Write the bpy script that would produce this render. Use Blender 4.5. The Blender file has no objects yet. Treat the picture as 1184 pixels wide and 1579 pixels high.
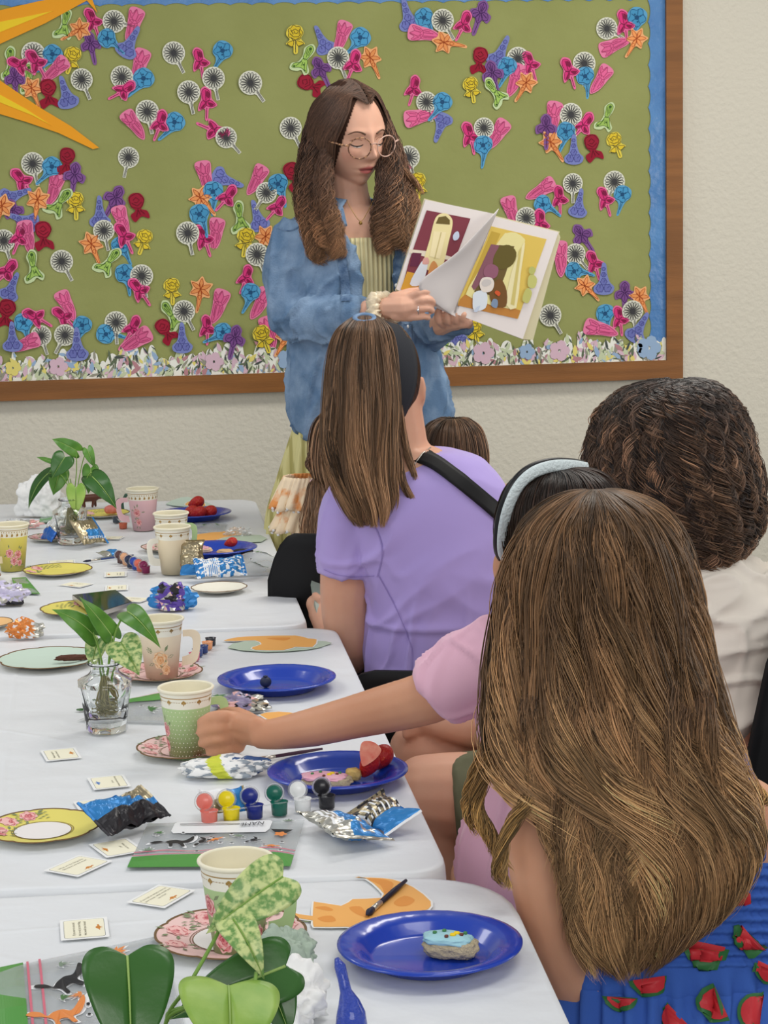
import bpy, bmesh, math, random
import numpy as np
from mathutils import Vector, Matrix, noise
R = math.radians
random.seed(7); RNG = np.random.default_rng(7)
col = bpy.context.scene.collection
sc = bpy.context.scene

# ---------------------------------------------------------------- camera
F_PX = 3200.0; CX, CY = 592.0, 789.5
CAM = Vector((0, 0, 1.46)); YAW = R(7.3); PITCH = math.atan(479.5/F_PX); ROLL = R(1.27)
FH = Vector((math.sin(YAW), math.cos(YAW), 0)); R0 = Vector((math.cos(YAW), -math.sin(YAW), 0))
FW = FH*math.cos(PITCH) - Vector((0, 0, math.sin(PITCH))); U0 = R0.cross(FW)
RI = R0*math.cos(ROLL) - U0*math.sin(ROLL); UI = R0*math.sin(ROLL) + U0*math.cos(ROLL)
cam = bpy.data.cameras.new('camera'); co = bpy.data.objects.new('camera', cam); col.objects.link(co)
m = Matrix((RI, UI, -FW)).transposed().to_4x4(); m.translation = CAM; co.matrix_world = m
cam.sensor_fit = 'VERTICAL'; cam.sensor_height = 36.0; cam.lens = 36.0*F_PX/1579.0
cam.clip_start = 0.05; cam.clip_end = 60
sc.camera = co
YW = 5.6          # wall plane
TZ = 0.74         # table top
sc.view_settings.view_transform = 'Standard'; sc.view_settings.look = 'None'
sc.view_settings.gamma = 1; sc.view_settings.exposure = 0.0; sc.view_settings.use_curve_mapping = False

# ---------------------------------------------------------------- light
w = bpy.data.worlds.new('room_air'); sc.world = w; w.use_nodes = True
w.node_tree.nodes['Background'].inputs[0].default_value = (0.95, 0.97, 1.0, 1)
w.node_tree.nodes['Background'].inputs[1].default_value = 0.36
def area(loc, sx, sy, power, colr, aim=None):
    l = bpy.data.lights.new('ceiling_or_fill_light', 'AREA'); l.shape = 'RECTANGLE'; l.size = sx; l.size_y = sy
    l.energy = power; l.color = colr
    o = bpy.data.objects.new('ceiling_or_fill_light', l); col.objects.link(o); o.location = loc
    if aim: o.rotation_euler = (Vector(aim)-Vector(loc)).to_track_quat('-Z', 'Y').to_euler()
    return o
area((1.3, 4.0, 2.75), 1.2, 0.6, 27, (1, .955, .88))
area((-1.4, 4.0, 2.75), 1.2, 0.6, 17, (.99, .98, .96))
area((0.9, 1.7, 2.75), 1.2, 0.6, 13, (1, .98, .95))
area((-1.6, 1.7, 2.75), 1.2, 0.6, 11, (.97, .98, 1))
area((3.3, 2.8, 1.5), 1.4, 1.2, 31, (1, .96, .89), (1.6, 5.6, .9))        # side fill added to brighten the lower right of the wall
area((0.2, -1.4, 2.15), 2.2, 1.0, 46, (1, .975, .94), (0.6, 2.6, 0.9))      # frontal fill added behind the camera for backs and arms
area((-3.2, 1.4, 1.7), 1.6, 1.4, 12, (.93, .97, 1), (0, 3.4, .8))     # cool-tinted area lamp aimed in from the left

# ---------------------------------------------------------------- helpers
def ray(px, py): return FW + RI*((px-CX)/F_PX) + UI*((CY-py)/F_PX)
def onz(px, py, z=TZ):
    d = ray(px, py); return CAM + d*((z-CAM.z)/d.z)
def ony(px, py, y=YW):
    d = ray(px, py); return CAM + d*(y/d.y)
def at(px, py, d): return CAM + ray(px, py)*d       # d = depth along the view axis
def V(*a): return Vector(a)
def lerp(a, b, t): return a+(b-a)*t
def cr(pts, n=8, closed=False):
    """Catmull-Rom through tuples of any length"""
    P = [np.array(p, float) for p in pts]; out = []; N = len(P)
    segs = N if closed else N-1
    for i in range(segs):
        if closed: a, b, c, d = P[i-1], P[i], P[(i+1) % N], P[(i+2) % N]
        else: a, b, c, d = P[max(i-1, 0)], P[i], P[i+1], P[min(i+2, N-1)]
        for k in range(n):
            t = k/n
            out.append(.5*((2*b)+(-a+c)*t+(2*a-5*b+4*c-d)*t*t+(-a+3*b-3*c+d)*t**3))
    if not closed: out.append(P[-1])
    return out

class MB:
    def __init__(s): s.v = []; s.f = []; s.m = []; s.M = Matrix()
    def add(s, vs, fs, mi=0):
        b = len(s.v); s.v += [s.M @ Vector(v) for v in vs]; s.f += [tuple(i+b for i in f) for f in fs]; s.m += [mi]*len(fs)
    def prism(s, pts, z0, z1, mi=0):      # polygon in local xy, thickness z0..z1
        n = len(pts); vs = [(p[0], p[1], z0) for p in pts]+[(p[0], p[1], z1) for p in pts]
        fs = [tuple(range(n-1, -1, -1)), tuple(range(n, 2*n))]+[(i, (i+1) % n, n+(i+1) % n, n+i) for i in range(n)]
        s.add(vs, fs, mi)
    def flat(s, pts, z, mi=0): s.add([(p[0], p[1], z) for p in pts], [tuple(range(len(pts)))], mi)
    def line(s, pts, w, z, mi=0, w1=None):
        vs = []; n = len(pts)
        for i, p in enumerate(pts):
            a = pts[max(i-1, 0)]; b = pts[min(i+1, n-1)]; dx, dy = b[0]-a[0], b[1]-a[1]; L = math.hypot(dx, dy) or 1
            ww = lerp(w, w1, i/(n-1)) if w1 is not None else w
            nx, ny = -dy/L*ww/2, dx/L*ww/2
            vs += [(p[0]+nx, p[1]+ny, z), (p[0]-nx, p[1]-ny, z)]
        s.add(vs, [(2*i, 2*i+1, 2*i+3, 2*i+2) for i in range(n-1)], mi)
    def box(s, c, d, mi=0, rot=None):
        x, y, z = d[0]/2, d[1]/2, d[2]/2
        vs = [Vector((i*x, j*y, k*z)) for k in (-1, 1) for j in (-1, 1) for i in (-1, 1)]
        if rot is not None: vs = [rot @ v for v in vs]
        vs = [v+Vector(c) for v in vs]
        s.add(vs, [(0, 2, 3, 1), (4, 5, 7, 6), (0, 1, 5, 4), (2, 6, 7, 3), (0, 4, 6, 2), (1, 3, 7, 5)], mi)
    def rings(s, rings, mi=0, caps=True):   # list of rings (equal counts)
        n = len(rings[0]); vs = [v for r in rings for v in r]; fs = []
        for i in range(len(rings)-1):
            for j in range(n):
                a, b = i*n+j, i*n+(j+1) % n; fs.append((a, b, b+n, a+n))
        if caps: fs.append(tuple(range(n-1, -1, -1))); fs.append(tuple(range((len(rings)-1)*n, len(rings)*n)))
        s.add(vs, fs, mi)
    def lathe(s, prof, n=32, mi=0, c=(0, 0, 0), caps=False):
        s.rings([[(c[0]+r*math.cos(2*math.pi*j/n), c[1]+r*math.sin(2*math.pi*j/n), c[2]+z) for j in range(n)] for r, z in prof], mi, caps)
    def tube(s, pts, rad, n=8, mi=0, flat=1.0, ref=None):
        pts = [Vector(p) for p in pts]; N = len(pts)
        if not hasattr(rad, '__len__'): rad = [rad]*N
        rg = []; u = None
        for i, p in enumerate(pts):
            t = (pts[min(i+1, N-1)]-pts[max(i-1, 0)])
            t = t.normalized() if t.length > 1e-9 else Vector((0, 0, 1))
            if u is None:
                r0 = Vector(ref) if ref else (Vector((0, 0, 1)) if abs(t.z) < .9 else Vector((1, 0, 0)))
                u = (r0 - t*r0.dot(t)).normalized()
            else:
                u = (u - t*u.dot(t)).normalized()
            v = t.cross(u)
            rg.append([p+(u*math.cos(a)*flat+v*math.sin(a))*rad[i] for a in [2*math.pi*k/n for k in range(n)]])
        s.rings(rg, mi)
    def ball(s, c, r, n=16, mi=0, rot=None):
        r = (r, r, r) if not hasattr(r, '__len__') else r; vs = []; h = n//2
        for i in range(h+1):
            for j in range(n):
                a, b = math.pi*i/h, 2*math.pi*j/n
                v = Vector((r[0]*math.sin(a)*math.cos(b), r[1]*math.sin(a)*math.sin(b), r[2]*math.cos(a)))
                if i in (0, h): v = v + Vector((1e-6*math.cos(b), 1e-6*math.sin(b), 0))
                if rot is not None: v = rot @ v
                vs.append(v+Vector(c))
        s.add(vs, [(i*n+j, (i+1)*n+j, (i+1)*n+(j+1) % n, i*n+(j+1) % n) for i in range(h) for j in range(n)], mi)
    def cap(s, a, b, ra, rb, n=14, mi=0):   # tapered capsule
        a = Vector(a); b = Vector(b); t = (b-a); L = t.length; t.normalize()
        pts = []; rr = []
        for k in range(5):
            q = math.pi/2*(k/4); pts.append(a - t*ra*math.cos(q)); rr.append(max(ra*math.sin(q), 1e-5))
        for k in range(5):
            q = math.pi/2*(k/4); pts.append(b + t*rb*math.sin(q)); rr.append(max(rb*math.cos(q), 1e-5))
        s.tube(pts, rr, n, mi)
    def chain(s, pts, n=14, mi=0):          # [(p, r)...]
        for (a, ra), (b, rb) in zip(pts[:-1], pts[1:]): s.cap(a, b, ra, rb, n, mi)
    def mesh(s, name):
        me = bpy.data.meshes.new(name); me.from_pydata([tuple(v) for v in s.v], [], s.f); return me
    def build(s, name, mats, parent=None, smooth=False, loc=None):
        me = s.mesh(name)
        for mt in (mats if isinstance(mats, (list, tuple)) else [mats]): me.materials.append(mt)
        me.polygons.foreach_set('material_index', s.m)
        if smooth: me.polygons.foreach_set('use_smooth', [True]*len(me.polygons))
        me.update(); o = bpy.data.objects.new(name, me); col.objects.link(o)
        if parent: o.parent = parent
        return o

def tag(o, label, cat=None, group=None, kind=None):
    if label: o['label'] = label
    if cat: o['category'] = cat
    if group: o['group'] = group
    if kind: o['kind'] = kind
    return o
def struct(o): o['kind'] = 'structure'; return o
def empty(name, loc, label, cat, group=None, rz=0):
    o = bpy.data.objects.new(name, None); col.objects.link(o); o.location = loc; o.rotation_euler.z = rz
    o.empty_display_size = .05
    return tag(o, label, cat, group)
def adopt(o, root):      # o was built in world coordinates
    o.parent = root; bpy.context.view_layer.update(); o.matrix_parent_inverse = root.matrix_world.inverted(); return o
def copy_tree(o, parent=None):
    c = o.copy(); col.objects.link(c)
    if parent: c.parent = parent
    for ch in list(o.children): copy_tree(ch, c)
    return c

MATS = {}
def mat(name, c, rough=.6, spec=.3, metal=0, bump=None, var=None, sss=0, trans=0, ior=1.45, alpha=1, sheen=0, attr=None, coat=0, hue=0, aniso=0):
    """bump=(scale, strength, dist); var=(scale, colour2[, lo, hi]) mixes a second colour by noise; attr = colour attribute"""
    m = bpy.data.materials.new(name); m.use_nodes = True; nt = m.node_tree; b = nt.nodes['Principled BSDF']; MATS[name] = m
    b.inputs['Base Color'].default_value = (*c, 1); b.inputs['Roughness'].default_value = rough
    b.inputs['Specular IOR Level'].default_value = spec; b.inputs['Metallic'].default_value = metal
    b.inputs['IOR'].default_value = ior; b.inputs['Transmission Weight'].default_value = trans; b.inputs['Alpha'].default_value = alpha
    b.inputs['Sheen Weight'].default_value = sheen; b.inputs['Coat Weight'].default_value = coat
    if sss: b.inputs['Subsurface Weight'].default_value = sss; b.inputs['Subsurface Radius'].default_value = (.012, .005, .003); b.inputs['Subsurface Scale'].default_value = 1
    tc = nt.nodes.new('ShaderNodeTexCoord'); src = None
    if attr:
        a = nt.nodes.new('ShaderNodeAttribute'); a.attribute_name = attr; src = a.outputs['Color']
        nt.links.new(src, b.inputs['Base Color'])
    if var:
        n = nt.nodes.new('ShaderNodeTexNoise'); n.inputs['Scale'].default_value = var[0]; n.inputs['Detail'].default_value = 4
        nt.links.new(tc.outputs['Object'], n.inputs['Vector'])
        r = nt.nodes.new('ShaderNodeMapRange'); r.inputs[1].default_value = var[2] if len(var) > 2 else .35; r.inputs[2].default_value = var[3] if len(var) > 3 else .65
        nt.links.new(n.outputs['Fac'], r.inputs[0])
        x = nt.nodes.new('ShaderNodeMix'); x.data_type = 'RGBA'; nt.links.new(r.outputs[0], x.inputs['Factor'])
        x.inputs[6].default_value = (*c, 1); x.inputs[7].default_value = (*var[1], 1)
        if src: nt.links.new(src, x.inputs[6])
        nt.links.new(x.outputs[2], b.inputs['Base Color']); src = x.outputs[2]
    if hue:
        oi = nt.nodes.new('ShaderNodeObjectInfo'); h = nt.nodes.new('ShaderNodeHueSaturation')
        mr = nt.nodes.new('ShaderNodeMapRange'); mr.inputs[3].default_value = 1-hue; mr.inputs[4].default_value = 1+hue
        nt.links.new(oi.outputs['Random'], mr.inputs[0]); nt.links.new(mr.outputs[0], h.inputs['Value'])
        if src: nt.links.new(src, h.inputs['Color'])
        else: h.inputs['Color'].default_value = (*c, 1)
        nt.links.new(h.outputs[0], b.inputs['Base Color'])
    if bump:
        n = nt.nodes.new('ShaderNodeTexNoise'); n.inputs['Scale'].default_value = bump[0]; n.inputs['Detail'].default_value = 5
        nt.links.new(tc.outputs['Object'], n.inputs['Vector'])
        bp = nt.nodes.new('ShaderNodeBump'); bp.inputs['Strength'].default_value = bump[1]; bp.inputs['Distance'].default_value = bump[2]
        nt.links.new(n.outputs['Fac'], bp.inputs['Height']); nt.links.new(bp.outputs[0], b.inputs['Normal'])
    return m
def srgb(r, g, b):
    f = lambda x: (x/255/12.92 if x/255 <= .04045 else ((x/255+.055)/1.055)**2.4)
    return (f(r), f(g), f(b))
def text_mesh(txt, size, align='CENTER'):
    cu = bpy.data.curves.new('t', 'FONT'); cu.body = txt; cu.size = size; cu.align_x = align; cu.align_y = 'CENTER'; cu.resolution_u = 2
    o = bpy.data.objects.new('t', cu); col.objects.link(o); dg = bpy.context.evaluated_depsgraph_get()
    me = bpy.data.meshes.new_from_object(o.evaluated_get(dg)); bpy.data.objects.remove(o); bpy.data.curves.remove(cu)
    vs = [tuple(v.co) for v in me.vertices]; fs = [tuple(p.vertices) for p in me.polygons]; bpy.data.meshes.remove(me)
    return vs, fs
# ---------------------------------------------------------------- room
M_wall = mat('wall_paint', srgb(212, 207, 192), .75, .2, bump=(70, .55, .006))
M_carpet = mat('carpet', srgb(70, 74, 84), .95, .05, bump=(300, .8, .004), var=(60, srgb(92, 96, 105)))
M_ceil = mat('ceiling_tile', srgb(225, 224, 220), .8)
o = MB(); o.box((0, YW+.05, 1.35), (8, .1, 2.9)); struct(o.build('wall_back', M_wall))
o = MB(); o.box((0, 2, -.05), (8, 7.3, .1)); struct(o.build('floor', M_carpet))
o = MB(); o.box((0, YW-.008, .05), (8, .016, .1)); struct(o.build('baseboard_back', mat('baseboard_rubber', srgb(60, 56, 54), .5)))

# ---------------------------------------------------------------- bulletin board
M_wood = mat('oak_frame', srgb(124, 80, 40), .45, .35, var=(3, srgb(144, 94, 48)), bump=(40, .2, .002))
nt = M_wood.node_tree; tcn = [n for n in nt.nodes if n.type == 'TEX_COORD'][0]
for n in [n for n in nt.nodes if n.type == 'TEX_NOISE']:
    mp = nt.nodes.new('ShaderNodeMapping'); mp.inputs['Scale'].default_value = (1, 6, 14); nt.links.new(tcn.outputs['Object'], mp.inputs['Vector']); nt.links.new(mp.outputs[0], n.inputs['Vector'])
M_fabric = mat('green_board_paper', srgb(146, 150, 92), .85, .15, bump=(14, .35, .01), var=(5, srgb(152, 156, 98)))
M_bluep = mat('blue_border_paper', srgb(86, 138, 192), .32, .5, bump=(9, .6, .02), var=(7, srgb(70, 120, 178)))
pR = ony(1048, 300).x; pRi = ony(1023, 300).x; zB = ony(600, 589+8).z; zBi = ony(600, 568).z
XL = ony(-60, 300).x; ZT = zBi+1.19
board = empty('bulletin_board', ((XL+pR)/2, YW, zB), 'wide oak-framed bulletin board covered in olive green paper behind the standing reader', 'bulletin board')
def B(o): return adopt(o, board)
mb = MB(); mb.box(((XL+pR)/2, YW-.008, (zB+ZT)/2), (pR-XL-.02, .016, ZT-zB-.02)); B(mb.build('backing_sheet', M_fabric))
# crossing folds of the green sheet
fw = pR-pRi
for (n, c, d) in (('frame_rail', ((XL+pR)/2, YW-.016, (zB+zBi)/2), (pR-XL-2*fw, .032, zBi-zB)), ('frame_rail', ((XL+pR)/2, YW-.016, ZT+fw/2), (pR-XL-2*fw, .032, fw)),
                  ('frame_stile', (pR-fw/2, YW-.016, (zB+ZT+fw)/2), (fw, .0325, ZT+fw-zB)), ('frame_stile', (XL+fw/2, YW-.016, (zB+ZT+fw)/2), (fw, .0325, ZT+fw-zB))):
    mb = MB(); mb.box(c, d);  B(mb.build(n, M_wood))
YB = YW-.0165
def P2(px, py):
    p = ony(px, py, YB); return (p.x, p.z)
BM = Matrix(((1, 0, 0, 0), (0, 0, -1, YB), (0, 1, 0, 0), (0, 0, 0, 1)))   # local (x,y,z) -> (x, YB-z, z)
# blue scalloped border: top and right strips
xr = P2(997, 250)[0]; zt = P2(600, 8)[1]
per = .0565
def scal(t): return .0065*abs(math.sin(math.pi*t/per))**.7
mb = MB(); mb.M = BM
pts = []; x = XL+fw
n = int((pRi-XL-fw)/per*12)
for i in range(n+1):
    xx = lerp(XL+fw, pRi, i/n); pts.append((xx, zt+.004+scal(xx)))
mb.prism(pts+[(pRi, ZT), (XL+fw, ZT)], 0, .0012); B(mb.build('border_strip', M_bluep))
mb = MB(); mb.M = BM; zb2 = P2(1000, 478)[1]
for (za, zb_, off) in ((zb2, ZT, 0), (zBi+.0, zb2+.004, -.0009)):
    pts = []; n = int((zb_-za)/per*12)
    for i in range(n+1):
        zz = lerp(za, zb_, i/n); pts.append((xr+.004+scal(zz), zz))
    mb.prism([(pRi, zb_), (pRi, za)][::-1][::-1]+pts, .0015+off, .0027+off)
B(mb.build('border_strip', M_bluep))
# sun
M_or = mat('orange_sun_paper', srgb(238, 160, 30), .6, .3, bump=(20, .3, .004)); M_ye = mat('yellow_sun_paper', srgb(240, 205, 40), .6, .3)
sun = empty('paper_sun', ony(-10, 90, YB), 'large orange paper sun in the top left corner of the green board', 'paper sun')
for big, small in ((((-60, 95), (0, 68), (70, 36), (134, 1), (150, 20), (138, -12), (60, 2), (0, 16), (-60, 40)), ((-20, 58), (0, 50), (82, 17), (40, 26), (0, 34), (-20, 40))),
                   (((-60, 92), (0, 124), (60, 165), (110, 195), (153, 228), (143, 230), (90, 205), (40, 188), (0, 176), (-60, 160)), ((-20, 150), (0, 158), (50, 178), (80, 194), (40, 168), (0, 146), (-20, 140)))):
    mb = MB(); mb.M = BM; mb.prism([P2(*p) for p in big][::-1], .003, .005); r_ = adopt(mb.build('ray', M_or), sun)
    mb = MB(); mb.M = BM; mb.prism([P2(*p) for p in small][::-1], .005, .0062); adopt(mb.build('inner_ray', M_ye), r_)
# white-ish wildflower strip along the bottom edge
cols = [srgb(*c) for c in ((236, 236, 226), (96, 108, 84), (214, 182, 196), (226, 212, 120), (150, 176, 206), (150, 148, 132), (196, 206, 170), (182, 132, 138), (70, 78, 74))]
FM = [mat('wildflower_print_'+n, c, .6) for n, c in zip(('white', 'leaf', 'pink', 'yellow', 'blue', 'grey', 'sage', 'rose', 'ink'), cols)]
mb = MB(); mb.M = BM
top = []; x = XL+fw; rr = random.Random(3)
while x < pRi:
    wd = rr.uniform(.012, .035); hh = rr.uniform(.045, .088)
    for k in range(6):
        t = k/6; top.append((x+wd*t, zBi+hh*(.72+.28*math.sin(math.pi*t)**.6)))
    x += wd
top.append((pRi, zBi+.06))
xt = sorted(set((min(a, pRi), b) for a, b in top))
mb.prism([(XL+fw, zBi)]+[(pRi, zBi)]+xt[::-1], .0028, .0036, 0)
def topz(x):
    i = min(range(len(xt)), key=lambda k: abs(xt[k][0]-x)); return xt[i][1]
for k in range(1300):
    x = rr.uniform(XL+fw+.01, pRi-.012); z = zBi + rr.uniform(.004, 1)*(topz(x)-zBi-.004); s = rr.uniform(.006, .0165); a = rr.gauss(math.pi/2, .7); mi = rr.choice([1, 1, 1, 1, 6, 6, 5, 5, 2, 2, 3, 4, 7, 8, 8])
    z = max(z, zBi+s*.6); L = s*1.4; wv = s*(.22 if mi in (1, 5, 8) else .4)
    c, d = math.cos(a), math.sin(a)
    pts = [(x+c*L*u-d*wv*v, z+d*L*u+c*wv*v) for u, v in ((-.7, 0), (-.25, 1), (.3, .85), (.8, 0), (.3, -.85), (-.25, -1))]
    pts = [(min(max(p[0], XL+fw), pRi), max(p[1], zBi)) for p in pts]
    mb.flat(pts, .0037+.000001*k, mi)
for px, w_, k in ((445, 36, 4), (1000, 40, 4), (862, 34, 2), (330, 30, 2), (745, 36, 2), (90, 30, 2), (812, 26, 4), (990, 20, 4), (570, 25, 3), (20, 25, 3)):
    for j in range(5):
        a = 2*math.pi*j/5; c0 = P2(px, 565); r_ = w_/2*.0016
        mb.flat([(c0[0]+math.cos(a)*r_*.6+math.cos(b)*r_*.5, zBi+.035+math.sin(a)*r_*.6+math.sin(b)*r_*.5) for b in [2*math.pi*q/8 for q in range(8)]], .0062+.0001*j, k)
B(mb.build('wildflower_border_strip', FM))

# ---- paper flowers: shapes in photo pixels at the wall (about 1.75 mm each), y up, stem down
INK = mat('black_ink', srgb(38, 38, 40), .7)
def pm(n, a, b=None, c=None): return [mat(n+'_paper', srgb(*a), .75, .2, hue=.10), INK if c is None else mat(n+'_ink', srgb(*c), .7), mat(n+'_margin', srgb(*(b or a)), .8, .2)]
def circ(r, n=20, cx=0, cy=0, ry=None): return [(cx+r*math.cos(2*math.pi*k/n), cy+(ry or r)*math.sin(2*math.pi*k/n)) for k in range(n)]
def lobes(r, n, amp, ph=0, m=48, cx=0, cy=0): return [(cx+r*(1+amp*math.cos(n*a+ph))*math.cos(a), cy+r*(1+amp*math.cos(n*a+ph))*math.sin(a)) for a in [2*math.pi*k/m for k in range(m)]]
def grow(p, s):
    cx = sum(q[0] for q in p)/len(p); cy = sum(q[1] for q in p)/len(p); return [(cx+(q[0]-cx)*s, cy+(q[1]-cy)*s) for q in p]
def sm(p, n=5): return [tuple(q) for q in cr(p, n, True)]
def ol(mb, p, w=.8, z=1.1, mi=1): mb.line(p+[p[0], p[1]], w, z, mi)
KS = .00168
def kind(name, mats, outline, fills, lines, spots=(), dark=None):
    mb = MB(); mb.prism(outline, 0, .5, 2)
    for i, f in enumerate(fills): mb.flat(f, .55+.05*i, 0); ol(mb, f, .7, .9+.02*i)
    for l in lines: mb.line(l, .75, 1.2, 1)
    for s_ in spots: mb.flat(s_, 1.3, 3 if dark else 1)
    me = mb.build(name, list(mats)+([dark] if dark else [])); me.data.transform(Matrix.Scale(KS, 4)); me.data.transform(Matrix(((1, 0, 0, 0), (0, 0, -1, 0), (0, 1, 0, 0), (0, 0, 0, 1))))
    d = me.data; bpy.data.objects.remove(me); return d
K = {}
# daisy
pt = []
for k in range(17):
    a = 2*math.pi*k/17; f = lambda r, o: (r*math.cos(a+o), r*math.sin(a+o))
    pt.append([f(4, 0), f(9, .14), f(13.5, .13), f(15.6, 0), f(13.5, -.13), f(9, -.14), f(4, 0)])
out = [(17.5*math.cos(a), 17.5*math.sin(a)) for a in [R(-75+330*k/26) for k in range(27)]]
K['D'] = kind('daisy', pm('daisy', (228, 226, 214), (222, 222, 206), (62, 62, 64)), out+[(-3, -20), (-2.5, -34), (3, -34), (2.5, -20)][:4], [], pt+[[(a[0]*.5, a[1]*.5) if 0 else (a[0]*.8, a[1]*.8) for a in q[1:3]] for q in pt]+[[(0, -16), (-1, -33)], [(1.5, -16), (1, -33)]], [circ(4.6)])
# tulip
cup = sm([(-10, 16), (-5, 12), (-1, 20), (4, 13), (11, 17), (9, 4), (3, -2), (-5, 0), (-10, 6)]); bod = sm([(-6, 1), (4, 2), (9, -8), (6, -20), (0, -30), (-4, -22), (-6, -10)])
K['T'] = kind('tulip', pm('tulip', (226, 104, 152), (232, 130, 168), (164, 60, 104)), sm([(-12, 18), (-1, 23), (13, 19), (12, 2), (11, -8), (8, -22), (0, -33), (-6, -24), (-8, -6)]), [bod, cup], [[(-1, 19), (-4, 6), (0, 0)], [(4, 13), (3, 3)], [(-2, -2), (0, -26)], [(3, -2), (4, -18)], [(-9, 12), (-5, 4)], [(9, 13), (6, 3)], [(-4, -3), (-2, -20)], [(6, -3), (6, -12)]])
# hot pink orchid
K['L'] = kind('orchid', pm('orchid', (214, 58, 124), (234, 110, 160), (110, 20, 60)), sm([(-2, 24), (7, 18), (8, 6), (16, -4), (8, -9), (3, -10), (1, -26), (-3, -26), (-3, -10), (-13, -13), (-12, -3), (-8, 6), (-9, 18)]), [sm([(-2, 21), (5, 16), (5, 5), (-1, 0), (-6, 5), (-7, 16)]), sm([(-1, 1), (6, 3), (13, -4), (6, -7), (-1, -4)]), sm([(-1, 1), (-7, 2), (-11, -9), (-5, -9), (-1, -4)])], [[(-1, 18), (-1, 3)], [(3, 15), (2, 6)], [(0, -8), (-1, -24)]], [sm([(1, 17), (5, 13), (4, 7), (0, 10)]), sm([(2, 0), (11, -3), (6, -6)]), sm([(-2, -1), (-9, -8), (-5, -8)])], mat('orchid_dark', srgb(128, 24, 66), .7))
# blue anemone
K['B'] = kind('anemone', pm('anemone', (76, 152, 196), (96, 164, 204), (28, 78, 120)), sm([(-15, 4), (-9, 15), (3, 17), (14, 11), (15, -1), (8, -10), (4, -20), (0, -34), (-4, -34), (-3, -20), (-6, -12), (-13, -7)]), [lobes(12.5, 5, .14, .4, cy=2)], [[(0, -10), (-2, -32)], [(3, -10), (0, -24)], [(-9, 6), (-3, 3)], [(9, 8), (3, 4)], [(0, 13), (0, 6)], [(6, -6), (2, 0)], [(-7, -5), (-2, 0)]], [circ(3.4, cy=2), circ(1.2, cx=5, cy=5), circ(1.2, cx=-4, cy=6), circ(1.2, cx=2, cy=-4)])
# yellow rose
K['Y'] = kind('rose', pm('yellow_rose', (224, 196, 54), (228, 208, 80)), sm([(-12, 13), (-3, 19), (9, 17), (13, 7), (9, -2), (15, -10), (5, -11), (3, -24), (-3, -24), (-4, -12), (-15, -10), (-9, -3), (-14, 4)]), [lobes(11, 7, .09, cy=7), sm([(-3, -5), (-13, -9), (-5, -14)]), sm([(2, -5), (13, -9), (4, -13)])], [[(-5, 10), (0, 13), (5, 10), (3, 6), (-2, 7), (-1, 10)], [(-8, 6), (-3, 1), (5, 1), (9, 6)], [(-7, 0), (0, -4), (7, 0)], [(0, -4), (0, -23)], [(-7, 12), (-3, 5)], [(7, 13), (6, 5)]])
# orange lily
pet = []
for k in range(6):
    a = R(90+60*k); f = lambda r, o: (r*math.cos(a+o), 3+r*math.sin(a+o)); pet.append(sm([f(1, 0), f(8, .38), f(16, 0), f(8, -.38)], 4))
K['O'] = kind('lily', pm('orange_lily', (236, 154, 92), (240, 176, 120), (170, 76, 30)), sm([(0, 22), (7, 14), (17, 13), (13, 2), (15, -8), (5, -9), (3, -20), (1, -32), (-3, -32), (-3, -20), (-5, -9), (-15, -7), (-12, 3), (-16, 13), (-7, 13)]), pet+[sm([(-3, -8), (3, -8), (2, -20), (0, -30), (-2, -20)])], [[(0, 3), (5*math.cos(R(a)), 3+9*math.sin(R(a)))] for a in range(0, 360, 60)])
# red rose
K['R'] = kind('red_rose', pm('red_rose', (158, 34, 56), (150, 30, 52), (92, 12, 30)), sm([(-12, 14), (-4, 20), (8, 18), (13, 8), (9, -2), (5, -7), (14, -12), (15, -24), (3, -19), (-9, -26), (-14, -14), (-5, -8), (-11, 0)]), [lobes(11.5, 5, .06, cy=7)], [[(-5, 9), (0, 13), (5, 8), (0, 4), (-4, 6)], [(-8, 5), (0, -1), (8, 4)], [(0, -6), (-5, -18)], [(3, -8), (9, -16)], [(0, -8), (2, -16)]])
# purple iris
K['I'] = kind('iris', pm('iris', (124, 78, 140), (132, 90, 148), (62, 30, 84)), sm([(0, 22), (8, 16), (9, 7), (17, 2), (14, -9), (5, -8), (3, -30), (-3, -30), (-5, -8), (-15, -8), (-16, 3), (-8, 8), (-8, 16)]), [sm([(0, 19), (6, 12), (3, 3), (-3, 3), (-6, 12)]), sm([(1, 3), (10, 4), (13, -4), (6, -6)]), sm([(-1, 3), (-11, 4), (-13, -4), (-6, -6)]), sm([(0, 2), (5, -5), (0, -13), (-5, -5)])], [[(0, 17), (0, 4)], [(3, 13), (1, 5)], [(-3, 13), (-1, 5)], [(1, -13), (0, -29)], [(0, 0), (0, -10)], [(4, 2), (11, -2)], [(-4, 2), (-11, -2)]])
# periwinkle bluebonnet
K['P'] = kind('bluebonnet', pm('bluebonnet', (112, 118, 184), (124, 134, 192), (70, 72, 140)), sm([(-2, 26), (4, 24), (6, 8), (10, -4), (17, -12), (13, -21), (0, -24), (-14, -20), (-16, -11), (-8, -3), (-5, 10)]), [lobes(6, 6, .1, cx=-6, cy=-13), lobes(6, 6, .1, cx=6, cy=-13), lobes(5, 6, .1, cx=0, cy=-3), lobes(3.6, 6, .1, cx=0, cy=8), lobes(2.6, 6, .1, cx=0, cy=17)], [[(-6, -13), (-6, -8)], [(6, -13), (9, -10)], [(0, -4), (2, 0)], [(0, 6), (1, 11)]])
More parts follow.
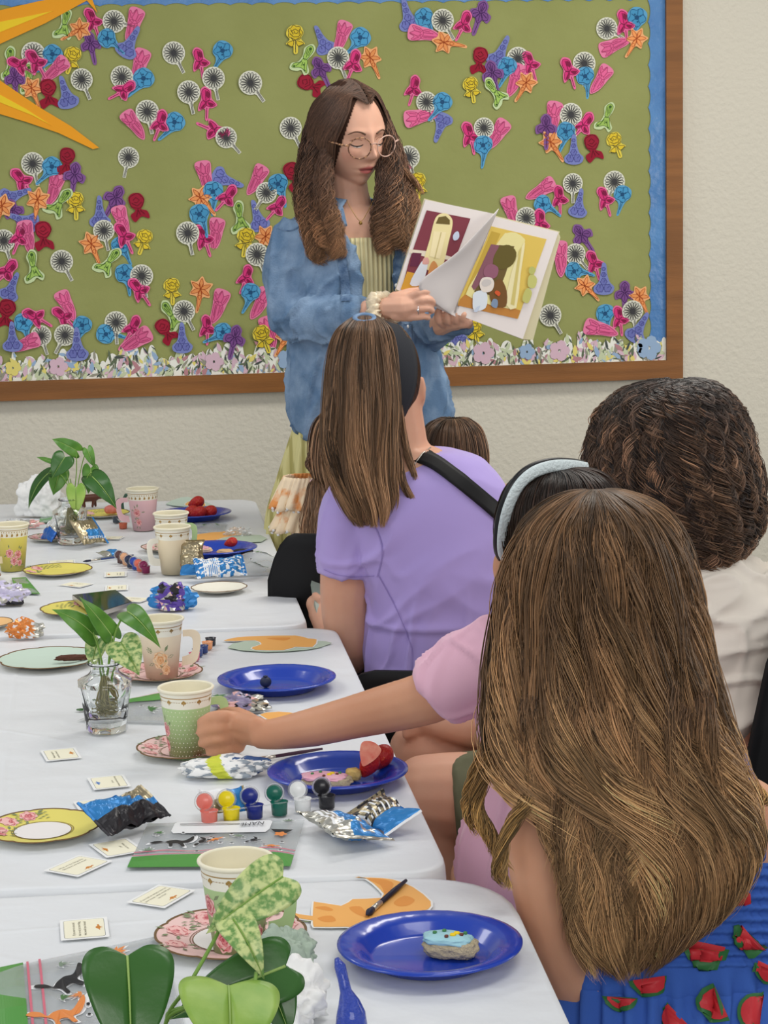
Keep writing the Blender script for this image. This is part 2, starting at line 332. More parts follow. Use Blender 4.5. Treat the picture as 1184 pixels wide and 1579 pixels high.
# green cactus
K['K'] = kind('cactus', pm('cactus', (160, 194, 96), (200, 218, 168), (58, 92, 36)), sm([(0, 27), (8, 23), (8, 12), (5, 2), (10, -6), (16, -14), (12, -22), (4, -17), (-2, -22), (-13, -24), (-15, -15), (-7, -8), (-5, 4), (-8, 16)]), [sm([(0, 24), (6, 20), (5, 8), (2, 0), (-3, 2), (-4, 10), (-5, 18)]), sm([(-2, 0), (5, 1), (9, -8), (13, -17), (2, -14), (-11, -20), (-11, -13), (-4, -7)])], [[(0, 20), (1, 4)], [(-3, 17), (-1, 8)], [(3, 17), (3, 8)], [(-2, -4), (-7, -16)], [(3, -4), (8, -15)], [(0, -5), (1, -11)]], [circ(2.4, 10, 1, 19), circ(1.6, 8, -9, -17), circ(1.2, 8, 3, -8), circ(1.3, 8, 9, -15)])
NAMES = dict(D=('daisy', 'white daisy'), T=('tulip', 'pink tulip'), L=('orchid', 'hot pink orchid'), B=('anemone', 'blue anemone'), Y=('rose', 'yellow rose'), O=('lily', 'orange lily'), R=('red_rose', 'dark red rose'), I=('iris', 'purple iris'), P=('bluebonnet', 'periwinkle bluebonnet'), K=('cactus', 'light green cactus'))
CROPS = [(2.819, 0, 0, "K278,108,-15 O340,130,-60 L405,95,20 D495,93,75 T580,95,-20 B470,170,50 P565,185,-30 I395,195,10 D145,235,30 B225,240,-40 T245,295,-50 Y312,255,-20 L90,285,60 L160,275,30 K45,278,0 I65,345,0 K125,345,0 O140,390,20 R210,400,0 P285,405,15 D355,345,20 T605,275,-20 D530,335,0 B620,345,-40 L535,395,-60 T575,535,35 D640,485,10 L695,540,-20 B755,535,-40 D755,230,25 L870,270,10 D928,340,10 B965,225,-25 D1088,360,35 D820,400,10 L898,445,0 L930,565,-110 D983,597,40"),
 (2.574, 0, 200, "D130,135,10 B203,150,-40 R265,120,-10 I295,185,-10 T215,225,-20 L90,205,35 P60,260,-70 O148,285,-10 K235,290,-40 Y300,295,0 O5,310,-20 I55,325,20 P95,360,70 D15,440,15 T105,415,10 L75,430,-20 R172,415,0 K130,545,5 D245,522,25 P45,625,-25 L25,565,-45 R25,725,-15 B95,770,10 L145,745,60 P48,825,0 T105,845,-70 D163,817,15 T260,690,25 L255,745,45 P305,855,0 B325,780,-20 D258,815,-30 D510,110,-15 I455,275,-30 P395,330,0 T480,355,15 R545,300,10 D412,400,10 L495,425,25 B480,465,30 Y570,440,-20 O365,460,20 K430,525,-40 B495,575,15 D562,580,10 L555,640,35 Y683,635,0 O795,640,-10 T868,690,-20 K680,740,30 D730,720,25 R655,795,30 P722,830,0 D460,765,0 B425,812,80 T545,830,-60 L525,790,-30 L822,790,0 B880,805,-60 I930,830,-15 T810,180,10 P900,200,-110 O800,275,40 B845,250,0 L900,270,-40 B793,340,20 D745,410,10 T855,405,-10 L810,435,20 T1020,190,-30 D1057,250,-35 B1105,220,20 R1165,180,20 K950,350,5 P1020,345,15 L1098,310,-40 O1050,430,-30 Y975,440,-10 D1020,495,20 L975,590,-20 B993,650,-20 T1035,680,-30 K1100,685,0 L1118,740,20 T1065,795,15 Y1045,825,20 O1135,825,-30"),
 (3.116, 400, 0, "Y172,180,0 P300,195,25 T395,165,-20 B480,185,-40 K215,285,-30 I295,335,25 D378,278,20 L450,310,-20 O535,285,25 R240,405,60 D150,615,25 P710,75,15 B793,90,30 T780,165,80 D880,98,30 L980,120,-25 I1060,70,-20 O895,205,80 L740,430,-15 T765,565,100 D802,490,15 B875,495,-35 P870,610,160 L680,800,10 D715,755,15 Y760,890,0"),
 (2.349, 680, 0, "R140,215,-10 P215,190,-25 I187,270,15 T268,280,-20 D278,212,20 L325,235,20 B238,245,-20 O305,305,-30 Y110,320,10 K195,335,35 T620,170,110 D600,103,60 L665,90,10 B708,68,-10 O705,145,-30 L465,260,20 T580,280,-35 D518,230,0 B522,280,10 L105,495,15 T205,480,-35 D155,463,15 B152,530,0 I380,465,0 T405,420,-10 L515,455,-40 D470,415,10 B450,480,-15 O400,520,35 P480,545,0 R548,530,10 K597,425,-20 Y632,520,20"),
 (2.691, 660, 240, "T475,135,-60 L545,180,5 B480,205,60 D600,115,0 P625,200,-10 D772,108,-20 L735,185,20 B805,165,-10 T340,225,15 L465,283,0 D407,258,0 T545,415,5 I640,335,35 L690,450,20 D610,408,40 B610,480,80 P728,515,0 O655,545,45 D507,662,30 I815,575,0 O880,590,25 B735,660,10 L795,680,10 P875,715,-30 D848,645,10 T705,720,75 P130,735,0 Y195,725,10 K55,750,0")]
ANCH = [(150, 35, 'beside the upper sun ray'), (75, 110, 'between the two sun rays'), (200, 118, 'just right of the sun rays'), (230, 185, 'right of the lower sun ray tip'), (300, 90, 'in the upper row left of the reader'), (335, 180, 'upper left of the reader near her head'),
 (385, 128, 'alone left of the reader head'), (75, 265, 'in the bunch under the lower sun ray'), (25, 340, 'in the bunch at the left edge of the board'), (75, 325, 'in the bunch inside the left edge'), (97, 405, 'low near the left edge below the bunch'), (30, 500, 'in the bottom left corner bunch'), (105, 500, 'in the bottom bunch beside the left corner'),
 (200, 245, 'alone below the lower sun ray tip'), (180, 340, 'in the tall bunch left of centre'), (210, 430, 'trailing below the tall bunch left of centre'), (190, 505, 'in the bottom bunch above the pink cup'), (270, 480, 'in the bottom bunch with the cactus and rose'), (335, 500, 'in the low bunch left of the denim sleeve'), (335, 285, 'in the middle bunch left of the reader'),
 (310, 355, 'in the bunch below the middle one'), (420, 285, 'behind the reader hair on the left'), (395, 365, 'beside the denim shoulder'), (395, 450, 'beside the denim sleeve'), (430, 500, 'behind the denim elbow'), (510, 85, 'in the bunch above the reader head'), (449, 199, 'alone beside the reader temple'), (690, 40, 'in the top middle bunch'), (660, 170, 'in the bunch right of the reader face'), (630, 260, 'behind the reader hair on the right'),
 (780, 115, 'in the large top right bunch'), (955, 45, 'in the corner bunch at the upper right'), (905, 110, 'in the small bunch below the corner'), (745, 205, 'in the bunch above the book'), (880, 205, 'in the large bunch high on the right'), (860, 300, 'in the bunch upper right of the book'), (945, 300, 'in the trio near the right border'), (805, 335, 'peeking over the book'), (900, 400, 'in the bunch right of the book'), (848, 487, 'alone under the book corner'), (960, 490, 'in the bottom right corner bunch'), (705, 515, 'under the hand holding the book')]
BLOBS = []
for s_, ox, oy, txt in CROPS:
    for t_ in txt.split():
        x, y, a = t_[1:].split(','); BLOBS.append((t_[0], ox+float(x)/s_, oy+float(y)/s_, float(a)))
cl = {}
for i, (k, x, y, a) in enumerate(BLOBS):
    an = min(range(len(ANCH)), key=lambda j: (ANCH[j][0]-x)**2+(ANCH[j][1]-y)**2); cl.setdefault((k, an), []).append(i)
labels = {}
for (k, an), ids in cl.items():
    nm = NAMES[k][1]+' paper cutout'
    if len(ids) == 1: labels[ids[0]] = nm+' '+ANCH[an][2]
    else:
        xs = [BLOBS[i][1] for i in ids]; ys = [BLOBS[i][2] for i in ids]
        hor = max(xs)-min(xs) > max(ys)-min(ys); ids = sorted(ids, key=lambda i: BLOBS[i][1 if hor else 2])
        w_ = (['left', 'right'] if hor else ['upper', 'lower']) if len(ids) == 2 else (['leftmost', 'middle', 'rightmost', 'far right'] if hor else ['top', 'middle', 'bottom', 'lowest'])
        for q, i in enumerate(ids): labels[i] = w_[min(q, 3)]+' '+nm+' '+ANCH[an][2]
for i, (k, x, y, a) in enumerate(BLOBS):
    o = bpy.data.objects.new(NAMES[k][0]+'_cutout', K[k]); col.objects.link(o)
    o.location = ony(x, y, YB-.0016-.0005*(i % 7)-.0035*(y > 520))
    o.rotation_euler = (R(random.uniform(0, 4)), -R(a), 0); sc_ = random.uniform(.93, 1.07); o.scale = (sc_, 1, sc_)
    tag(o, labels[i], 'paper flower', 'paper flowers on the bulletin board')
# ---------------------------------------------------------------- tables and cloths
M_cloth = mat('white_plastic_cloth', srgb(226, 229, 232), .42, .45, bump=(5, .5, .02))
M_grey = mat('grey_metal', srgb(110, 112, 115), .4, .5, metal=.6); M_tabletop = mat('white_resin', srgb(215, 215, 212), .6)
def wrk(q, seed, s_):
    a = noise.noise((q.x*2.2, q.y*2.2, seed)); b = noise.noise((q.x*5+q.y*9, q.y*3-q.x*2, seed+9)); c = noise.noise((q.x*11-q.y*4, q.y*16, seed+3))
    z = .0010*a + .0016*max(0, 1-abs(b)*9)*max(0, a+.35) + .0011*max(0, 1-abs(c)*5)*max(0, .3-a)
    for g in (q.x+.02*q.y+.11, q.x+.36, q.y*1.0-.03*q.x-2.05, q.y-2.62, q.y-3.1, q.y-3.95): z += .0011*max(0, 1-abs(g)/.004)
    return min(z, .0012)-.0008
def cloth(corners, rad, label, seed):
    C = [Vector((c.x, c.y)) for c in corners]; loop = []      # FL FR NR NL, clockwise seen from above
    for i in range(4):
        p, a, b = C[i], C[i-1], C[(i+1) % 4]; d1 = (a-p).normalized(); d2 = (b-p).normalized(); r = rad[i]
        A = p+d1*r; Bq = p+d2*r
        for k in range(9):
            t = k/8; loop.append((1-t)**2*A+2*(1-t)*t*p+t*t*Bq)
        nseg = 110; e0 = Bq; e1 = b+(p-b).normalized()*rad[(i+1) % 4]
        for k in range(1, nseg): loop.append(e0.lerp(e1, k/nseg))
    n = len(loop); cen = sum(loop, Vector((0, 0)))/n
    nrm = []
    for i in range(n):
        t = (loop[(i+1) % n]-loop[i-1]).normalized(); q = Vector((t.y, -t.x))
        if q.dot(loop[i]-cen) < 0: q = -q
        nrm.append(q)
    rg = []
    for k in range(90, 0, -1):
        s_ = (k/90)
        rg.append([(lambda q: (q.x, q.y, TZ-.0012+wrk(q, seed, s_)))(cen.lerp(l, s_)) for l in loop])
    rg = rg[::-1]
    acc = [0]
    for i in range(1, n+1): acc.append(acc[-1]+(loop[i % n]-loop[i-1]).length)
    for dz, off, amp in ((-.002, .003, 0), (-.007, .006, .0), (-.02, .0085, .001), (-.06, .010, .005), (-.12, .012, .010), (-.20, .014, .016), (-.27, .015, .02)):
        ring = []
        for i in range(n):
            f = amp*(math.sin(acc[i]*21+seed)+.6*math.sin(acc[i]*47+seed*2)+1.2)*.5
            if seed == 2: f *= .5
            q = loop[i]+nrm[i]*(off*.35+min(f, .02)*.55); ring.append((q.x, q.y, TZ-.0012+dz))
        rg.append(ring)
    mb = MB(); mb.rings(rg, 0, False); mb.f.append(tuple(range(n-1, -1, -1))); mb.m.append(0)
    o = mb.build('tablecloth', M_cloth, None, True); tag(o, label, 'tablecloth', 'white tablecloths')
    # folding table underneath
    cc = [cen+(c-cen)*.955 for c in C]; c3 = Vector((cen.x, cen.y, 0))
    t = empty('folding_table', c3, label.replace('plastic tablecloth over', 'folding table under the cloth of'), 'table', 'folding tables')
    q = [((l.x-cen.x)*.975, (l.y-cen.y)*.975) for l in loop[::3]][::-1]
    mb = MB(); mb.prism(q, TZ-.045, TZ-.006); mb.build('tabletop', M_tabletop, t)
    for c in cc:
        l = (c-cen)*.84; mb = MB(); mb.tube([(l.x, l.y, 0), (l.x, l.y, TZ-.045)], .014, 10); mb.build('leg', M_grey, t)
    return o
T1 = [onz(-190, 781), onz(392, 768), onz(474, 963), onz(-330, 992)]
T2 = [onz(-330, 1000), onz(516, 966), onz(692, 1341), onz(-650, 1398)]
T3 = [onz(-650, 1414), onz(770, 1344), onz(925, 1680), onz(-800, 1790)]
cloth(T1, [.05, .07, .05, .05], 'white plastic tablecloth over the far table by the wall', 1)
cloth(T2, [.05, .06, .05, .05], 'white plastic tablecloth over the middle table', 2)
cloth(T3, [.05, .13, .05, .05], 'white plastic tablecloth over the nearest table', 3)
# ---------------------------------------------------------------- things on the tables
def sc_at(px, py): return (onz(px, py)-CAM).dot(FW)/F_PX
def put(name, px, py, label, cat, group=None, rz=0, z=0.0006):
    p = onz(px, py); return empty(name, (p.x, p.y, TZ+z), label, cat, group, -YAW+R(rz))
M_paperw = mat('cup_white', srgb(240, 237, 222), .5, .3); M_gold = mat('gold_foil', srgb(176, 140, 74), .35, .5, metal=.5); M_browned = mat('plate_edge_brown', srgb(120, 92, 60), .5)
M_in = mat('cup_inside', srgb(238, 232, 208), .55)
def cm(n, *c): return MATS.get(n) or mat(n, srgb(*c), .5, .35)
M_rose = cm('rose_pink', 222, 140, 142); M_rosed = cm('rose_dark', 186, 84, 92); M_rosel = cm('rose_pale', 240, 190, 186); M_leaf = cm('printed_leaf', 128, 142, 104); M_peach = cm('peach', 232, 186, 140); M_peachd = cm('peach_deep', 214, 150, 96)
def rose(add, cx, cy, r, cols, seed=0, leaves=True):
    """add(pts, layer, mat): a printed rose of nested petals"""
    rn = random.Random(seed); lf = cols[3]
    if leaves:
        for k in range(5):
            a = rn.uniform(0, 6.28); L = r*rn.uniform(1.35, 1.8)
            x, y = cx+L*math.cos(a), cy+L*math.sin(a); c, s_ = math.cos(a), math.sin(a); q = r*.45
            add([(x-c*q, y-s_*q), (x-s_*q*.4, y+c*q*.4), (x+c*q, y+s_*q), (x+s_*q*.4, y-c*q*.4)], 0, lf)
    add(lobes(r, 7, .1, rn.uniform(0, 6), 28, cx, cy), 1, cols[2])
    for k, (rr_, cc) in enumerate(((.82, 0), (.66, 2), (.54, 0), (.4, 1), (.28, 0), (.15, 1))):
        add(lobes(r*rr_, 5, .14, rn.uniform(0, 6), 22, cx+r*.06*rn.uniform(-1, 1), cy+r*.06*rn.uniform(-1, 1)), 2+k, cols[cc])
    for k in range(7):
        a = 2*math.pi*k/7+rn.random(); b = a+.7
        add([(cx+r*.95*math.cos(a), cy+r*.95*math.sin(a)), (cx+r*.7*math.cos((a+b)/2), cy+r*.7*math.sin((a+b)/2)), (cx+r*.95*math.cos(b), cy+r*.95*math.sin(b)), (cx+r*.8*math.cos((a+b)/2), cy+r*.8*math.sin((a+b)/2))], 8, cols[1])
PINK = (M_rose, M_rosed, M_rosel, M_leaf); PEACH = (M_peach, M_peachd, cm('peach_pale', 240, 208, 170), M_leaf)
H, RT, RB = .094, .0352, .0240
def rad_at(h): return lerp(RB, RT, h/H)
def cup(px, py, base, label, roses, handle, dots=False, band='motif', wedge=None, hm=None, rz=0, low=None, scale=1.0):
    t = put('paper_cup', px, py, label, 'cup', None, rz); t.scale = (scale,)*3
    mb = MB()
    hb = .070
    mb.lathe([(RB-.001, .002), (RB, 0), (rad_at(hb), hb)], 48, 0); mb.lathe([(rad_at(hb), hb), (rad_at(.089), .089)], 48, 1)
    mb.lathe([(rad_at(.084)+.00012, .0838), (rad_at(.0848)+.00012, .0850)], 48, 3)
    mb.lathe([(rad_at(.089), .089)]+[(RT+.0002+.0022*math.cos(R(a)), .0925+.0022*math.sin(R(a))) for a in range(-90, 200, 30)]+[(RT-.0012, .088), (RB-.001, .004), (.0001, .0035)], 48, 2)
    mb.build('cup_body', [base, M_paperw, M_in, M_gold], t, True)
    mats = list(dict.fromkeys([M_gold, M_browned]+[c for r in roses for c in r[3]]+[M_paperw]+([wedge[2]] if wedge else [])))
    mb = MB()
    def patch(pts, layer, m):    # pts: (arc metres, height)
        vs = []
        for x, h in pts:
            r = rad_at(h)+.00016+.00002*layer; th = -math.pi/2 + x/.034; vs.append((r*math.cos(th), r*math.sin(th), h))
        mb.add(vs, [tuple(range(len(vs)))], mats.index(m))
    if wedge: 
        n = 10; a, b = wedge[0], wedge[1]
        for k in range(n): patch([(lerp(a, b, k/n), .0), (lerp(a, b, (k+1)/n), .0), (lerp(a, b, (k+1)/n), hb), (lerp(a, b, k/n), hb)], -2, wedge[2])
    if low:
        n = 24
        for k in range(n): patch([(.034*math.pi*2*k/n, 0), (.034*math.pi*2*(k+1)/n, 0), (.034*math.pi*2*(k+1)/n, low[0]), (.034*math.pi*2*k/n, low[0])], -1, low[1]) if low[1] in mats else None
    if band == 'motif':
        for k in range(10):
            x = -.107+.214*k/10
            for dx, dy in ((0, .0015), (.0017, 0), (-.0017, 0)): patch([(x+dx+.0017*math.cos(a), .079+dy+.0017*math.sin(a)) for a in [2*math.pi*q/8 for q in range(8)]], 0, M_gold)
            patch([(x-.0012, .078), (x+.0012, .078), (x, .0745)], 0, M_gold)
            for j in range(4): patch([(x+.0035+j*.0036, .0792), (x+.0060+j*.0036, .0792), (x+.0060+j*.0036, .0798), (x+.0035+j*.0036, .0798)], 0, M_gold)
    else:
        for k in range(40):
            x = -.107+.214*k/40; patch([(x, .072), (x+.004, .0725), (x+.0045, .076), (x+.002, .079), (x+.0005, .076)], 0, M_gold if k % 2 else M_paperw)
            patch([(x, .080), (x+.003, .080), (x+.002, .0825)], 0, M_gold)
    if dots:
        for j in range(11):
            for k in range(34):
                x = -.107+.214*(k+.5*(j % 2))/34; patch([(x+.0007*math.cos(a), .006+j*.006+.0007*math.sin(a)) for a in [2*math.pi*q/6 for q in range(6)]], -1, M_paperw)
    for i, (x, h, r, cs) in enumerate(roses): rose(patch, x, h, r, cs, i+int(px))
    mb.build('printed_pattern', mats, t)
    if handle is not None:      # fold-out ear handle, angle in degrees (0 = right)
        a = R(handle); mb = MB(); q = []
        outer = sm([(.036, .074), (.054, .073), (.060, .062), (.058, .035), (.052, .022), (.034, .018)], 6)
        outer = [tuple(v) for v in cr([(.034, .074), (.050, .074), (.059, .068), (.061, .055), (.057, .032), (.050, .022), (.031, .018)], 6)]
        inner = [tuple(v) for v in cr([(.034, .064), (.046, .063), (.049, .055), (.046, .038), (.032, .032)], 6)]
        n = len(outer); inner = [inner[int(k*(len(inner)-1)/(n-1))] for k in range(n)]
        ca, sa = math.cos(a), math.sin(a); N = Vector((-sa, ca, 0))*.0008
        P = lambda p: Vector((p[0]*ca, p[0]*sa, p[1]))
        rg = [[P(outer[k])-N, P(outer[k])+N, P(inner[k])+N, P(inner[k])-N] for k in range(n)]
        mb.rings(rg, 0); mb.build('handle', hm or base, t)
    return t
M_green = cm('cup_green', 178, 204, 146); M_cream = cm('cup_cream', 238, 222, 190); M_pinkc = cm('cup_pink', 232, 190, 196); M_yel = cm('cup_yellow', 224, 212, 110)
cup(368, 1467, M_green, 'large nearest paper cup with pink roses and gold motif band behind the pothos leaf', [(-.030, .052, .011, PINK), (.018, .040, .014, PINK), (-.012, .020, .014, PINK), (.034, .022, .010, PINK)], -8, False, rz=-8)
cup(290, 1166, M_green, 'green polka dot paper cup held by the reaching child hand', [(-.037, .040, .010, PINK), (-.041, .018, .009, PINK)], 30, True)
cup(250, 1046, cm('cup_sand', 240, 224, 196), 'beige paper cup with peach roses and open handle behind the crystal vase', [(.002, .034, .014, PEACH), (.013, .018, .008, PEACH)], 5)
cup(268, 884, M_cream, 'cream paper cup with white front handle beside the crumpled blue wrappers', [(.03, .02, .01, PEACH)], -140, hm=M_paperw)
cup(266, 860, M_green, 'green paper cup with pink flowers, behind the cream one', [(-.024, .030, .012, PINK), (-.004, .026, .013, PINK), (.018, .028, .012, PINK), (-.015, .012, .01, PINK), (.01, .010, .01, PINK)], -25)
cup(222, 817, M_pinkc, 'pink paper cup with a rose sprig and lace rim near the far table end', [(-.014, .042, .010, PINK), (-.010, .02, .008, PINK)], 190, band='lace')
cup(20, 879, M_yel, 'yellow paper cup with pink flowers at the left of the far table', [(.000, .038, .009, PINK), (.02, .035, .009, PINK), (.01, .022, .009, PINK), (.025, .018, .007, PINK)], -120, band='lace', hm=M_cream)

# plates
M_blue = mat('glossy_blue_plate', srgb(20, 60, 172), .22, .6, coat=.3)
def blue_plate(px, py, r, label, z=0):
    t = put('blue_paper_plate', px, py, label, 'plate', z=.0006+z); prof = [(0.0002, .0015), (.60, .0015), (.66, .003), (.74, .012), (.84, .0155), (.95, .0175), (1.0, .0165), (1.0, .0150), (.94, .0158), (.84, .0135), (.74, .010), (.66, 0), (.0002, 0)]
    n = 144; rg = []
    for q, z_ in prof:
        ring = []
        for j in range(n):
            a = 2*math.pi*j/n; pl = (.00015*(1 if (j//2) % 3 == 0 else 0)) if q > .7 else 0
            ring.append((r*q*math.cos(a), r*q*math.sin(a), z_*r/.089+pl))
        rg.append(ring)
    mb = MB(); mb.rings(rg, 0, False); mb.build('plate_disc', M_blue, t, True); return t
blue_plate(663, 1478, .089, 'nearest blue paper plate holding the pale blue frosted cookie')
blue_plate(521, 1206, .0885, 'blue paper plate with pink cookie and strawberries on the middle table')
blue_plate(427, 1061, .089, 'blue paper plate with a single blueberry')
blue_plate(331, 856, .089, 'blue paper plate on the far table holding cookie and dark stick')
blue_plate(300, 800, .086, 'farthest blue paper plate under a pile of strawberries')
def zprof(q): return .0015 if q < .55 else lerp(.0015, .009, min((q-.55)/.45, 1))
def scallop(a, n=8): return 1+.045*(abs(math.cos(n*a/2))**.5-.5)
def flower_plate(px, py, r, face, label, roses, rim=M_browned, inner=None, rz=0, z=0, rings=True):
    t = put('scalloped_plate', px, py, label, 'plate', None, rz, .0006+z); n = 96; rg = []
    for q, dz in ((.001, 0), (.52, 0), (.58, .0005), (.8, 0), (.965, 0)): rg.append([(r*q*lerp(1, scallop(2*math.pi*j/n), q)*math.cos(2*math.pi*j/n), r*q*lerp(1, scallop(2*math.pi*j/n), q)*math.sin(2*math.pi*j/n), zprof(q)+dz) for j in range(n)])
    mb = MB(); mb.rings(rg, 0, False)
    f = lambda q, dz: [(r*q*scallop(2*math.pi*j/n)*math.cos(2*math.pi*j/n), r*q*scallop(2*math.pi*j/n)*math.sin(2*math.pi*j/n), zprof(q)+dz) for j in range(n)]
    mb.rings([f(.965, 0), f(1.0, .0002), f(1.0, -.0012)], 1, False); mb.rings([f(1.0, -.0012), f(.55, -.0012), f(.001, -.0012)], 2, False)
    o = mb.build('plate_disc', [face, rim, M_paperw], t, True)
    mats = list(dict.fromkeys([rim, M_paperw, M_gold, M_leaf]+([inner] if inner else [])+[c for q in roses for c in q[3]])); mb = MB()
    def patch(pts, layer, m):
        mb.add([(x*r, y*r, zprof(min(math.hypot(x, y), 1))+.0008+.00003*layer) for x, y in pts], [tuple(range(len(pts)))], mats.index(m))
    def rect_ring(q0, q1, m, l=0):
        for j in range(48):
            a, b = 2*math.pi*j/48, 2*math.pi*(j+1)/48; patch([(q0*math.cos(a), q0*math.sin(a)), (q1*math.cos(a), q1*math.sin(a)), (q1*math.cos(b), q1*math.sin(b)), (q0*math.cos(b), q0*math.sin(b))], l, m)
    if inner: 
        for j in range(48):
            a, b = 2*math.pi*j/48, 2*math.pi*(j+1)/48; patch([(0, 0), (.5*math.cos(a), .5*math.sin(a)), (.5*math.cos(b), .5*math.sin(b))], 0, inner)
    if rings: rect_ring(.5, .515, rim, 3); rect_ring(.54, .55, rim, 3)
    for i, (ang, q, s_, cs) in enumerate(roses): rose(patch, q*math.cos(R(ang)), q*math.sin(R(ang)), s_, cs, i)
    for k in range(26 if roses else 0):
        a = R(95+k*2.4); q = .64+.24*((k*7) % 5)/5; x, y = q*math.cos(a), q*math.sin(a)
        patch([(x, y), (x+.03, y+.02), (x+.09, y+.05), (x+.04, y+.055)], 1, M_leaf)
    if mb.f: mb.build('printed_roses', mats, t)
    return t
M_pp = cm('plate_pink', 236, 200, 196); M_py = cm('plate_yellow', 226, 214, 110); M_wp = cm('plate_white', 238, 234, 232)
RS = [(120, .76, .17, PINK), (165, .74, .16, PINK), (205, .76, .15, PINK), (20, .76, .17, PINK), (-30, .76, .15, PINK), (300, .76, .15, PINK), (60, .78, .12, PINK)]
flower_plate(356, 1450, .074, M_pp, 'pink rose plate with brown edge under the nearest cup', RS, inner=M_wp)
flower_plate(285, 1160, .063, M_pp, 'pink rose plate under the green polka dot cup', RS, inner=M_pp)
flower_plate(245, 1043, .067, M_pp, 'pink rose plate under the beige cup', RS, inner=M_pp)
flower_plate(66, 1284, .066, M_py, 'yellow plate with roses and white centre on the middle table left side', [(150, .77, .17, PINK), (118, .78, .16, PINK), (185, .76, .16, PINK), (205, .76, .12, PINK)], inner=M_wp)
flower_plate(89, 884, .068, M_py, 'empty yellow plate on the far table left of the paint pots', [(150, .77, .17, PINK), (190, .76, .16, PINK)], inner=M_py, rings=False)
flower_plate(125, 944, .072, M_py, 'yellow plate partly under the black phone', [(60, .77, .17, PINK), (100, .76, .16, PINK)], inner=M_py, rings=False)
flower_plate(262, 848, .06, M_pp, 'pink rose plate under the green flowered cup on the far table', RS, inner=M_pp)
flower_plate(160, 796, .060, M_py, 'small yellow plate beside the toy animals at the far end', [(150, .7, .2, PINK)], inner=M_py, rings=False)
flower_plate(76, 833, .045, M_pp, 'small pink striped plate behind the yellow cup', RS[:3], inner=M_pp, rings=False)
flower_plate(338, 912, .052, M_paperw, 'white plate under the blue wrappers', [], rings=False)
flower_plate(-40, 895, .052, M_pp, 'pink plate cut by the left edge of the photo', RS[:3], inner=M_pp, rings=False)
flower_plate(-20, 967, .045, cm('plate_orange', 236, 190, 130), 'orange plate cut by the left edge near the seam of the tables', [], rings=False)

# cards
M_cardw = mat('card_white', srgb(240, 241, 240), .5); M_cardc = mat('card_cream', srgb(242, 238, 214), .55); M_cardl = mat('card_border', srgb(70, 76, 88), .6); M_cardt = mat('card_print', srgb(110, 104, 84), .6)
M_do = cm('dino_orange', 206, 132, 50); M_dg = cm('dino_green', 130, 158, 70); M_db = cm('dino_blue', 90, 130, 196)
def rrect(w_, h_, r, n=5): return [(sx*(w_/2-r)+r*math.cos(R(a)), sy*(h_/2-r)+r*math.sin(R(a))) for sx, sy, a0 in ((1, 1, 0), (-1, 1, 90), (-1, -1, 180), (1, -1, 270)) for a in [a0+90*k/n for k in range(n+1)]]
DINO = sm([(-1, -.1), (-.55, .05), (-.2, .32), (.2, .36), (.5, .12), (.75, .2), (1, .1), (.95, -.05), (.55, -.1), (.3, -.2), (.2, -.5), (.05, -.2), (-.2, -.2), (-.35, -.45), (-.4, -.12), (-.7, -.15)], 4)
CT = {}
def card(px, py, dirx, lines, dm, label, hgt=.046, wid=.060, dpos=(0, -.3), z=0):
    """dirx: pixel vector of the card's reading direction on the photo"""
    a = onz(px, py); b = onz(px+dirx[0], py+dirx[1]); ang = math.atan2(b.y-a.y, b.x-a.x)
    p = onz(px, py); t = empty('prompt_card', (p.x, p.y, TZ+.0004+z), label, 'card', 'dinosaur prompt cards', ang)
    mb = MB(); n = 6; q = rrect(wid, hgt, .001, 1)
    mb.prism(q, .0003, .0006, 0); mb.flat(rrect(wid-.007, hgt-.007, .0035), .00065, 2); mb.flat(rrect(wid-.0078, hgt-.0078, .0032), .00070, 1)
    for i, l in enumerate(lines):
        if l not in CT: CT[l] = text_mesh(l, .0042)
        vs, fs = CT[l]; y0 = hgt*.22-i*.0056-(0 if dpos[1] < 0 else .012)
        mb.add([(v[0], v[1]+y0, .0008) for v in vs], fs, 3)
    mb.flat([(x*.0085+dpos[0]*wid, y*.0085+dpos[1]*hgt) for x, y in DINO], .00078, 4)
    mb.build('card_sheet', [M_cardw, M_cardc, M_cardl, M_cardt, dm], t); return t
C_empty = ['If you had an empty room in', 'your house, what would you', 'use it for?']
C_one = ['If you were in one and', 'had to eat just one thing,', 'what would you choose?']
card(249, 1383, (60, -34), C_empty, M_do, 'prompt card with an orange dinosaur and three text lines left of the nearest cup', .047, .062)
card(130, 1433, (-4, -40), C_one, M_do, 'prompt card turned sideways, nearest of all the cards', .062-.014, .060)
card(121, 1336, (55, -25), ['What are the things that', 'Dinosaurs ate the most?'], M_do, 'prompt card with brown dinosaur below the yellow plate', .048, .062)
card(94, 1164, (-18, -30), ['What has wings but', 'never flies by dinner?'], M_do, 'prompt card topmost on the left, below the crystal vase', .047, .058)
card(168, 1207, (18, 30), ['How do you ask a dinosaur', 'to tea?'], M_db, 'prompt card with a blue dinosaur left of the paint-stained tissue', .047, .058)
card(149, 1244, (18, 26), ['How do you know a', 'dinosaur is tired?'], M_dg, 'prompt card with a green dinosaur behind the yellow plate', .047, .058)
card(180, 1308, (30, 22), ['What do you', 'ask?'], M_do, 'prompt card half hidden under the black and blue wrapper', .047, .058)
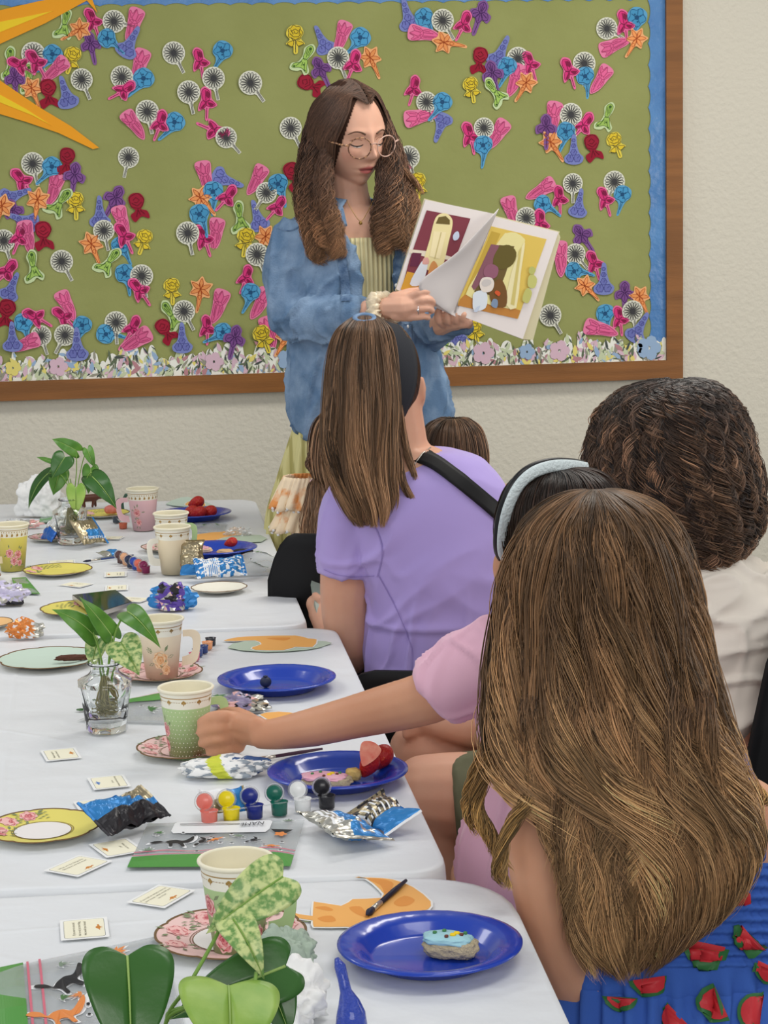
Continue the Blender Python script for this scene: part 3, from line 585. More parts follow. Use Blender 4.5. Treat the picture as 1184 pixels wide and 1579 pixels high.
for px, py, dx, l in ((117, 902, (60, 6), 'prompt card right of the purple crumple on the far table'), (178, 886, (-2, 30), 'prompt card nearest the paint pots on the far table'), (180, 907, (-2, 30), 'prompt card in front of the far paint pots'), (170, 830, (60, 0), 'prompt card behind the silver wrapper and vase'), (205, 925, (60, 4), 'prompt card beside the black phone'), (95, 867, (60, -3), 'prompt card by the tip of the far paintbrush'), (205, 1003, (30, 20), 'prompt card behind the rim of the crystal vase')):
    card(px, py, dx, ['What would', 'you choose?'], M_do, l, .044, .056)

# paint pots
M_clear = mat('clear_plastic', (.9, .92, .94), .12, .5, trans=.75, alpha=.55); PAINT = {}
def paint(c): 
    k = 'paint_%d_%d_%d' % c; return MATS.get(k) or mat(k, srgb(*c), .25, .5)
def pots(pts, colors, label, lids=None, r=.0105, h=.016):
    p = onz(*pts[0]); t = empty('paint_pot_strip', (p.x, p.y, TZ+.0006), label, 'paint pots', None, -YAW)
    L = [t.matrix_world]; bpy.context.view_layer.update(); inv = t.matrix_world.inverted()
    W = [inv @ Vector((onz(*q).x, onz(*q).y, TZ+.0006)) for q in pts]
    mb = MB(); mb.tube([w_+Vector((0, 0, h*.85)) for w_ in W], .0022, 6, flat=.4); mb.build('connecting_strip', M_clear, t)
    for i, (w_, c) in enumerate(zip(W, colors)):
        mb = MB(); mb.lathe([(.0001, 0), (r*.88, 0), (r*.95, h*.9)], 20, 0, w_); mb.lathe([(r*.95, h*.9), (r*1.05, h), (r*.93, h), (r*.9, h*.8), (.0001, h*.8)], 20, 1, w_)
        pot = mb.build('pot', [paint(c), paint(c)], t, True)
        if lids:
            q = w_+Vector((lids[0], lids[1], lids[2])); rt = Matrix.Rotation(R(lids[3]), 3, 'X')
            mb = MB(); f = lambda pr: [[tuple(rt @ Vector((a*math.cos(s_), a*math.sin(s_), b))+q) for s_ in [2*math.pi*j/24 for j in range(24)]] for a, b in pr]
            mb.rings(f([(r*.93, -.0005), (r*1.12, 0), (r*1.15, .0025), (r*.95, .0028), (r*.9, .001)]), 0, False); mb.rings(f([(.0001, .0032), (r*.55, .0032), (r*.78, .0016), (r*.92, .0016)]), 1, False)
            mb.rings(f([(r*.95, -.0006), (.0001, -.0006)]), 1, False)
            mb.build('lid', [M_clear, paint(c)], pot, True)
    return t
pots([(323, 1270), (357, 1266), (393, 1261), (431, 1256), (467, 1251), (504, 1246)], [(226, 122, 110), (232, 212, 20), (24, 40, 130), (20, 100, 84), (232, 234, 234), (30, 30, 36)], 'strip of six open paint pots, orange to black, in front of the blue plate', (-.006, .012, .023, 78), r=.0105, h=.0155)
pots([(325, 995), (320, 1001), (313, 1007), (305, 1012), (300, 1018), (294, 1027)], [(40, 40, 50), (232, 160, 110), (40, 60, 120), (60, 80, 140), (224, 120, 140), (130, 40, 70)], 'row of small paint pots beside the beige cup', r=.009, h=.012)
pots([(187, 868), (195, 871), (202, 875), (210, 878), (217, 881), (225, 884)], [(90, 60, 60), (226, 170, 130), (40, 50, 80), (40, 70, 170), (220, 110, 90), (130, 30, 80)], 'row of small open paint pots on the far table', (-.004, .0, .016, 75), r=.009, h=.014)
pots([(190, 815), (180, 806)], [(210, 110, 80), (60, 70, 80)], 'two small paint pots next to the pink cup', r=.010, h=.012)
# ---------------------------------------------------------------- fused meshes
def fuse(mb, name, m, voxel, smooth=4, parent=None, fn=None, factor=.5):
    """one continuous skin grown over everything in mb"""
    me = mb.mesh(name); o = bpy.data.objects.new(name, me); col.objects.link(o)
    r = o.modifiers.new('r', 'REMESH'); r.mode = 'VOXEL'; r.voxel_size = voxel
    s_ = o.modifiers.new('s', 'SMOOTH'); s_.iterations = smooth; s_.factor = factor
    dg = bpy.context.evaluated_depsgraph_get(); me2 = bpy.data.meshes.new_from_object(o.evaluated_get(dg))
    o.modifiers.clear(); o.data = me2; me2.name = name; bpy.data.meshes.remove(me)
    n = len(me2.vertices); co_ = np.zeros(n*3); me2.vertices.foreach_get('co', co_); co_ = co_.reshape(-1, 3)
    if fn:
        no = np.zeros(n*3); me2.vertices.foreach_get('normal', no); no = no.reshape(-1, 3)
        co_ = fn(co_, no); me2.vertices.foreach_set('co', co_.ravel())
    me2.materials.clear()
    for q in (m if isinstance(m, (list, tuple)) else [m]): me2.materials.append(q)
    me2.polygons.foreach_set('material_index', [0]*len(me2.polygons)); me2.polygons.foreach_set('use_smooth', [True]*len(me2.polygons)); me2.update()
    if parent: adopt(o, parent)
    return o
def facemat(o, fn):      # fn(face centre) -> material index
    for p in o.data.polygons: p.material_index = fn(p.center)
# ---------------------------------------------------------------- crumpled things
M_tissue = mat('tissue_white', srgb(240, 240, 238), .8, .1, sss=.0, bump=(120, .4, .002)); M_foil = mat('silver_foil', srgb(200, 198, 188), .28, .5, metal=.85); M_foilb = mat('blue_foil_print', srgb(50, 130, 196), .3, .5, metal=.25)
M_foilg = mat('gold_grey_foil', srgb(168, 156, 128), .3, .5, metal=.8); M_foild = mat('dark_foil_print', srgb(40, 38, 42), .35, .5, metal=.2); M_foilp = mat('purple_foil_print', srgb(96, 72, 160), .35, .5, metal=.25)
M_white = mat('white_print', srgb(236, 238, 240), .4, .4); M_ngreen = mat('sage_paper', srgb(170, 186, 170), .75, .15); M_ngreen2 = mat('pale_green_paper', srgb(196, 214, 200), .7, .2)
def crumple(name, px, py, size, label, cat, mats, seed=0, amp=.35, fm=None, freq=2.2, flatsh=False, dz=0, sub=4):
    t = onz(px, py); bm = bmesh.new(); bmesh.ops.create_icosphere(bm, subdivisions=sub, radius=1)
    for v in bm.verts:
        p = v.co.copy(); n1 = noise.noise(p*freq+Vector((seed, seed*2, 0))); n2 = noise.noise(p*freq*2.3+Vector((0, seed, 5))); n3 = noise.noise(p*freq*5+Vector((seed, 0, 1)))
        f = 1+amp*(.85*n1+.35*n2+.07*n3)-amp*.25*max(0, 1-abs(n2)*5)-amp*.3*max(0, 1-abs(n1)*6)
        v.co = p*f
        if v.co.z < -.55: v.co.z = -.55+.1*(v.co.z+.55)
    me = bpy.data.meshes.new(name); bm.to_mesh(me); bm.free()
    zmin = min(v.co.z for v in me.vertices)
    me.transform(Matrix.Translation((0, 0, -zmin))); me.transform(Matrix.Diagonal((size[0]/2, size[1]/2, size[2]/1.6, 1)))
    for m in (mats if isinstance(mats, (list, tuple)) else [mats]): me.materials.append(m)
    for p in me.polygons: p.use_smooth = not flatsh
    if fm:
        for p in me.polygons: p.material_index = fm(p.center.x/size[0]*2, p.center.y/size[1]*2, p.center.z/size[2])
    o = bpy.data.objects.new(name, me); col.objects.link(o); o.location = (t.x, t.y, TZ+.0006+dz); o.rotation_euler.z = -YAW
    tag(o, label, cat); return o
nz = lambda x, y, z, s=3: noise.noise((x*s, y*s, z*s))
crumple('paper_napkin', 66, 797, (.115, .06, .10), 'tall crumpled white napkin behind the far pothos', 'napkin', M_tissue, 3, .45, freq=1.4, sub=5)
crumple('stained_tissue', 346, 1196, (.118, .05, .024), 'paint-stained white tissue beside the child hand and green cup', 'tissue', [M_tissue, cm('stain_yellow', 206, 214, 70), cm('stain_blue', 60, 90, 140), cm('stain_grey', 150, 160, 170)], 5, .34,
        lambda x, y, z: 1 if abs(x-.05+.3*z) < .16 else (2 if (x > .2 and y > -.2 and nz(x, y, z) > .05) else (3 if nz(x, y, z, 4) > .12 else 0)), freq=1.8, sub=5)
crumple('paper_napkin', 452, 1575, (.062, .075, .05), 'crumpled white napkin at the bottom between pothos and blue brush', 'napkin', M_tissue, 8, .5, freq=1.6, sub=5)
crumple('paper_napkin', 444, 1498, (.058, .05, .045), 'crumpled sage green napkin beside the nearest cup', 'napkin', M_ngreen, 9, .5, freq=1.4, sub=5)
crumple('candy_wrapper', 266, 940, (.085, .05, .048), 'crumpled purple and blue foil wrapper in front of the cream cup', 'wrapper', [M_foilp, M_foilb, M_foil, M_foild, M_rosel], 11, .38, lambda x, y, z: (1 if x > .55 or (x < -.6) else (3 if nz(x, y, z, 3) > .15 and z > .4 else (2 if nz(x, y, z, 5) > .2 else (4 if nz(x, y, z, 4) < -.28 else 0)))), freq=2.4, flatsh=True)
crumple('candy_wrapper', 38, 984, (.062, .035, .034), 'crumpled orange and clear wrapper at the left table seam', 'wrapper', [mat('orange_foil', srgb(224, 140, 70), .3, .5, metal=.3), M_foil, M_white], 14, .4, lambda x, y, z: 1 if x > .6 else (2 if nz(x, y, z, 4) > .2 else 0), freq=2.6, flatsh=True)
crumple('plastic_crumple', 8, 932, (.085, .05, .04), 'crumpled lilac and clear plastic at the left photo edge', 'wrapper', [mat('lilac_film', srgb(206, 200, 226), .25, .5), M_foil, M_foild], 15, .4, lambda x, y, z: 2 if (z < .2 and x > .1) else (1 if nz(x, y, z, 4) > .15 else 0), freq=2.4, flatsh=True)
crumple('plastic_crumple', 372, 1096, (.075, .04, .024), 'crumpled purple printed film between the blueberry plate and the reaching arm', 'wrapper', [mat('lilac_film_dark', srgb(150, 140, 170), .25, .5), M_foil, M_foild, M_rosel], 17, .38, lambda x, y, z: 2 if nz(x, y, z, 4) > .2 else (3 if nz(x, y, z, 3) < -.2 else (1 if x > .4 else 0)), freq=2.6, flatsh=True)
crumple('plastic_crumple', 366, 826, (.058, .04, .018), 'small clear crumpled bag on the far table beside the strawberries', 'plastic bag', [M_clear, M_white], 19, .5, lambda x, y, z: 1 if nz(x, y, z, 4) > .25 else 0, freq=2.4, flatsh=True)
crumple('plastic_crumple', 30, 815, (.10, .04, .02), 'clear crumpled film behind the yellow cup', 'plastic bag', [M_clear, M_foil, M_rosel], 20, .5, lambda x, y, z: 1 if nz(x, y, z, 4) > .2 else (2 if x > .5 else 0), freq=2.4, flatsh=True)
# pillow-pack wrappers
def wrapper(px, py, dirp, L, W, T, label, fm, seed, bend=0, tilt=0, lift=0, mats=None, roll=0, txt=None):
    a = onz(px, py); b = onz(px+dirp[0], py+dirp[1]); ang = math.atan2(b.y-a.y, b.x-a.x)
    nu, nv = 56, 22; mb = MB(); mats = mats or [M_foil, M_foilb, M_white, M_foild, M_foilg]
    def P(u, v, side):
        e = min(u, 1-u); pf = min(max((e-.07)/.22, 0), 1)**.6; th = T/2*pf*(max(0, 1-(2*v-1)**2))**.6
        x = (u-.5)*L; y = (v-.5)*W*(1+.16*(1-pf)); z = side*th
        if e < .06: z += .0012*math.sin(u*L*2400)
        n1 = noise.noise((x*55, y*55, side*3+seed)); n2 = noise.noise((x*130+seed, y*130, side))
        k = pf*.7+.3; z += T*.32*k*(abs(n1)-.25)+T*.10*k*n2; y += .006*noise.noise((x*40, y*30, seed+7))
        z += bend*((u-.5)**2)*4-bend*.5
        return (x, y, z)
    for s_ in (1, -1):
        vs = [P(i/nu, j/nv, s_) for i in range(nu+1) for j in range(nv+1)]
        for i in range(nu):
            for j in range(nv):
                f = [i*(nv+1)+j, (i+1)*(nv+1)+j, (i+1)*(nv+1)+j+1, i*(nv+1)+j+1]
                mb.f.append(tuple(len(mb.v)+q for q in (f if s_ > 0 else f[::-1]))); mb.m.append(fm((i+.5)/nu, (j+.5)/nv, s_))
        mb.v += [Vector(v) for v in vs]
    rot = Matrix.Rotation(ang, 4, 'Z') @ Matrix.Rotation(R(tilt), 4, 'Y') @ Matrix.Rotation(R(roll), 4, 'X')
    mb.v = [rot @ v for v in mb.v]; zm = min(v.z for v in mb.v)
    o = mb.build('snack_wrapper', mats); o.location = (a.x, a.y, TZ+.0008-zm+lift); tag(o, label, 'wrapper'); return o
rn_ = random.Random(5)
fm1 = lambda u, v, s: (1 if .22 < u < .93 and v > .36 and nz(u*3, v*3, 1) > -.33 else (2 if (.22 < u < .7 and .1 < v < .42 and int(v*22) % 2) else (3 if nz(u*2, v*2, 2) > .1 and u < .3 else 0)))
wrapper(531, 1292, (100, 62), .112, .062, .022, 'blue and silver snack wrapper in front of the strawberry plate', fm1, 1, tilt=0, roll=-12)
wrapper(592, 1275, (90, 44), .088, .044, .014, 'silver wrapper piece with dark blue end, rightmost near the table edge', lambda u, v, s: 2 if u > .94 else (1 if u > .62 else (3 if nz(u*3, v*3, 3) > .12 else (2 if int(v*22) % 3 == 0 and .2 < u < .6 else 4))), 2, roll=25, tilt=4, lift=.002)
wrapper(192, 1283, (110, -34), .098, .052, .026, 'black and blue torn wrapper leaning on the yellow plate', lambda u, v, s: (3 if v < .46 else (1 if u < .62 or v < .6 else 4)), 3, roll=28, bend=.004, lift=.004)
wrapper(344, 1258, (60, -6), .056, .026, .012, 'small torn wrapper strip lying across the orange and yellow paint pots', lambda u, v, s: 1 if .6 < u < .95 else (2 if v > .5 and u < .6 else 4), 4, roll=50, lift=.004)
wrapper(82, 835, (50, 22), .085, .055, .02, 'blue and silver wrapper leaning left of the far vase', lambda u, v, s: 1 if v < .45 else (2 if (v > .5 and int(u*56) % 3 and u < .8) else 0), 6, roll=55, tilt=-4, mats=[M_foil, mat('royal_foil_print', srgb(40, 100, 184), .3, .5, metal=.25), M_white, M_foild, M_foilg])
wrapper(138, 842, (56, -14), .085, .058, .02, 'gold and blue wrapper leaning right of the far vase', lambda u, v, s: 1 if (.12 < v < .48 and u > .25) or u > .93 else 4, 7, roll=52, tilt=4)
wrapper(340, 895, (60, -4), .098, .05, .022, 'blue and white wrapper on the white plate beside the purple crumple', lambda u, v, s: (2 if .15 < u < .48 and int(u*56) % 2 else 1) if nz(u*4, v*4, 5) > -.15 else 2, 8, roll=35, lift=.007)
wrapper(298, 888, (8, -40), .075, .042, .026, 'gold-grey wrapper standing between the cream cup and the blue wrappers', lambda u, v, s: 4 if u > .25 else 1, 9, tilt=-58, lift=.004)
wrapper(170, 858, (50, -8), .05, .03, .01, 'pale blue wrapper tip right of the gold wrapper', lambda u, v, s: 1 if u > .4 else 0, 10, roll=10)
# lettering on the wrapper by the far vase
vs, fs = text_mesh('HOMESTYLE', .0085); mb = MB(); p0 = onz(147, 846)
mb.add([tuple(Vector((p0.x, p0.y, TZ))+R0*(v[0]+.002)+FH*(-.012+v[1]*.45)+Vector((0, 0, .0265+v[1]*.9))) for v in vs], fs); tag(mb.build('wrapper_lettering', M_white), 'white lettering on the gold and blue wrapper by the far vase', 'lettering')
# ---------------------------------------------------------------- printed zip bags
M_film = mat('bag_film', srgb(205, 210, 212), .16, .6, alpha=.42); M_zip = mat('green_zip', srgb(78, 150, 62), .35, .5); M_zipp = mat('pink_zip_line', srgb(214, 110, 130), .4); M_blk = cm('print_black', 28, 28, 30); M_org = cm('print_orange', 226, 138, 70); M_grn = cm('print_green', 74, 120, 64); M_sage = cm('print_sage', 120, 140, 120)
SAUR = sm([(-1, .1), (-.8, .3), (-.5, .25), (-.35, .05), (-.1, .25), (.2, .3), (.45, .15), (.7, .35), (1, .75), (.95, .3), (.7, -.05), (.45, -.15), (.5, -.55), (.35, -.6), (.25, -.2), (0, -.2), (-.05, -.6), (-.2, -.6), (-.2, -.15), (-.5, 0), (-.8, 0)], 4)
def fern(cx, cy, s, a):
    out = []
    for k in range(5):
        b = a+R(-70+35*k); L = s*(1 if k == 2 else .8); c, d = math.cos(b), math.sin(b)
        out.append([(cx, cy), (cx+c*L*.5-d*L*.15, cy+d*L*.5+c*L*.15), (cx+c*L, cy+d*L), (cx+c*L*.5+d*L*.15, cy+d*L*.5-c*L*.15)])
    return out
def bag(corners, label, prints, puff=.004, green=None, seed=0, name_panel=False, z0=.0006, lines=True):
    """corners: TL TR BR BL pixels; u right, v down; prints in (u, v) with aspect-corrected sizes"""
    C = [onz(*c) for c in corners]; cen = sum(C, Vector())/4; t = empty('zip_bag', (cen.x, cen.y, TZ+z0), label, 'zip bag')
    Wd = (C[1]-C[0]).length; Hd = (C[3]-C[0]).length
    def P(u, v, side=1, l=0):
        p = C[0]*(1-u)*(1-v)+C[1]*u*(1-v)+C[2]*u*v+C[3]*(1-u)*v
        e = max(min(u, 1-u, v, 1-v), 0); h = puff*min(e/.2, 1)**.6*(.65+1.1*noise.noise((p.x*22, p.y*22, seed)))
        return (p.x-cen.x, p.y-cen.y, .0006+(max(h, .0002) if side > 0 else 0)+.00011*l)
    n = 40; mb = MB()
    for s_ in (1, -1):
        vs = [P(i/n, j/n, s_) for i in range(n+1) for j in range(n+1)]; b = len(mb.v); mb.v += [Vector(v) for v in vs]
        for i in range(n):
            for j in range(n): mb.f.append((b+i*(n+1)+j, b+i*(n+1)+j+1, b+(i+1)*(n+1)+j+1, b+(i+1)*(n+1)+j)); mb.m.append(0)
    mb.build('bag_film', M_film, t, True)
    mats = [M_white, M_blk, M_org, M_grn, M_sage, M_zip, M_zipp]; mb = MB()
    def poly(pts, m, l):
        ps = [P(u, v, 1, l+6) for u, v in pts]; mb.add(ps, [tuple(range(len(ps)))], m)
    def shp(pts, cu, cv, s, a, m, l=12):
        f = []
        for x, y in pts: f.append((cu+(x*math.cos(a)-y*math.sin(a))*s/Wd, cv-(x*math.sin(a)+y*math.cos(a))*s/Hd))
        poly(f, m, l)
    for kind_, u, v, s_, a, m in prints:
        a = R(a)
        if kind_ == 's':
            shp(grow(SAUR, 1.12), u, v, s_*1.05, a, 0, 1); shp(SAUR, u, v, s_, a, m)
        elif kind_ == 't': shp(grow(DINO, 1.15), u, v, s_*1.05, a, 0, 1); shp(DINO, u, v, s_, a, m)
        elif kind_ == 'f':
            for q in fern(0, 0, 1, 0): shp(grow(q, 1.4), u, v, s_*1.05, a, 0, 1); shp(q, u, v, s_, a, m)
        elif kind_ == 'd': shp(circ(1, 12), u, v, s_*1.8, 0, 0, 1); shp(circ(1, 12), u, v, s_, 0, m)
        elif kind_ == 'v': shp([(-1.2, 1), (1.2, 1), (.55, -.2), (-.55, -.2)], u, v, s_, a, 1); shp(lobes(.6, 5, .2, cy=-.6, cx=0), u, v, s_, a, 2, 15)
    if name_panel:
        poly([(u, v) for u, v in ((.20, .02), (.78, .02), (.8, .06), (.8, .26), (.78, .32), (.2, .32), (.18, .26), (.18, .06))][::-1], 0, 3)
        vs, fs = text_mesh('NAME', .0105); 
        for f in fs: pass
        b = [P(.68-v[0]/Wd, .14+v[1]*2/Hd, 1, 24) for v in vs]; mb.add(b, fs, 1)
        poly([(.22, .11), (.6, .11), (.6, .125), (.22, .125)], 1, 20)
    mb.build('printed_pattern', mats, t)
    if green:
        mb = MB(); (u0, v0), (u1, v1) = green; N = 24
        for i in range(N):
            for j in range(2):
                f = lambda a, b: P(lerp(u0, u1, a), lerp(v0, v1, b), 1, 12)
                mb.add([f(i/N, j/2), f(i/N, (j+1)/2), f((i+1)/N, (j+1)/2), f((i+1)/N, j/2)], [(0, 1, 2, 3)])
        mb.build('zip_strip', M_zip, t)
        if lines:
            mb = MB(); ver = abs(v1-v0) > abs(u1-u0)
            for k in (0, 1):
                for i in range(N):
                    if ver: q = [(u1+.015+.06*k, lerp(v0, v1, i/N)), (u1+.015+.06*k, lerp(v0, v1, (i+1)/N)), (u1+.027+.06*k, lerp(v0, v1, (i+1)/N)), (u1+.027+.06*k, lerp(v0, v1, i/N))]
                    else: q = [(lerp(u0, u1, i/N), v0-.03-.07*k), (lerp(u0, u1, (i+1)/N), v0-.03-.07*k), (lerp(u0, u1, (i+1)/N), v0-.015-.07*k), (lerp(u0, u1, i/N), v0-.015-.07*k)]
                    mb.add([P(a, b, 1, 12) for a, b in q], [(0, 1, 2, 3)])
            mb.build('zip_line', M_zipp, t)
    return t
rb = random.Random(2); dots = [('d', rb.uniform(.05, .95), rb.uniform(.3, .75), .0016, 0, 1) for k in range(16)]
bag([(228, 1271), (470, 1266), (448, 1339), (196, 1341)], 'printed zip bag with upside-down NAME panel and green zip beside the paint pots', [('s', .22, .52, .026, 12, 1), ('s', .40, .5, .014, 70, 1), ('f', .10, .3, .010, 60, 3), ('f', .08, .68, .012, 80, 4), ('v', .88, .34, .011, 0, 1), ('t', .48, .48, .011, 30, 2), ('f', .62, .42, .010, 90, 4), ('s', .72, .5, .012, 60, 1), ('f', .9, .06, .01, 90, 4), ('t', .85, .66, .01, 0, 2)]+dots, green=((0, .78), (1, 1)), seed=3, name_panel=True)
bag([(-60, 1508), (248, 1444), (300, 1640), (-60, 1660)], 'large printed zip bag with black dinosaur under the nearest pothos leaves', [('s', .48, .30, .030, 25, 1), ('s', .44, .58, .030, 10, 2), ('f', .47, .13, .014, 0, 4), ('f', .56, .44, .014, 180, 2), ('f', .46, .43, .012, 0, 3), ('f', .75, .12, .016, 40, 2), ('f', .70, .3, .014, 40, 3), ('t', .8, .5, .02, 20, 1)]+[('d', rb.uniform(.38, .95), rb.uniform(.05, .6), .0018, 0, 1) for k in range(14)], green=((.0, 0), (.30, 1)), seed=4, puff=.007)
bag([(200, 1080), (275, 1062), (290, 1118), (120, 1112)], 'zip bag with green stripe behind the green polka dot cup', [('f', .6, .7, .012, 20, 3), ('d', .5, .6, .0015, 0, 1), ('f', .3, .8, .012, 120, 4)], green=((.05, .1), (.95, .32)), seed=6)
bag([(322, 1072), (398, 1070), (410, 1100), (300, 1106)], 'small printed zip bag showing green leaves between cup and blueberry plate', [('f', .25, .4, .02, 60, 3), ('f', .4, .5, .018, 120, 3), ('t', .7, .5, .012, 0, 1)], seed=7, puff=.01)
bag([(318, 862), (436, 858), (440, 886), (300, 892)], 'printed zip bag with green dinosaurs at the right edge of the far table', [('t', .75, .25, .018, 20, 3), ('t', .7, .75, .018, 0, 3), ('s', .2, .3, .02, 0, 1), ('f', .9, .5, .01, 0, 1), ('f', .45, .3, .012, 30, 2), ('d', .5, .6, .0018, 0, 1), ('d', .6, .4, .0018, 0, 1)], seed=8, puff=.014)
bag([(300, 806), (350, 808), (345, 822), (296, 822)], 'small zip bag lying between the strawberries and orange cut-out', [('f', .3, .5, .014, 20, 3), ('f', .7, .5, .014, 20, 4)], seed=9, puff=.006)
bag([(18, 893), (40, 892), (62, 918), (24, 916)], 'folded green zip strip on the left of the far table', [], green=((0, 0), (1, 1)), seed=10, lines=False)
bag([(62, 800), (84, 797), (86, 806), (60, 808)], 'green zip strip left of the far vase', [], green=((0, 0), (1, 1)), seed=11, lines=False)
# ---------------------------------------------------------------- paper dinosaurs, strips
M_dinoo = cm('dino_cutout_orange', 242, 178, 96); M_dinod = cm('dino_cutout_deep', 228, 150, 66); M_edge = cm('cutout_white_edge', 240, 240, 236); M_paperg = cm('green_strip_paper', 188, 204, 184)
def cutout(pts, label, marks=(), z=.0005, inset=.93, base=M_dinoo, edge=M_edge, name='dinosaur_cutout', cat='paper cutout', smooth=2):
    W = [onz(*p) for p in cr(pts, smooth, True)]; cen = sum(W, Vector())/len(W); n = len(W)
    q = [(w_.x-cen.x, w_.y-cen.y) for w_ in W]
    if sum(q[i][0]*q[(i+1) % n][1]-q[(i+1) % n][0]*q[i][1] for i in range(n)) < 0: q = q[::-1]
    d = .0022; ins = []
    for i in range(n):
        a, b = Vector(q[i-1]), Vector(q[(i+1) % n]); t = (b-a).normalized(); ins.append((q[i][0]-t.y*d, q[i][1]+t.x*d))
    mb = MB(); mb.prism(q, 0, .0004, 1)
    if edge is not base: mb.flat(ins, .0007, 0)
    for mk in marks:
        mb.flat([((onz(*p)-cen).x, (onz(*p)-cen).y) for p in cr(mk, 3, True)], .0008, 2)
    o = mb.build(name, [base, edge, M_dinod]); o.location = (cen.x, cen.y, TZ+z); tag(o, label, cat); return o
f6 = lambda L: [(380+x/2.467, 1300+y/2.467) for x, y in L]
cutout(f6([(410, 133), (450, 140), (500, 180), (510, 210), (400, 215), (360, 240), (250, 225), (245, 280), (170, 262), (180, 290), (245, 300), (252, 325), (380, 325), (412, 335), (400, 366), (440, 365), (520, 332), (500, 318), (550, 305), (560, 325), (635, 312), (650, 292), (690, 306), (728, 285), (715, 272), (672, 268), (700, 255), (708, 225), (640, 170), (560, 140), (480, 133)]), 'large orange triceratops paper cutout on the nearest table under a brush',
       [f6([(460, 140), (510, 165), (530, 200), (560, 160), (520, 142)]), f6([(560, 230), (600, 205), (640, 220), (620, 240), (580, 245)]), f6([(390, 250), (430, 245), (450, 262), (470, 290), (420, 275)]), f6([(260, 250), (300, 245), (330, 258), (310, 262)]), f6([(270, 290), (320, 280), (340, 300), (300, 305)]), f6([(470, 325), (500, 322), (495, 335)])])
f2 = lambda L: [(x/2.193, 880+y/2.193) for x, y in L]
cutout(f2([(770, 262), (850, 236), (1100, 240), (1106, 252), (1040, 268), (900, 276)]), 'pale green paper strip under the orange cut-out by the blueberry plate', base=M_paperg, edge=M_paperg, name='paper_strip', cat='paper strip')
cutout(f2([(752, 240), (800, 228), (870, 224), (1000, 222), (1045, 232), (1075, 236), (1060, 262), (1000, 262), (960, 273), (860, 272), (850, 262), (880, 252), (860, 240), (800, 242)]), 'orange paper dinosaur cutout behind the blueberry plate', [f2([(900, 232), (980, 230), (960, 240)])], z=.0012)
f1 = lambda L: [(x/2.467, 660+y/2.467) for x, y in L]
cutout(f1([(800, 412), (990, 408), (994, 434), (800, 434)]), 'pale green paper strip on the far table beside the orange cut-out', base=M_paperg, edge=M_paperg, name='paper_strip', cat='paper strip')
cutout(f1([(730, 412), (800, 400), (900, 394), (925, 408), (860, 418), (820, 430), (770, 432), (735, 425)]), 'orange paper dinosaur cutout behind the far cookie plate', z=.0012)
cutout(f1([(630, 290), (690, 265), (740, 268), (830, 304), (790, 312), (700, 300)]), 'pale green napkin with scalloped edge at the far corner of the far table', base=M_ngreen2, edge=M_ngreen2, name='flat_napkin', cat='napkin')
cutout(f1([(700, 292), (730, 278), (770, 282), (785, 300), (740, 306), (715, 300)]), 'small orange paper cutout behind the strawberry pile', z=.0015)
cutout([(398, 1103), (430, 1098), (462, 1102), (470, 1112), (430, 1116)], 'orange paper cutout mostly hidden behind the reaching arm')
flower_plate(76, 1022, .080, M_ngreen2, 'pale green scalloped plate left of the crystal vase', [], rings=False)
# brushes
M_bh = cm('brush_handle', 36, 34, 52); M_bhp = cm('brush_handle_plum', 62, 36, 56); M_fer = mat('ferrule_metal', srgb(196, 190, 180), .3, .5, metal=.8); M_bri = cm('bristle_dark', 34, 36, 60)
def brush(p0, p1, label, hm=M_bh, r=.0026, z0=.003, z1=.003, bl=.16):
    a = onz(*p0); b = onz(*p1); a.z = TZ+z0; b.z = TZ+z1; t = empty('paintbrush', a, label, 'paintbrush'); d = b-a
    def q(s_): return d*s_
    mb = MB(); mb.tube([q(0), q(.3), q(.66)], [r*.6, r, r*.9], 10); mb.build('handle', hm, t, True)
    mb = MB(); mb.tube([q(.655), q(.85)], [r*.95, r*1.05], 10); mb.build('ferrule', M_fer, t, True)
    mb = MB(); mb.tube([q(.845), q(.93), q(1)], [r*1.0, r*1.3, r*.3], 10); mb.build('bristles', M_bri, t, True)
brush((626, 1364), (565, 1417), 'short dark blue paintbrush lying on the orange triceratops', r=.003, z0=.0045, z1=.0045)
brush((497, 1158), (385, 1176), 'plum-handled paintbrush with its tip under the stained tissue', M_bhp, r=.0026)
brush((206, 858), (128, 868), 'thin blue paintbrush on the far table by the silver wrapper', cm('brush_navy', 50, 70, 120), r=.002)
M_glit = mat('glossy_blue_paint', srgb(22, 60, 170), .2, .6, bump=(260, .9, .004), coat=.5)
mb = MB(); d0 = (onz(541, 1600)-CAM).dot(FW)
mb.tube([at(519, 1478, d0+.01), at(524, 1490, d0+.006), at(529, 1510, d0+.004), at(533, 1528, d0+.003), at(538, 1545, d0+.001), at(541, 1562, d0), at(542, 1580, d0), at(541, 1600, d0), at(540, 1612, d0)], [.0022, .0052, .0048, .0052, .0095, .0128, .0140, .0130, .008], 20)
tag(mb.build('blue_paint_bulb', M_glit, None, True), 'glossy blue paint-covered bulb brush left of the nearest blue plate', 'paintbrush')
# phone
C4 = [onz(*p) for p in ((112, 934), (179, 926), (204, 945), (149, 963))]; cen = sum(C4, Vector())/4; t = empty('smartphone', (cen.x, cen.y, TZ+.012), 'black smartphone lying on the yellow plate behind the middle pothos', 'phone', None)
q = [((c-cen).x, (c-cen).y) for c in C4][::-1]; mb = MB(); mb.prism(q, 0, .008); mb.build('case', M_fer, t)
mb = MB(); mb.prism([(a*.985, b*.985) for a, b in q], .0081, .0086); mb.build('screen', mat('phone_glass', srgb(30, 26, 22), .06, .6), t)
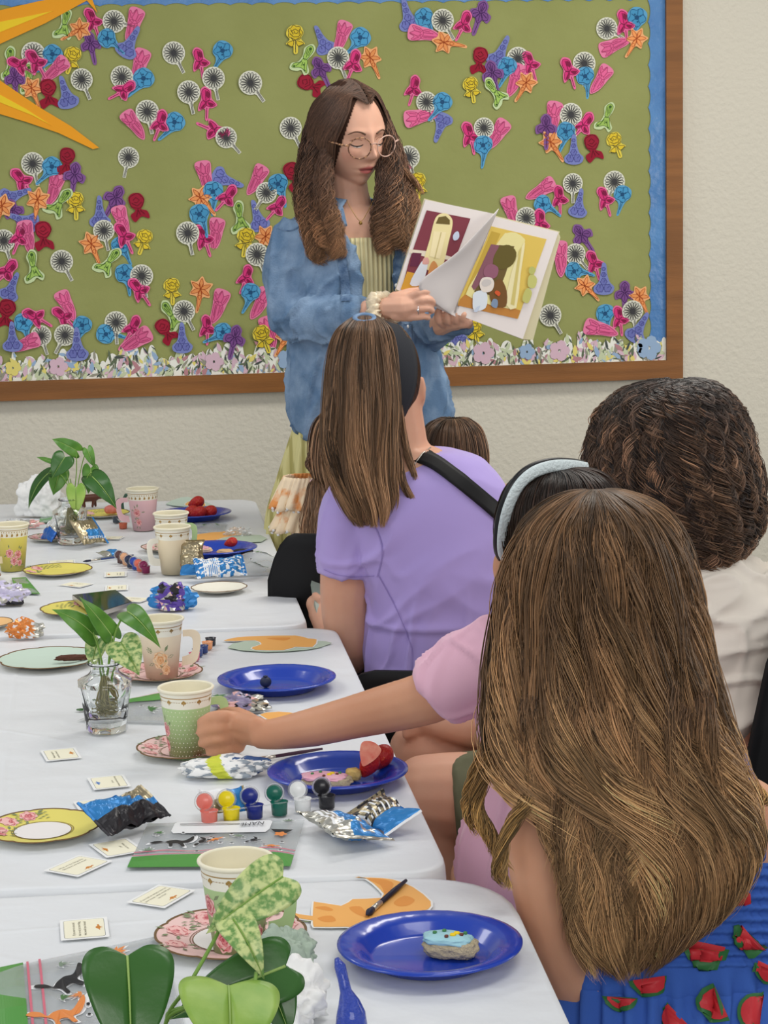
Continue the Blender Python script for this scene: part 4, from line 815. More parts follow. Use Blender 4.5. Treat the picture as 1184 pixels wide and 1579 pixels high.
# ---------------------------------------------------------------- food
M_berry = mat('strawberry_red', srgb(190, 36, 30), .35, .5, bump=(240, .8, .003), var=(240, srgb(222, 110, 60), .62, .7)); M_bcut = mat('strawberry_flesh', srgb(232, 110, 90), .4, .4, var=(60, srgb(244, 170, 140)))
def berry(px, py, d_up, rx, rot, label, cut=False, n_='strawberry'):
    p = onz(px, py); mb = MB(); rt = Matrix.Rotation(R(rot), 3, 'Y') @ Matrix.Rotation(R(20), 3, 'X'); rg = []
    for k in range(17):
        t_ = k/16; r = rx*math.sin(math.pi*t_)**.55*(1.05-.55*t_) if 0 < t_ < 1 else 1e-5
        rg.append([rt @ Vector((r*math.cos(2*math.pi*j/24), r*math.sin(2*math.pi*j/24)*(.6 if cut else 1), (.5-t_)*rx*2.5)) for j in range(24)])
    mb.rings(rg, 0); zm = min(v.z for v in mb.v); o = mb.build(n_, [M_berry], None, True); o.location = (p.x, p.y, TZ+d_up-zm); tag(o, label, 'strawberry'); return o
mb_ = berry(569, 1206, .0045, .0155, 25, 'cut strawberry half in front of the whole one on the blue plate', True)
mb = MB(); rt = Matrix.Rotation(R(25), 3, 'Y'); mb.add([tuple(mb_.location+rt @ (R0*(x*.0165)+Vector((0, 0, z*.0195)))-FH*.0125+Vector((0, 0, .0185))) for x, z in sm([(-.75, .6), (0, .85), (.75, .6), (.7, 0), (.3, -.6), (0, -.85), (-.3, -.6), (-.7, 0)])], [tuple(range(40))]); adopt(mb.build('cut_face', M_bcut), mb_)
berry(588, 1196, .006, .0165, 30, 'whole strawberry behind the cut half on the blue plate')
for px, py, du, l in ((294, 800, .004, 'left strawberry of the far pile'), (306, 802, .005, 'front middle strawberry of the far pile'), (322, 800, .004, 'right strawberry of the far pile'), (303, 796, .020, 'topmost strawberry of the far pile')): berry(px, py, du, .017, 70, l)
berry(356, 852, .012, .0125, 70, 'strawberry beside the beige cookie on the far blue plate')
p = onz(410, 1062); mb = MB(); mb.ball((0, 0, 0), (.0088, .0088, .0082), 20); mb.tube([(0, 0, .0075), (0, 0, .0092)], [.003, .0036], 12); o = mb.build('blueberry', mat('blueberry_skin', srgb(44, 50, 74), .5, .3), None, True); o.location = (p.x, p.y, TZ+.0105); tag(o, 'single blueberry on the blue plate of the middle table', 'blueberry')
M_cook = mat('cookie_crumb', srgb(190, 176, 146), .85, .15, bump=(160, 1, .006)); M_icb = mat('pale_blue_icing', srgb(160, 206, 216), .45, .4); M_icp = mat('pink_icing', srgb(236, 170, 190), .45, .4, var=(90, srgb(240, 190, 205)))
def lump(name, px, py, up, size, m, seed, rot=0, amp=.12, par=None, off=(0, 0, 0)):
    p = onz(px, py); bm = bmesh.new(); bmesh.ops.create_icosphere(bm, subdivisions=4, radius=1)
    for v in bm.verts:
        c = v.co.copy(); c = Vector([math.copysign(abs(a)**.75, a) for a in c]); v.co = c*(1+amp*noise.noise(c*2.4+Vector((seed, 0, 0)))+amp*.5*noise.noise(c*7+Vector((seed, 0, 0))))
    me = bpy.data.meshes.new(name); bm.to_mesh(me); bm.free(); me.transform(Matrix.Diagonal((size[0]/2, size[1]/2, size[2]/2, 1))); me.materials.append(m)
    for q in me.polygons: q.use_smooth = True
    o = bpy.data.objects.new(name, me); col.objects.link(o)
    if par: o.parent = par; o.location = off
    else: o.location = (p.x, p.y, TZ+up+size[2]*.5); o.rotation_euler.z = -YAW+R(rot)
    return o
def cookie(px, py, size, icing, label, up=.0025, rot=0, seed=1, sprinkles=True, cm_=None):
    c = lump('cookie_base', px, py, 0, size, cm_ or M_cook, seed); p = onz(px, py); t = empty('iced_cookie', (p.x, p.y, TZ+up), label, 'cookie', None, -YAW+R(rot))
    c.parent = t; c.rotation_euler.z = 0; c.location = (0, 0, size[2]*.46)
    if icing:
        ic = lump('icing', px, py, 0, (size[0]*.92, size[1]*.95, size[2]*.5), icing, seed+3, par=t, off=(-size[0]*.07, 0, size[2]*.86), amp=.15)
        if sprinkles:
            for k, (x, y, m) in enumerate(((.1, -.1, M_ye), (.25, -.05, cm('sprinkle_brown', 110, 60, 50)), (.0, -.25, cm('sprinkle_brown', 110, 60, 50)), (-.1, .2, cm('sprinkle_green', 70, 130, 80)), (.3, .1, cm('sprinkle_green', 70, 130, 80)), (-.25, .0, cm('sprinkle_green', 70, 130, 80)), (.15, .05, M_ye))):
                s_ = lump('sprinkle', px, py, 0, (.006 if m is M_ye else .004,)*2+(.003,), m, k, par=t, off=(x*size[0]-size[0]*.05, y*size[1], size[2]*1.13), amp=.05)
    return t
cookie(696, 1478, (.053, .034, .020), M_icb, 'pale blue frosted cookie on the nearest blue plate', rot=-14, up=.0026)
cookie(505, 1215, (.062, .04, .014), M_icp, 'pink frosted cookie beside the strawberries on the middle blue plate', rot=-5, up=.0026)
tag(lump('biscuit', 545, 1207, .003, (.02, .016, .016), mat('biscuit_tan', srgb(206, 176, 110), .8, .1, bump=(150, .8, .003)), 6), 'small tan biscuit behind the pink frosted cookie', 'biscuit')
cookie(303, 856, (.066, .04, .012), M_icp, 'pink frosted cookie on the far blue plate', up=.005, seed=5, sprinkles=False, cm_=cm('cookie_cream', 230, 200, 170))
tag(lump('biscuit', 347, 860, .004, (.034, .025, .014), mat('biscuit_beige', srgb(206, 170, 130), .8, .1), 7), 'beige biscuit beside the black stick on the far blue plate', 'biscuit')
tag(lump('chocolate_stick', 375, 858, .006, (.042, .014, .010), cm('black_stick', 40, 36, 38), 8, rot=4, amp=.05), 'black oblong treat at the right of the far blue plate', 'treat')
tag(lump('pink_macaroon', 172, 796, .006, (.032, .026, .02), cm('reddish_pink', 206, 120, 110), 9), 'reddish pink cookie on the small yellow plate at the far end', 'cookie')
tag(lump('twig_piece', 112, 1024, .006, (.052, .010, .009), mat('brown_bark', srgb(96, 60, 48), .7, bump=(200, .6, .003)), 10, rot=6, amp=.3), 'brown twig-shaped toy on the pale green plate', 'toy')
# toy animals
def toy(name, px, py, parts, m, label, s_=1):
    p = onz(px, py); mb = MB()
    for a, b, ra, rb_ in parts: mb.cap(Vector(a)*s_, Vector(b)*s_, ra*s_, rb_*s_, 10)
    o = fuse(mb, name, m, .0012, 2); o.location = (p.x, p.y, TZ+.0012); o.rotation_euler.z = -YAW; tag(o, label, 'toy animal')
toy('toy_bear', 140, 783, [((-.016, 0, .022), (.012, 0, .024), .009, .009), ((.012, 0, .026), (.024, 0, .024), .006, .0045), ((.024, 0, .024), (.030, 0, .022), .003, .002), ((-.018, .004, .018), (-.019, .005, .003), .0045, .003), ((-.017, -.004, .018), (-.014, -.005, .003), .0045, .003), ((.010, .004, .018), (.011, .005, .003), .004, .003), ((.008, -.004, .018), (.005, -.005, .003), .004, .003), ((.016, .004, .031), (.016, .004, .033), .002, .002), ((.016, -.004, .031), (.016, -.004, .033), .002, .002)], mat('toy_brown', srgb(92, 52, 36), .4, .4), 'brown toy bear standing by the far pink cup')
toy('toy_dinosaur', 188, 787, [((-.006, 0, .022), (.006, 0, .024), .007, .006), ((.006, 0, .026), (.011, 0, .036), .004, .004), ((.011, 0, .036), (.019, 0, .036), .004, .002), ((-.006, 0, .022), (-.022, 0, .012), .005, .001), ((-.002, .004, .018), (0, .004, .002), .0035, .0025), ((.002, -.004, .018), (.004, -.004, .002), .0035, .0025), ((.009, .003, .025), (.013, .003, .021), .0015, .001)], mat('toy_green', srgb(60, 92, 76), .4, .4), 'dark green toy dinosaur behind the far pink cup')
# ---------------------------------------------------------------- vases and pothos
M_glass = mat('clear_glass', (.96, .98, .98), .02, .5, trans=1, ior=1.46); M_root = mat('pale_roots', srgb(150, 142, 92), .6); M_water = mat('water', (.93, .97, .93), .01, .5, trans=1, ior=1.2)
M_lf = mat('pothos_green', srgb(74, 124, 44), .35, .5, bump=(40, .25, .003), var=(28, srgb(92, 142, 52), .4, .62)); M_lfd = mat('pothos_dark', srgb(52, 98, 40), .32, .5, bump=(40, .25, .003), var=(30, srgb(54, 98, 40))); M_lfl = mat('pothos_light', srgb(120, 160, 62), .4, .5, bump=(40, .25, .003), var=(30, srgb(150, 180, 84)))
M_lfv = mat('pothos_variegated', srgb(196, 208, 140), .4, .45, bump=(60, .3, .003), var=(170, srgb(104, 146, 78), .42, .6)); M_stem = mat('pothos_stem', srgb(120, 158, 70), .45, .4); M_rib = cm('leaf_midrib', 150, 180, 100)
HO = [(0, 0), (-.09, .10), (-.17, .22), (-.16, .34), (-.08, .44), (.06, .5), (.22, .49), (.4, .43), (.58, .34), (.74, .22), (.88, .09), (1, 0)]
def leaf(parent, B_, T_, W, side, m, name='leaf', droop=.12, fold=.25, seed=0, lobe=1):
    """B_ petiole joint, T_ tip, side = rough direction of the leaf's width"""
    B_ = Vector(B_); T_ = Vector(T_); L = (T_-B_).length; d = (T_-B_).normalized(); s_ = Vector(side); s_ = (s_-d*s_.dot(d)).normalized(); n_ = s_.cross(d)
    if n_.z < 0: n_ = -n_
    ho = [tuple(q) for q in cr([(a*(lobe if a < 0 else 1), b) for a, b in HO], 4)]; K_ = len(ho)-1; ns = 6; mb = MB()
    def pt(t, wv, sg):
        q = abs(wv); z = -droop*L*(t*t-t)*-1*-1 + fold*q*W*(1-q*1.2)*.6 + .012*L*math.sin(t*9+seed+sg)*q*3
        return B_+d*(t*L)+s_*(sg*wv*W)+n_*(z+droop*L*4*t*(1-t)*.5)
    for sg in (1, -1):
        g = [[pt(lerp(k/K_, ho[k][0], u), ho[k][1]*u, sg) for u in [j/ns for j in range(ns+1)]] for k in range(K_+1)]
        b = len(mb.v); mb.v += [v for r in g for v in r]
        for k in range(K_):
            for j in range(ns):
                f = (b+k*(ns+1)+j, b+(k+1)*(ns+1)+j, b+(k+1)*(ns+1)+j+1, b+k*(ns+1)+j+1); mb.f.append(f if sg > 0 else f[::-1]); mb.m.append(0)
    o = mb.build(name, m, None, True); md = o.modifiers.new('thick', 'SOLIDIFY'); md.thickness = .0006
    adopt(o, parent)
    mb = MB(); mb.tube([pt(k/16, 0, 1)+n_*.0004 for k in range(17)], [lerp(.0011, .0003, k/16)*(L/.08) for k in range(17)], 6); adopt(mb.build('midrib', M_rib if m is not M_lfv else M_stem, None, True), o)
    return o
def stem(parent, pts, r=.0016):
    mb = MB(); mb.tube(cr([tuple(p) for p in pts], 6), r, 8); return adopt(mb.build('stem', M_stem, None, True), parent)
def vase(px, py, label, s_=1.0):
    t = put('bud_vase', px, py, label, 'vase'); n = 64; rg = []
    prof = [(.0001, 0), (.026, 0), (.029, .003), (.0295, .012), (.034, .045), (.0385, .066), (.0375, .073), (.024, .080), (.0195, .085), (.019, .092), (.024, .0955), (.0245, .098), (.0215, .0985), (.017, .092), (.0175, .084), (.022, .078), (.034, .070), (.0345, .064), (.030, .045), (.0245, .016), (.0001, .012)]
    for i, (r, z) in enumerate(prof):
        rg.append([(r*(1-(.045*abs(math.cos(4*a)) if .004 < z < .072 and 1 < i < 8 else 0))*math.cos(a)*s_, r*(1-(.045*abs(math.cos(4*a)) if .004 < z < .072 and 1 < i < 8 else 0))*math.sin(a)*s_, z*s_) for a in [2*math.pi*j/n for j in range(n)]])
    mb = MB(); mb.rings(rg, 0, False); mb.build('glass_body', M_glass, t, True)
    mb = MB(); rr_ = random.Random(int(px))
    for k in range(60):
        a = rr_.uniform(0, 6.28); h0 = rr_.uniform(.03, .05); pts = [(.004*math.cos(a), .004*math.sin(a), .075)]
        for j in range(5): pts.append((.019*math.cos(a+j*.9)*rr_.random(), .019*math.sin(a+j*.9)*rr_.random(), lerp(h0, .0145, j/4)))
        mb.tube([Vector(p)*s_ for p in cr(pts, 4)], .0007*s_, 5)
    mb.build('roots', M_root, t, True)
    return t
v1 = vase(165, 1127, 'crystal glass vase of roots holding the middle pothos'); v2 = vase(110, 838, 'glass vase behind the foil wrappers holding the far pothos', 1.0)
def plant(label, dB, stems, leaves, name='pothos_cutting'):
    """all positions (px, py, depth offset) around depth dB"""
    A = lambda p: at(p[0], p[1], dB+p[2])
    b = A(stems[0][0]); t = empty(name, b, label, 'plant')
    for s_ in stems: stem(t, [A(p) for p in s_], .0011 if dB > 3.5 else .0015)
    for k, (b_, tp, W, sd, m, dr) in enumerate(leaves): leaf(t, A(b_), A(tp), W, RI*sd[0]+UI*sd[1]+FW*sd[2], m, droop=dr, seed=k, lobe=.55 if dB < 1.7 else 1)
    return t
d1 = (onz(165, 1127)-CAM).dot(FW)
plant('three-leaved pothos cutting in the crystal vase on the middle table', d1, [[(163, 1085, 0), (165, 1040, 0), (172, 1005, 0), (178, 975, 0), (190, 950, 0), (200, 945, 0)], [(162, 1085, 0), (160, 1040, 0), (152, 1000, 0), (143, 975, .0)], [(165, 1080, 0), (166, 1040, 0), (170, 1000, 0), (172, 985, 0), (170, 975, 0)], [(168, 1080, 0), (175, 1035, -.005), (184, 1000, -.01), (190, 985, -.01)], [(160, 1080, 0), (155, 1040, .01), (150, 1000, .02), (152, 985, .02)]],
      [((143, 978, 0), (80, 940, -.01), .034, (.3, 1, .5), M_lf, .25), ((172, 980, 0), (122, 920, -.02), .030, (.8, -.6, .4), M_lf, .1), ((196, 943, 0), (248, 1000, -.02), .034, (.6, .7, .3), M_lf, .45), ((186, 990, -.015), (215, 1042, -.03), .050, (1, .3, .2), M_lfv, .25), ((152, 985, .02), (142, 1032, .01), .036, (1, .1, -.3), M_lfv, .1), ((170, 1000, 0), (166, 975, .01), .010, (1, 0, 0), M_lf, .0)])
d2 = (onz(110, 838)-CAM).dot(FW)
plant('bushy pothos cutting in the far vase left of the pink cup', d2, [[(113, 800, 0), (115, 760, 0), (118, 725, 0), (117, 700, 0), (112, 690, 0)], [(115, 800, 0), (120, 750, 0), (128, 710, 0), (135, 695, 0)], [(112, 800, 0), (108, 760, 0), (100, 740, 0), (90, 730, 0), (75, 730, 0)], [(116, 800, 0), (122, 770, 0), (135, 735, 0), (142, 728, 0)], [(114, 800, 0), (115, 775, -.02), (116, 758, -.02)], [(113, 800, 0), (106, 745, -.01), (100, 715, -.01)], [(113, 800, 0), (112, 760, .02), (108, 738, .02)]],
      [((118, 695, 0), (80, 677, .0), .034, (.3, 1, .2), M_lf, .25), ((100, 705, -.02), (80, 738, -.03), .048, (1, .5, .2), M_lfd, .15), ((135, 693, 0), (147, 722, 0), .024, (1, .4, 0), M_lf, .2), ((142, 735, 0), (180, 785, -.02), .052, (.7, .6, .3), M_lfd, .25), ((117, 752, -.025), (117, 795, -.03), .042, (1, 0, .2), M_lfl, .12), ((74, 730, 0), (44, 785, 0), .028, (.8, .3, .3), M_lfd, .35), ((92, 726, .02), (82, 764, .02), .045, (1, .2, .2), M_lf, .1), ((140, 722, .02), (136, 762, .02), .036, (1, .1, .2), M_lf, .1), ((80, 712, .03), (56, 705, .03), .012, (0, 1, .3), M_lf, .1)])
plant('large pothos cutting with dark and variegated leaves nearest the camera', 1.52, [[(250, 1640, 0), (258, 1568, 0), (290, 1520, 0), (330, 1450, .02), (352, 1405, .03), (375, 1385, .03)], [(250, 1640, 0), (258, 1572, 0), (300, 1550, -.01), (350, 1525, -.02)], [(258, 1575, 0), (262, 1560, 0), (300, 1550, -.01)], [(338, 1438, .02), (350, 1418, .02), (360, 1412, .02)], [(250, 1640, 0), (246, 1600, 0), (225, 1560, -.01), (200, 1505, -.02)], [(395, 1500, .0), (392, 1515, -.01), (380, 1525, -.01)]],
      [((196, 1474, -.02), (202, 1650, -.05), .066, (1, 0, .25), M_lfd, .10), ((262, 1490, .03), (300, 1568, .02), .0, (1, .3, .3), M_lfd, .1) if 0 else ((440, 1490, .03), (262, 1572, .02), .050, (.3, 1, .4), M_lfd, .1), ((352, 1520, -.02), (352, 1650, -.06), .074, (1, -.05, .3), M_lfl, .12), ((436, 1352, .03), (318, 1440, .02), .043, (.5, 1, .3), M_lfv, .12), ((356, 1413, .02), (408, 1512, .0), .028, (1, .4, .3), M_lfv, .3), ((410, 1505, .03), (448, 1600, .02), .038, (1, .3, .3), M_lfd, .1)])
p = at(250, 1640, 1.52); tv = vase(250, 1800, 'vase of the nearest pothos below the photo edge'); tv.location = (p.x, p.y, TZ+.0006)
crumple('loose_leaf', 128, 1096, (.02, .008, .003), 'small green leaf scrap left of the crystal vase', 'leaf', M_lfd, 31, .2)
# ---------------------------------------------------------------- people: helpers
def W_(px, py, h):
    d = ray(px, py); return CAM+d*(h/d.dot(FH))
def mpp(px, py, h): return (W_(px, py, h)-CAM).dot(FW)/F_PX
def pxy(P):
    d = Vector(P)-CAM; z = d.dot(FW); return (CX+F_PX*d.dot(RI)/z, CY-F_PX*d.dot(UI)/z)
def ringpx(py, xl, xr, h, dt, n=40, ex=2.3, yaw=0):
    c = W_((xl+xr)/2, py, h); w = (xr-xl)/2*mpp((xl+xr)/2, py, h); out = []
    for k in range(n):
        a = 2*math.pi*k/n; ca, sa = math.cos(a), math.sin(a)
        out.append(c+R0*w*math.copysign(abs(ca)**(2/ex), ca)+FH*dt*math.copysign(abs(sa)**(2/ex), sa))
    return out
def loftpx(mb, rows, h0, n=40, ex=2.3, sub=5, mi=0, caps=True):
    """rows (py, xl, xr, dh, dt)"""
    rr_ = cr(rows, sub); mb.rings([ringpx(r[0], r[1], r[2], h0+r[3], r[4], n, ex) for r in rr_], mi, caps)
def chainpx(mb, pts, n=14, sub=1, mi=0):
    """pts (px, py, h, radius in m)"""
    P = cr(pts, sub) if sub > 1 else pts
    mb.chain([(W_(p[0], p[1], p[2]), p[3]) for p in P], n, mi)
def sleeve(mb, pts, sub=4):
    P = cr(pts, sub); mb.tube([W_(p[0], p[1], p[2]) for p in P], [p[3] for p in P], 28)
def vn(P, seed=0):
    P = P+seed*17.31; I = np.floor(P).astype(np.int64); f = P-I; f = f*f*(3-2*f)
    def hsh(i, j, k):
        n = (i*374761393+j*668265263+k*2147483647+seed*1274126177) & 0xffffffff
        n = ((n ^ (n >> 13))*1274126177) & 0xffffffff; return ((n ^ (n >> 16)) & 0xffff)/32767.5-1
    r = 0
    for a in (0, 1):
        for b in (0, 1):
            for c in (0, 1):
                w_ = (f[:, 0] if a else 1-f[:, 0])*(f[:, 1] if b else 1-f[:, 1])*(f[:, 2] if c else 1-f[:, 2])
                r = r+w_*hsh(I[:, 0]+a, I[:, 1]+b, I[:, 2]+c)
    return r
def folds(specs):
    """specs: (fold direction, spacing m, amplitude m, centre or None, radius, seed)"""
    def fn(co_, no):
        d = np.zeros(len(co_))
        for dr, sp, amp, c, rad, sd in specs:
            u = np.array(Vector(dr).normalized()); al = co_ @ u; perp = co_-np.outer(al, u)
            q = perp/sp+np.outer(al, u)/(sp*6); q = q+.5*vn(co_/(sp*3), sd+3)[:, None]
            v = vn(q, sd); v = np.clip(1-np.abs(v)*4.5, 0, 1)**1.3
            if c is not None: v = v*np.exp(-np.sum((co_-np.array(c))**2, 1)/(rad*rad))
            d += 2.4*amp*v
        return co_+no*d[:, None]
    return fn
# ---- hair
M_hairs = {}
def hair_mat(name='hair_strands', rough=.42):
    if name not in M_hairs:
        m = mat(name, (.2, .12, .08), rough, .35, attr='col'); M_hairs[name] = m
    return M_hairs[name]
def strands(name, paths, r0, r1, cols, parent, m=None):
    """paths S x P x 3, cols S x P x 3 (sRGB 0-255)"""
    S, P_, _ = paths.shape; T = np.gradient(paths, axis=1); T /= np.linalg.norm(T, axis=2, keepdims=True)+1e-9
    ref = np.array(FH)[None, None, :]*np.ones_like(T); A = np.cross(T, ref); A /= np.linalg.norm(A, axis=2, keepdims=True)+1e-9; Bv = np.cross(T, A)
    tt = np.linspace(0, 1, P_); rad = (r0*(1-tt)+r1*tt)[None, :, None]; rad = rad*np.minimum(1, (1-tt)*8+.15)[None, :, None]
    V_ = np.stack([paths+rad*(A*math.cos(a)+Bv*math.sin(a)) for a in (0, 2.094, 4.189)], 2)     # S P 3 3
    idx = np.arange(S*P_*3).reshape(S, P_, 3); q = []
    for k in range(3):
        a = idx[:, :-1, k]; b = idx[:, :-1, (k+1) % 3]; c = idx[:, 1:, (k+1) % 3]; d = idx[:, 1:, k]; q.append(np.stack([a, b, c, d], -1).reshape(-1, 4))
    F_ = np.concatenate(q); me = bpy.data.meshes.new(name); nv = S*P_*3
    me.vertices.add(nv); me.vertices.foreach_set('co', V_.reshape(-1).astype(np.float32)); me.loops.add(len(F_)*4); me.loops.foreach_set('vertex_index', F_.reshape(-1).astype(np.int32))
    me.polygons.add(len(F_)); me.polygons.foreach_set('loop_start', np.arange(0, len(F_)*4, 4, dtype=np.int32)); me.polygons.foreach_set('use_smooth', np.ones(len(F_), bool)); me.update(); me.validate()
    c = np.clip(cols/255, 0, 1); c = np.where(c <= .04045, c/12.92, ((c+.055)/1.055)**2.4)
    ca = np.ones((S, P_, 3, 4)); ca[..., :3] = c[:, :, None, :]
    at_ = me.attributes.new('col', 'FLOAT_COLOR', 'POINT'); at_.data.foreach_set('color', ca.reshape(-1).astype(np.float32))
    me.materials.append(m or hair_mat()); o = bpy.data.objects.new(name, me); col.objects.link(o); adopt(o, parent); return o
def hcol(S, P_, root, mid, tip, var=.22, rng=None, clump=None, warm=None):
    t = np.linspace(0, 1, P_)[None, :, None]; root, mid, tip = [np.array(c, float)[None, None, :] for c in (root, mid, tip)]
    base = np.where(t < .5, root+(mid-root)*t*2, mid+(tip-mid)*(t*2-1)); b = 1+var*rng.standard_normal((S, 1, 1))
    if clump is not None: b = b*(1+.16*clump[:, None, None])
    b = np.clip(b, .45, 1.7); return base*b
def env_hair(name, rows, h0, n, parent, root, mid, tip, th=(0, 360), amp=(0, .006), waves=3, r=(.0007, .0004), s=(.86, 1.04), vend=(.75, 1), P_=30, clumps=60, cl=.55, seed=1, vstart=(0, .04), twist=0, var=.22, flare=0, m=None, jit=.002, curly=False):
    """rows (py, xl, xr, dh, dt), strands run down the envelope; theta -90 faces the camera"""
    rng = np.random.default_rng(seed); E_ = np.array(cr(rows, 12)); N = len(E_)
    C = np.array([W_((e[1]+e[2])/2, e[0], h0+e[3]) for e in E_]); a = np.array([(e[2]-e[1])/2*mpp((e[1]+e[2])/2, e[0], h0+e[3]) for e in E_]); b = E_[:, 4]
    thc = np.radians(rng.uniform(th[0], th[1], clumps)); ci = rng.integers(0, clumps, n); th0 = thc[ci]+rng.normal(0, math.radians((th[1]-th[0])/clumps*1.1), n)
    th0 = np.clip(th0, math.radians(th[0]), math.radians(th[1])) if th[1]-th[0] < 359 else th0
    t = np.linspace(0, 1, P_)[None, :]; v0 = rng.uniform(*vstart, n)[:, None]; v1 = (rng.uniform(*vend, clumps)[ci]+rng.normal(0, .03, n)).clip(.1, 1)[:, None]
    if curly: v0 = (rng.uniform(0, .55, clumps)**1.1)[ci][:, None]; v1 = np.minimum(1, v0+rng.uniform(.30, .55, clumps)[ci][:, None]+rng.normal(0, .02, n)[:, None]); th0 = thc[ci]+rng.normal(0, .03, n)
    v = v0+(v1-v0)*t; k = v*(N-1); k0 = np.floor(k).astype(int).clip(0, N-2); f = k-k0
    Ci = C[k0]*(1-f)[..., None]+C[k0+1]*f[..., None]; ai = a[k0]*(1-f)+a[k0+1]*f; bi = b[k0]*(1-f)+b[k0+1]*f
    thv = th0[:, None]+(thc[ci]-th0)[:, None]*cl*t+twist*t
    sv = rng.uniform(*s, n)[:, None]*np.ones_like(t); sc_ = sv*(1-.05*t)+flare*t
    if curly: sc_ = (rng.uniform(*s, clumps)[ci]+rng.normal(0, .007, n))[:, None]*np.ones_like(t)
    ph = rng.uniform(0, 6.28, clumps)[ci][:, None]+rng.normal(0, .18 if curly else .35, n)[:, None]; wv = (waves*rng.uniform(.75, 1.3, clumps)[ci])[:, None]
    A_ = (amp[0]+(amp[1]-amp[0])*t**1.2)*rng.uniform(.5, 1.4, clumps)[ci][:, None]
    r0 = np.array(R0); fh = np.array(FH); ct, st = np.cos(thv), np.sin(thv)
    pos = Ci+sc_[..., None]*(ai[..., None]*ct[..., None]*r0+bi[..., None]*st[..., None]*fh)
    rad = ct[..., None]*r0+st[..., None]*fh; tan = -st[..., None]*r0+ct[..., None]*fh
    pos = pos+(A_*np.sin(6.283*wv*t+ph))[..., None]*tan+(A_*.7*np.cos(6.283*wv*t+ph))[..., None]*rad+rng.normal(0, jit, (n, 1, 3))*np.minimum(t*4, 1)[..., None]
    cols = hcol(n, P_, root, mid, tip, var, rng, rng.standard_normal(clumps)[ci])
    return strands(name, pos, r[0], r[1], cols, parent, m)
def lock_hair(name, guides, n, parent, root, mid, tip, amp=(0, .004), waves=3, r=(.0007, .0004), P_=28, seed=1, var=.22, clumps=6, vend=(.8, 1), m=None, cl=.5, dz=.8):
    """guides: list of [(px, py, h, spread m)]; strands fill a soft tube round each"""
    rng = np.random.default_rng(seed); allp = []; cl_ = []
    per = n//len(guides)
    for gi, g in enumerate(guides):
        G = np.array([list(W_(q[0], q[1], q[2]))+[q[3]] for q in cr(g, 10)]); N = len(G); t = np.linspace(0, 1, P_)[None, :]
        v1 = rng.uniform(*vend, per)[:, None]; k = v1*t*(N-1); k0 = np.floor(k).astype(int).clip(0, N-2); f = (k-k0)[..., None]; Q = G[k0]*(1-f)+G[k0+1]*f
        cc = rng.standard_normal((clumps, 3)); cc /= np.linalg.norm(cc, axis=1, keepdims=True); cc *= rng.uniform(.2, 1, (clumps, 1)); ci = rng.integers(0, clumps, per)
        off = rng.standard_normal((per, 3)); off /= np.linalg.norm(off, axis=1, keepdims=True); off *= rng.uniform(.2, 1, (per, 1))**.5
        o_ = off[:, None, :]*(1-cl*t[..., None])+cc[ci][:, None, :]*cl*t[..., None]
        ph = rng.uniform(0, 6.28, clumps)[ci][:, None]+rng.normal(0, .3, per)[:, None]; A_ = (amp[0]+(amp[1]-amp[0])*t)*rng.uniform(.6, 1.3, clumps)[ci][:, None]; wv = waves*rng.uniform(.8, 1.2, clumps)[ci][:, None]
        pos = Q[..., :3]+o_*Q[..., 3:4]+(A_*np.sin(6.283*wv*t+ph))[..., None]*np.array(R0)+(A_*dz*np.cos(6.283*wv*t+ph))[..., None]*np.array(FH)
        allp.append(pos); cl_.append(rng.standard_normal(clumps)[ci])
    pos = np.concatenate(allp); cols = hcol(len(pos), P_, root, mid, tip, var, rng, np.concatenate(cl_)); return strands(name, pos, r[0], r[1], cols, parent, m)
def person(px, h, label):
    p = W_(px, 900, h); o = empty('person', (p.x, p.y, 0), label, 'person', None, -YAW); return o
def decal(target, pts, m, parent, name, off=.0012, rings=7, sub=1, closed=True):
    """a printed patch laid on target's surface where the photo shows it"""
    bpy.context.view_layer.update(); inv = target.matrix_world.inverted(); P = cr(pts, sub, True) if sub > 1 else [np.array(p, float) for p in pts]
    cx = sum(p[0] for p in P)/len(P); cy = sum(p[1] for p in P)/len(P)
    def hit(x, y):
        d = ray(x, y).normalized(); o_ = inv @ CAM; dd = (inv.to_3x3() @ d).normalized(); ok, l, nn, i = target.ray_cast(o_, dd)
        return (target.matrix_world @ l + (target.matrix_world.to_3x3() @ nn).normalized()*(off if nn.dot(dd) < 0 else -off)) if ok else None
    vs = []; n = len(P); good = True; last = None
    for k in range(rings+1):
        for p in P:
            q = hit(cx+(p[0]-cx)*k/rings, cy+(p[1]-cy)*k/rings)
            if q is None: q = last
            vs.append(q); last = q
    if any(v is None for v in vs): return None
    mb = MB(); mb.add(vs, [(k*n+i, k*n+(i+1) % n, (k+1)*n+(i+1) % n, (k+1)*n+i) for k in range(rings) for i in range(n)])
    return adopt(mb.build(name, m, None, True), parent)
M_skin = mat('skin_light', srgb(214, 166, 140), .48, .35, sss=.12, bump=(350, .12, .001), var=(9, srgb(206, 150, 124))); M_skin2 = mat('skin_tan', srgb(208, 154, 122), .48, .35, sss=.12, bump=(350, .12, .001), var=(10, srgb(198, 142, 110)))
M_skin3 = mat('skin_girl', srgb(220, 166, 134), .48, .35, sss=.12, bump=(350, .12, .001), var=(9, srgb(212, 156, 124)))
M_jersey = lambda n, c: mat(n, srgb(*c), .85, .12, bump=(900, .15, .0006), sheen=.2)
M_black = mat('black_plastic', srgb(18, 18, 20), .55, .3); M_olive = mat('olive_cotton', srgb(104, 104, 82), .85, .1, bump=(700, .3, .001))
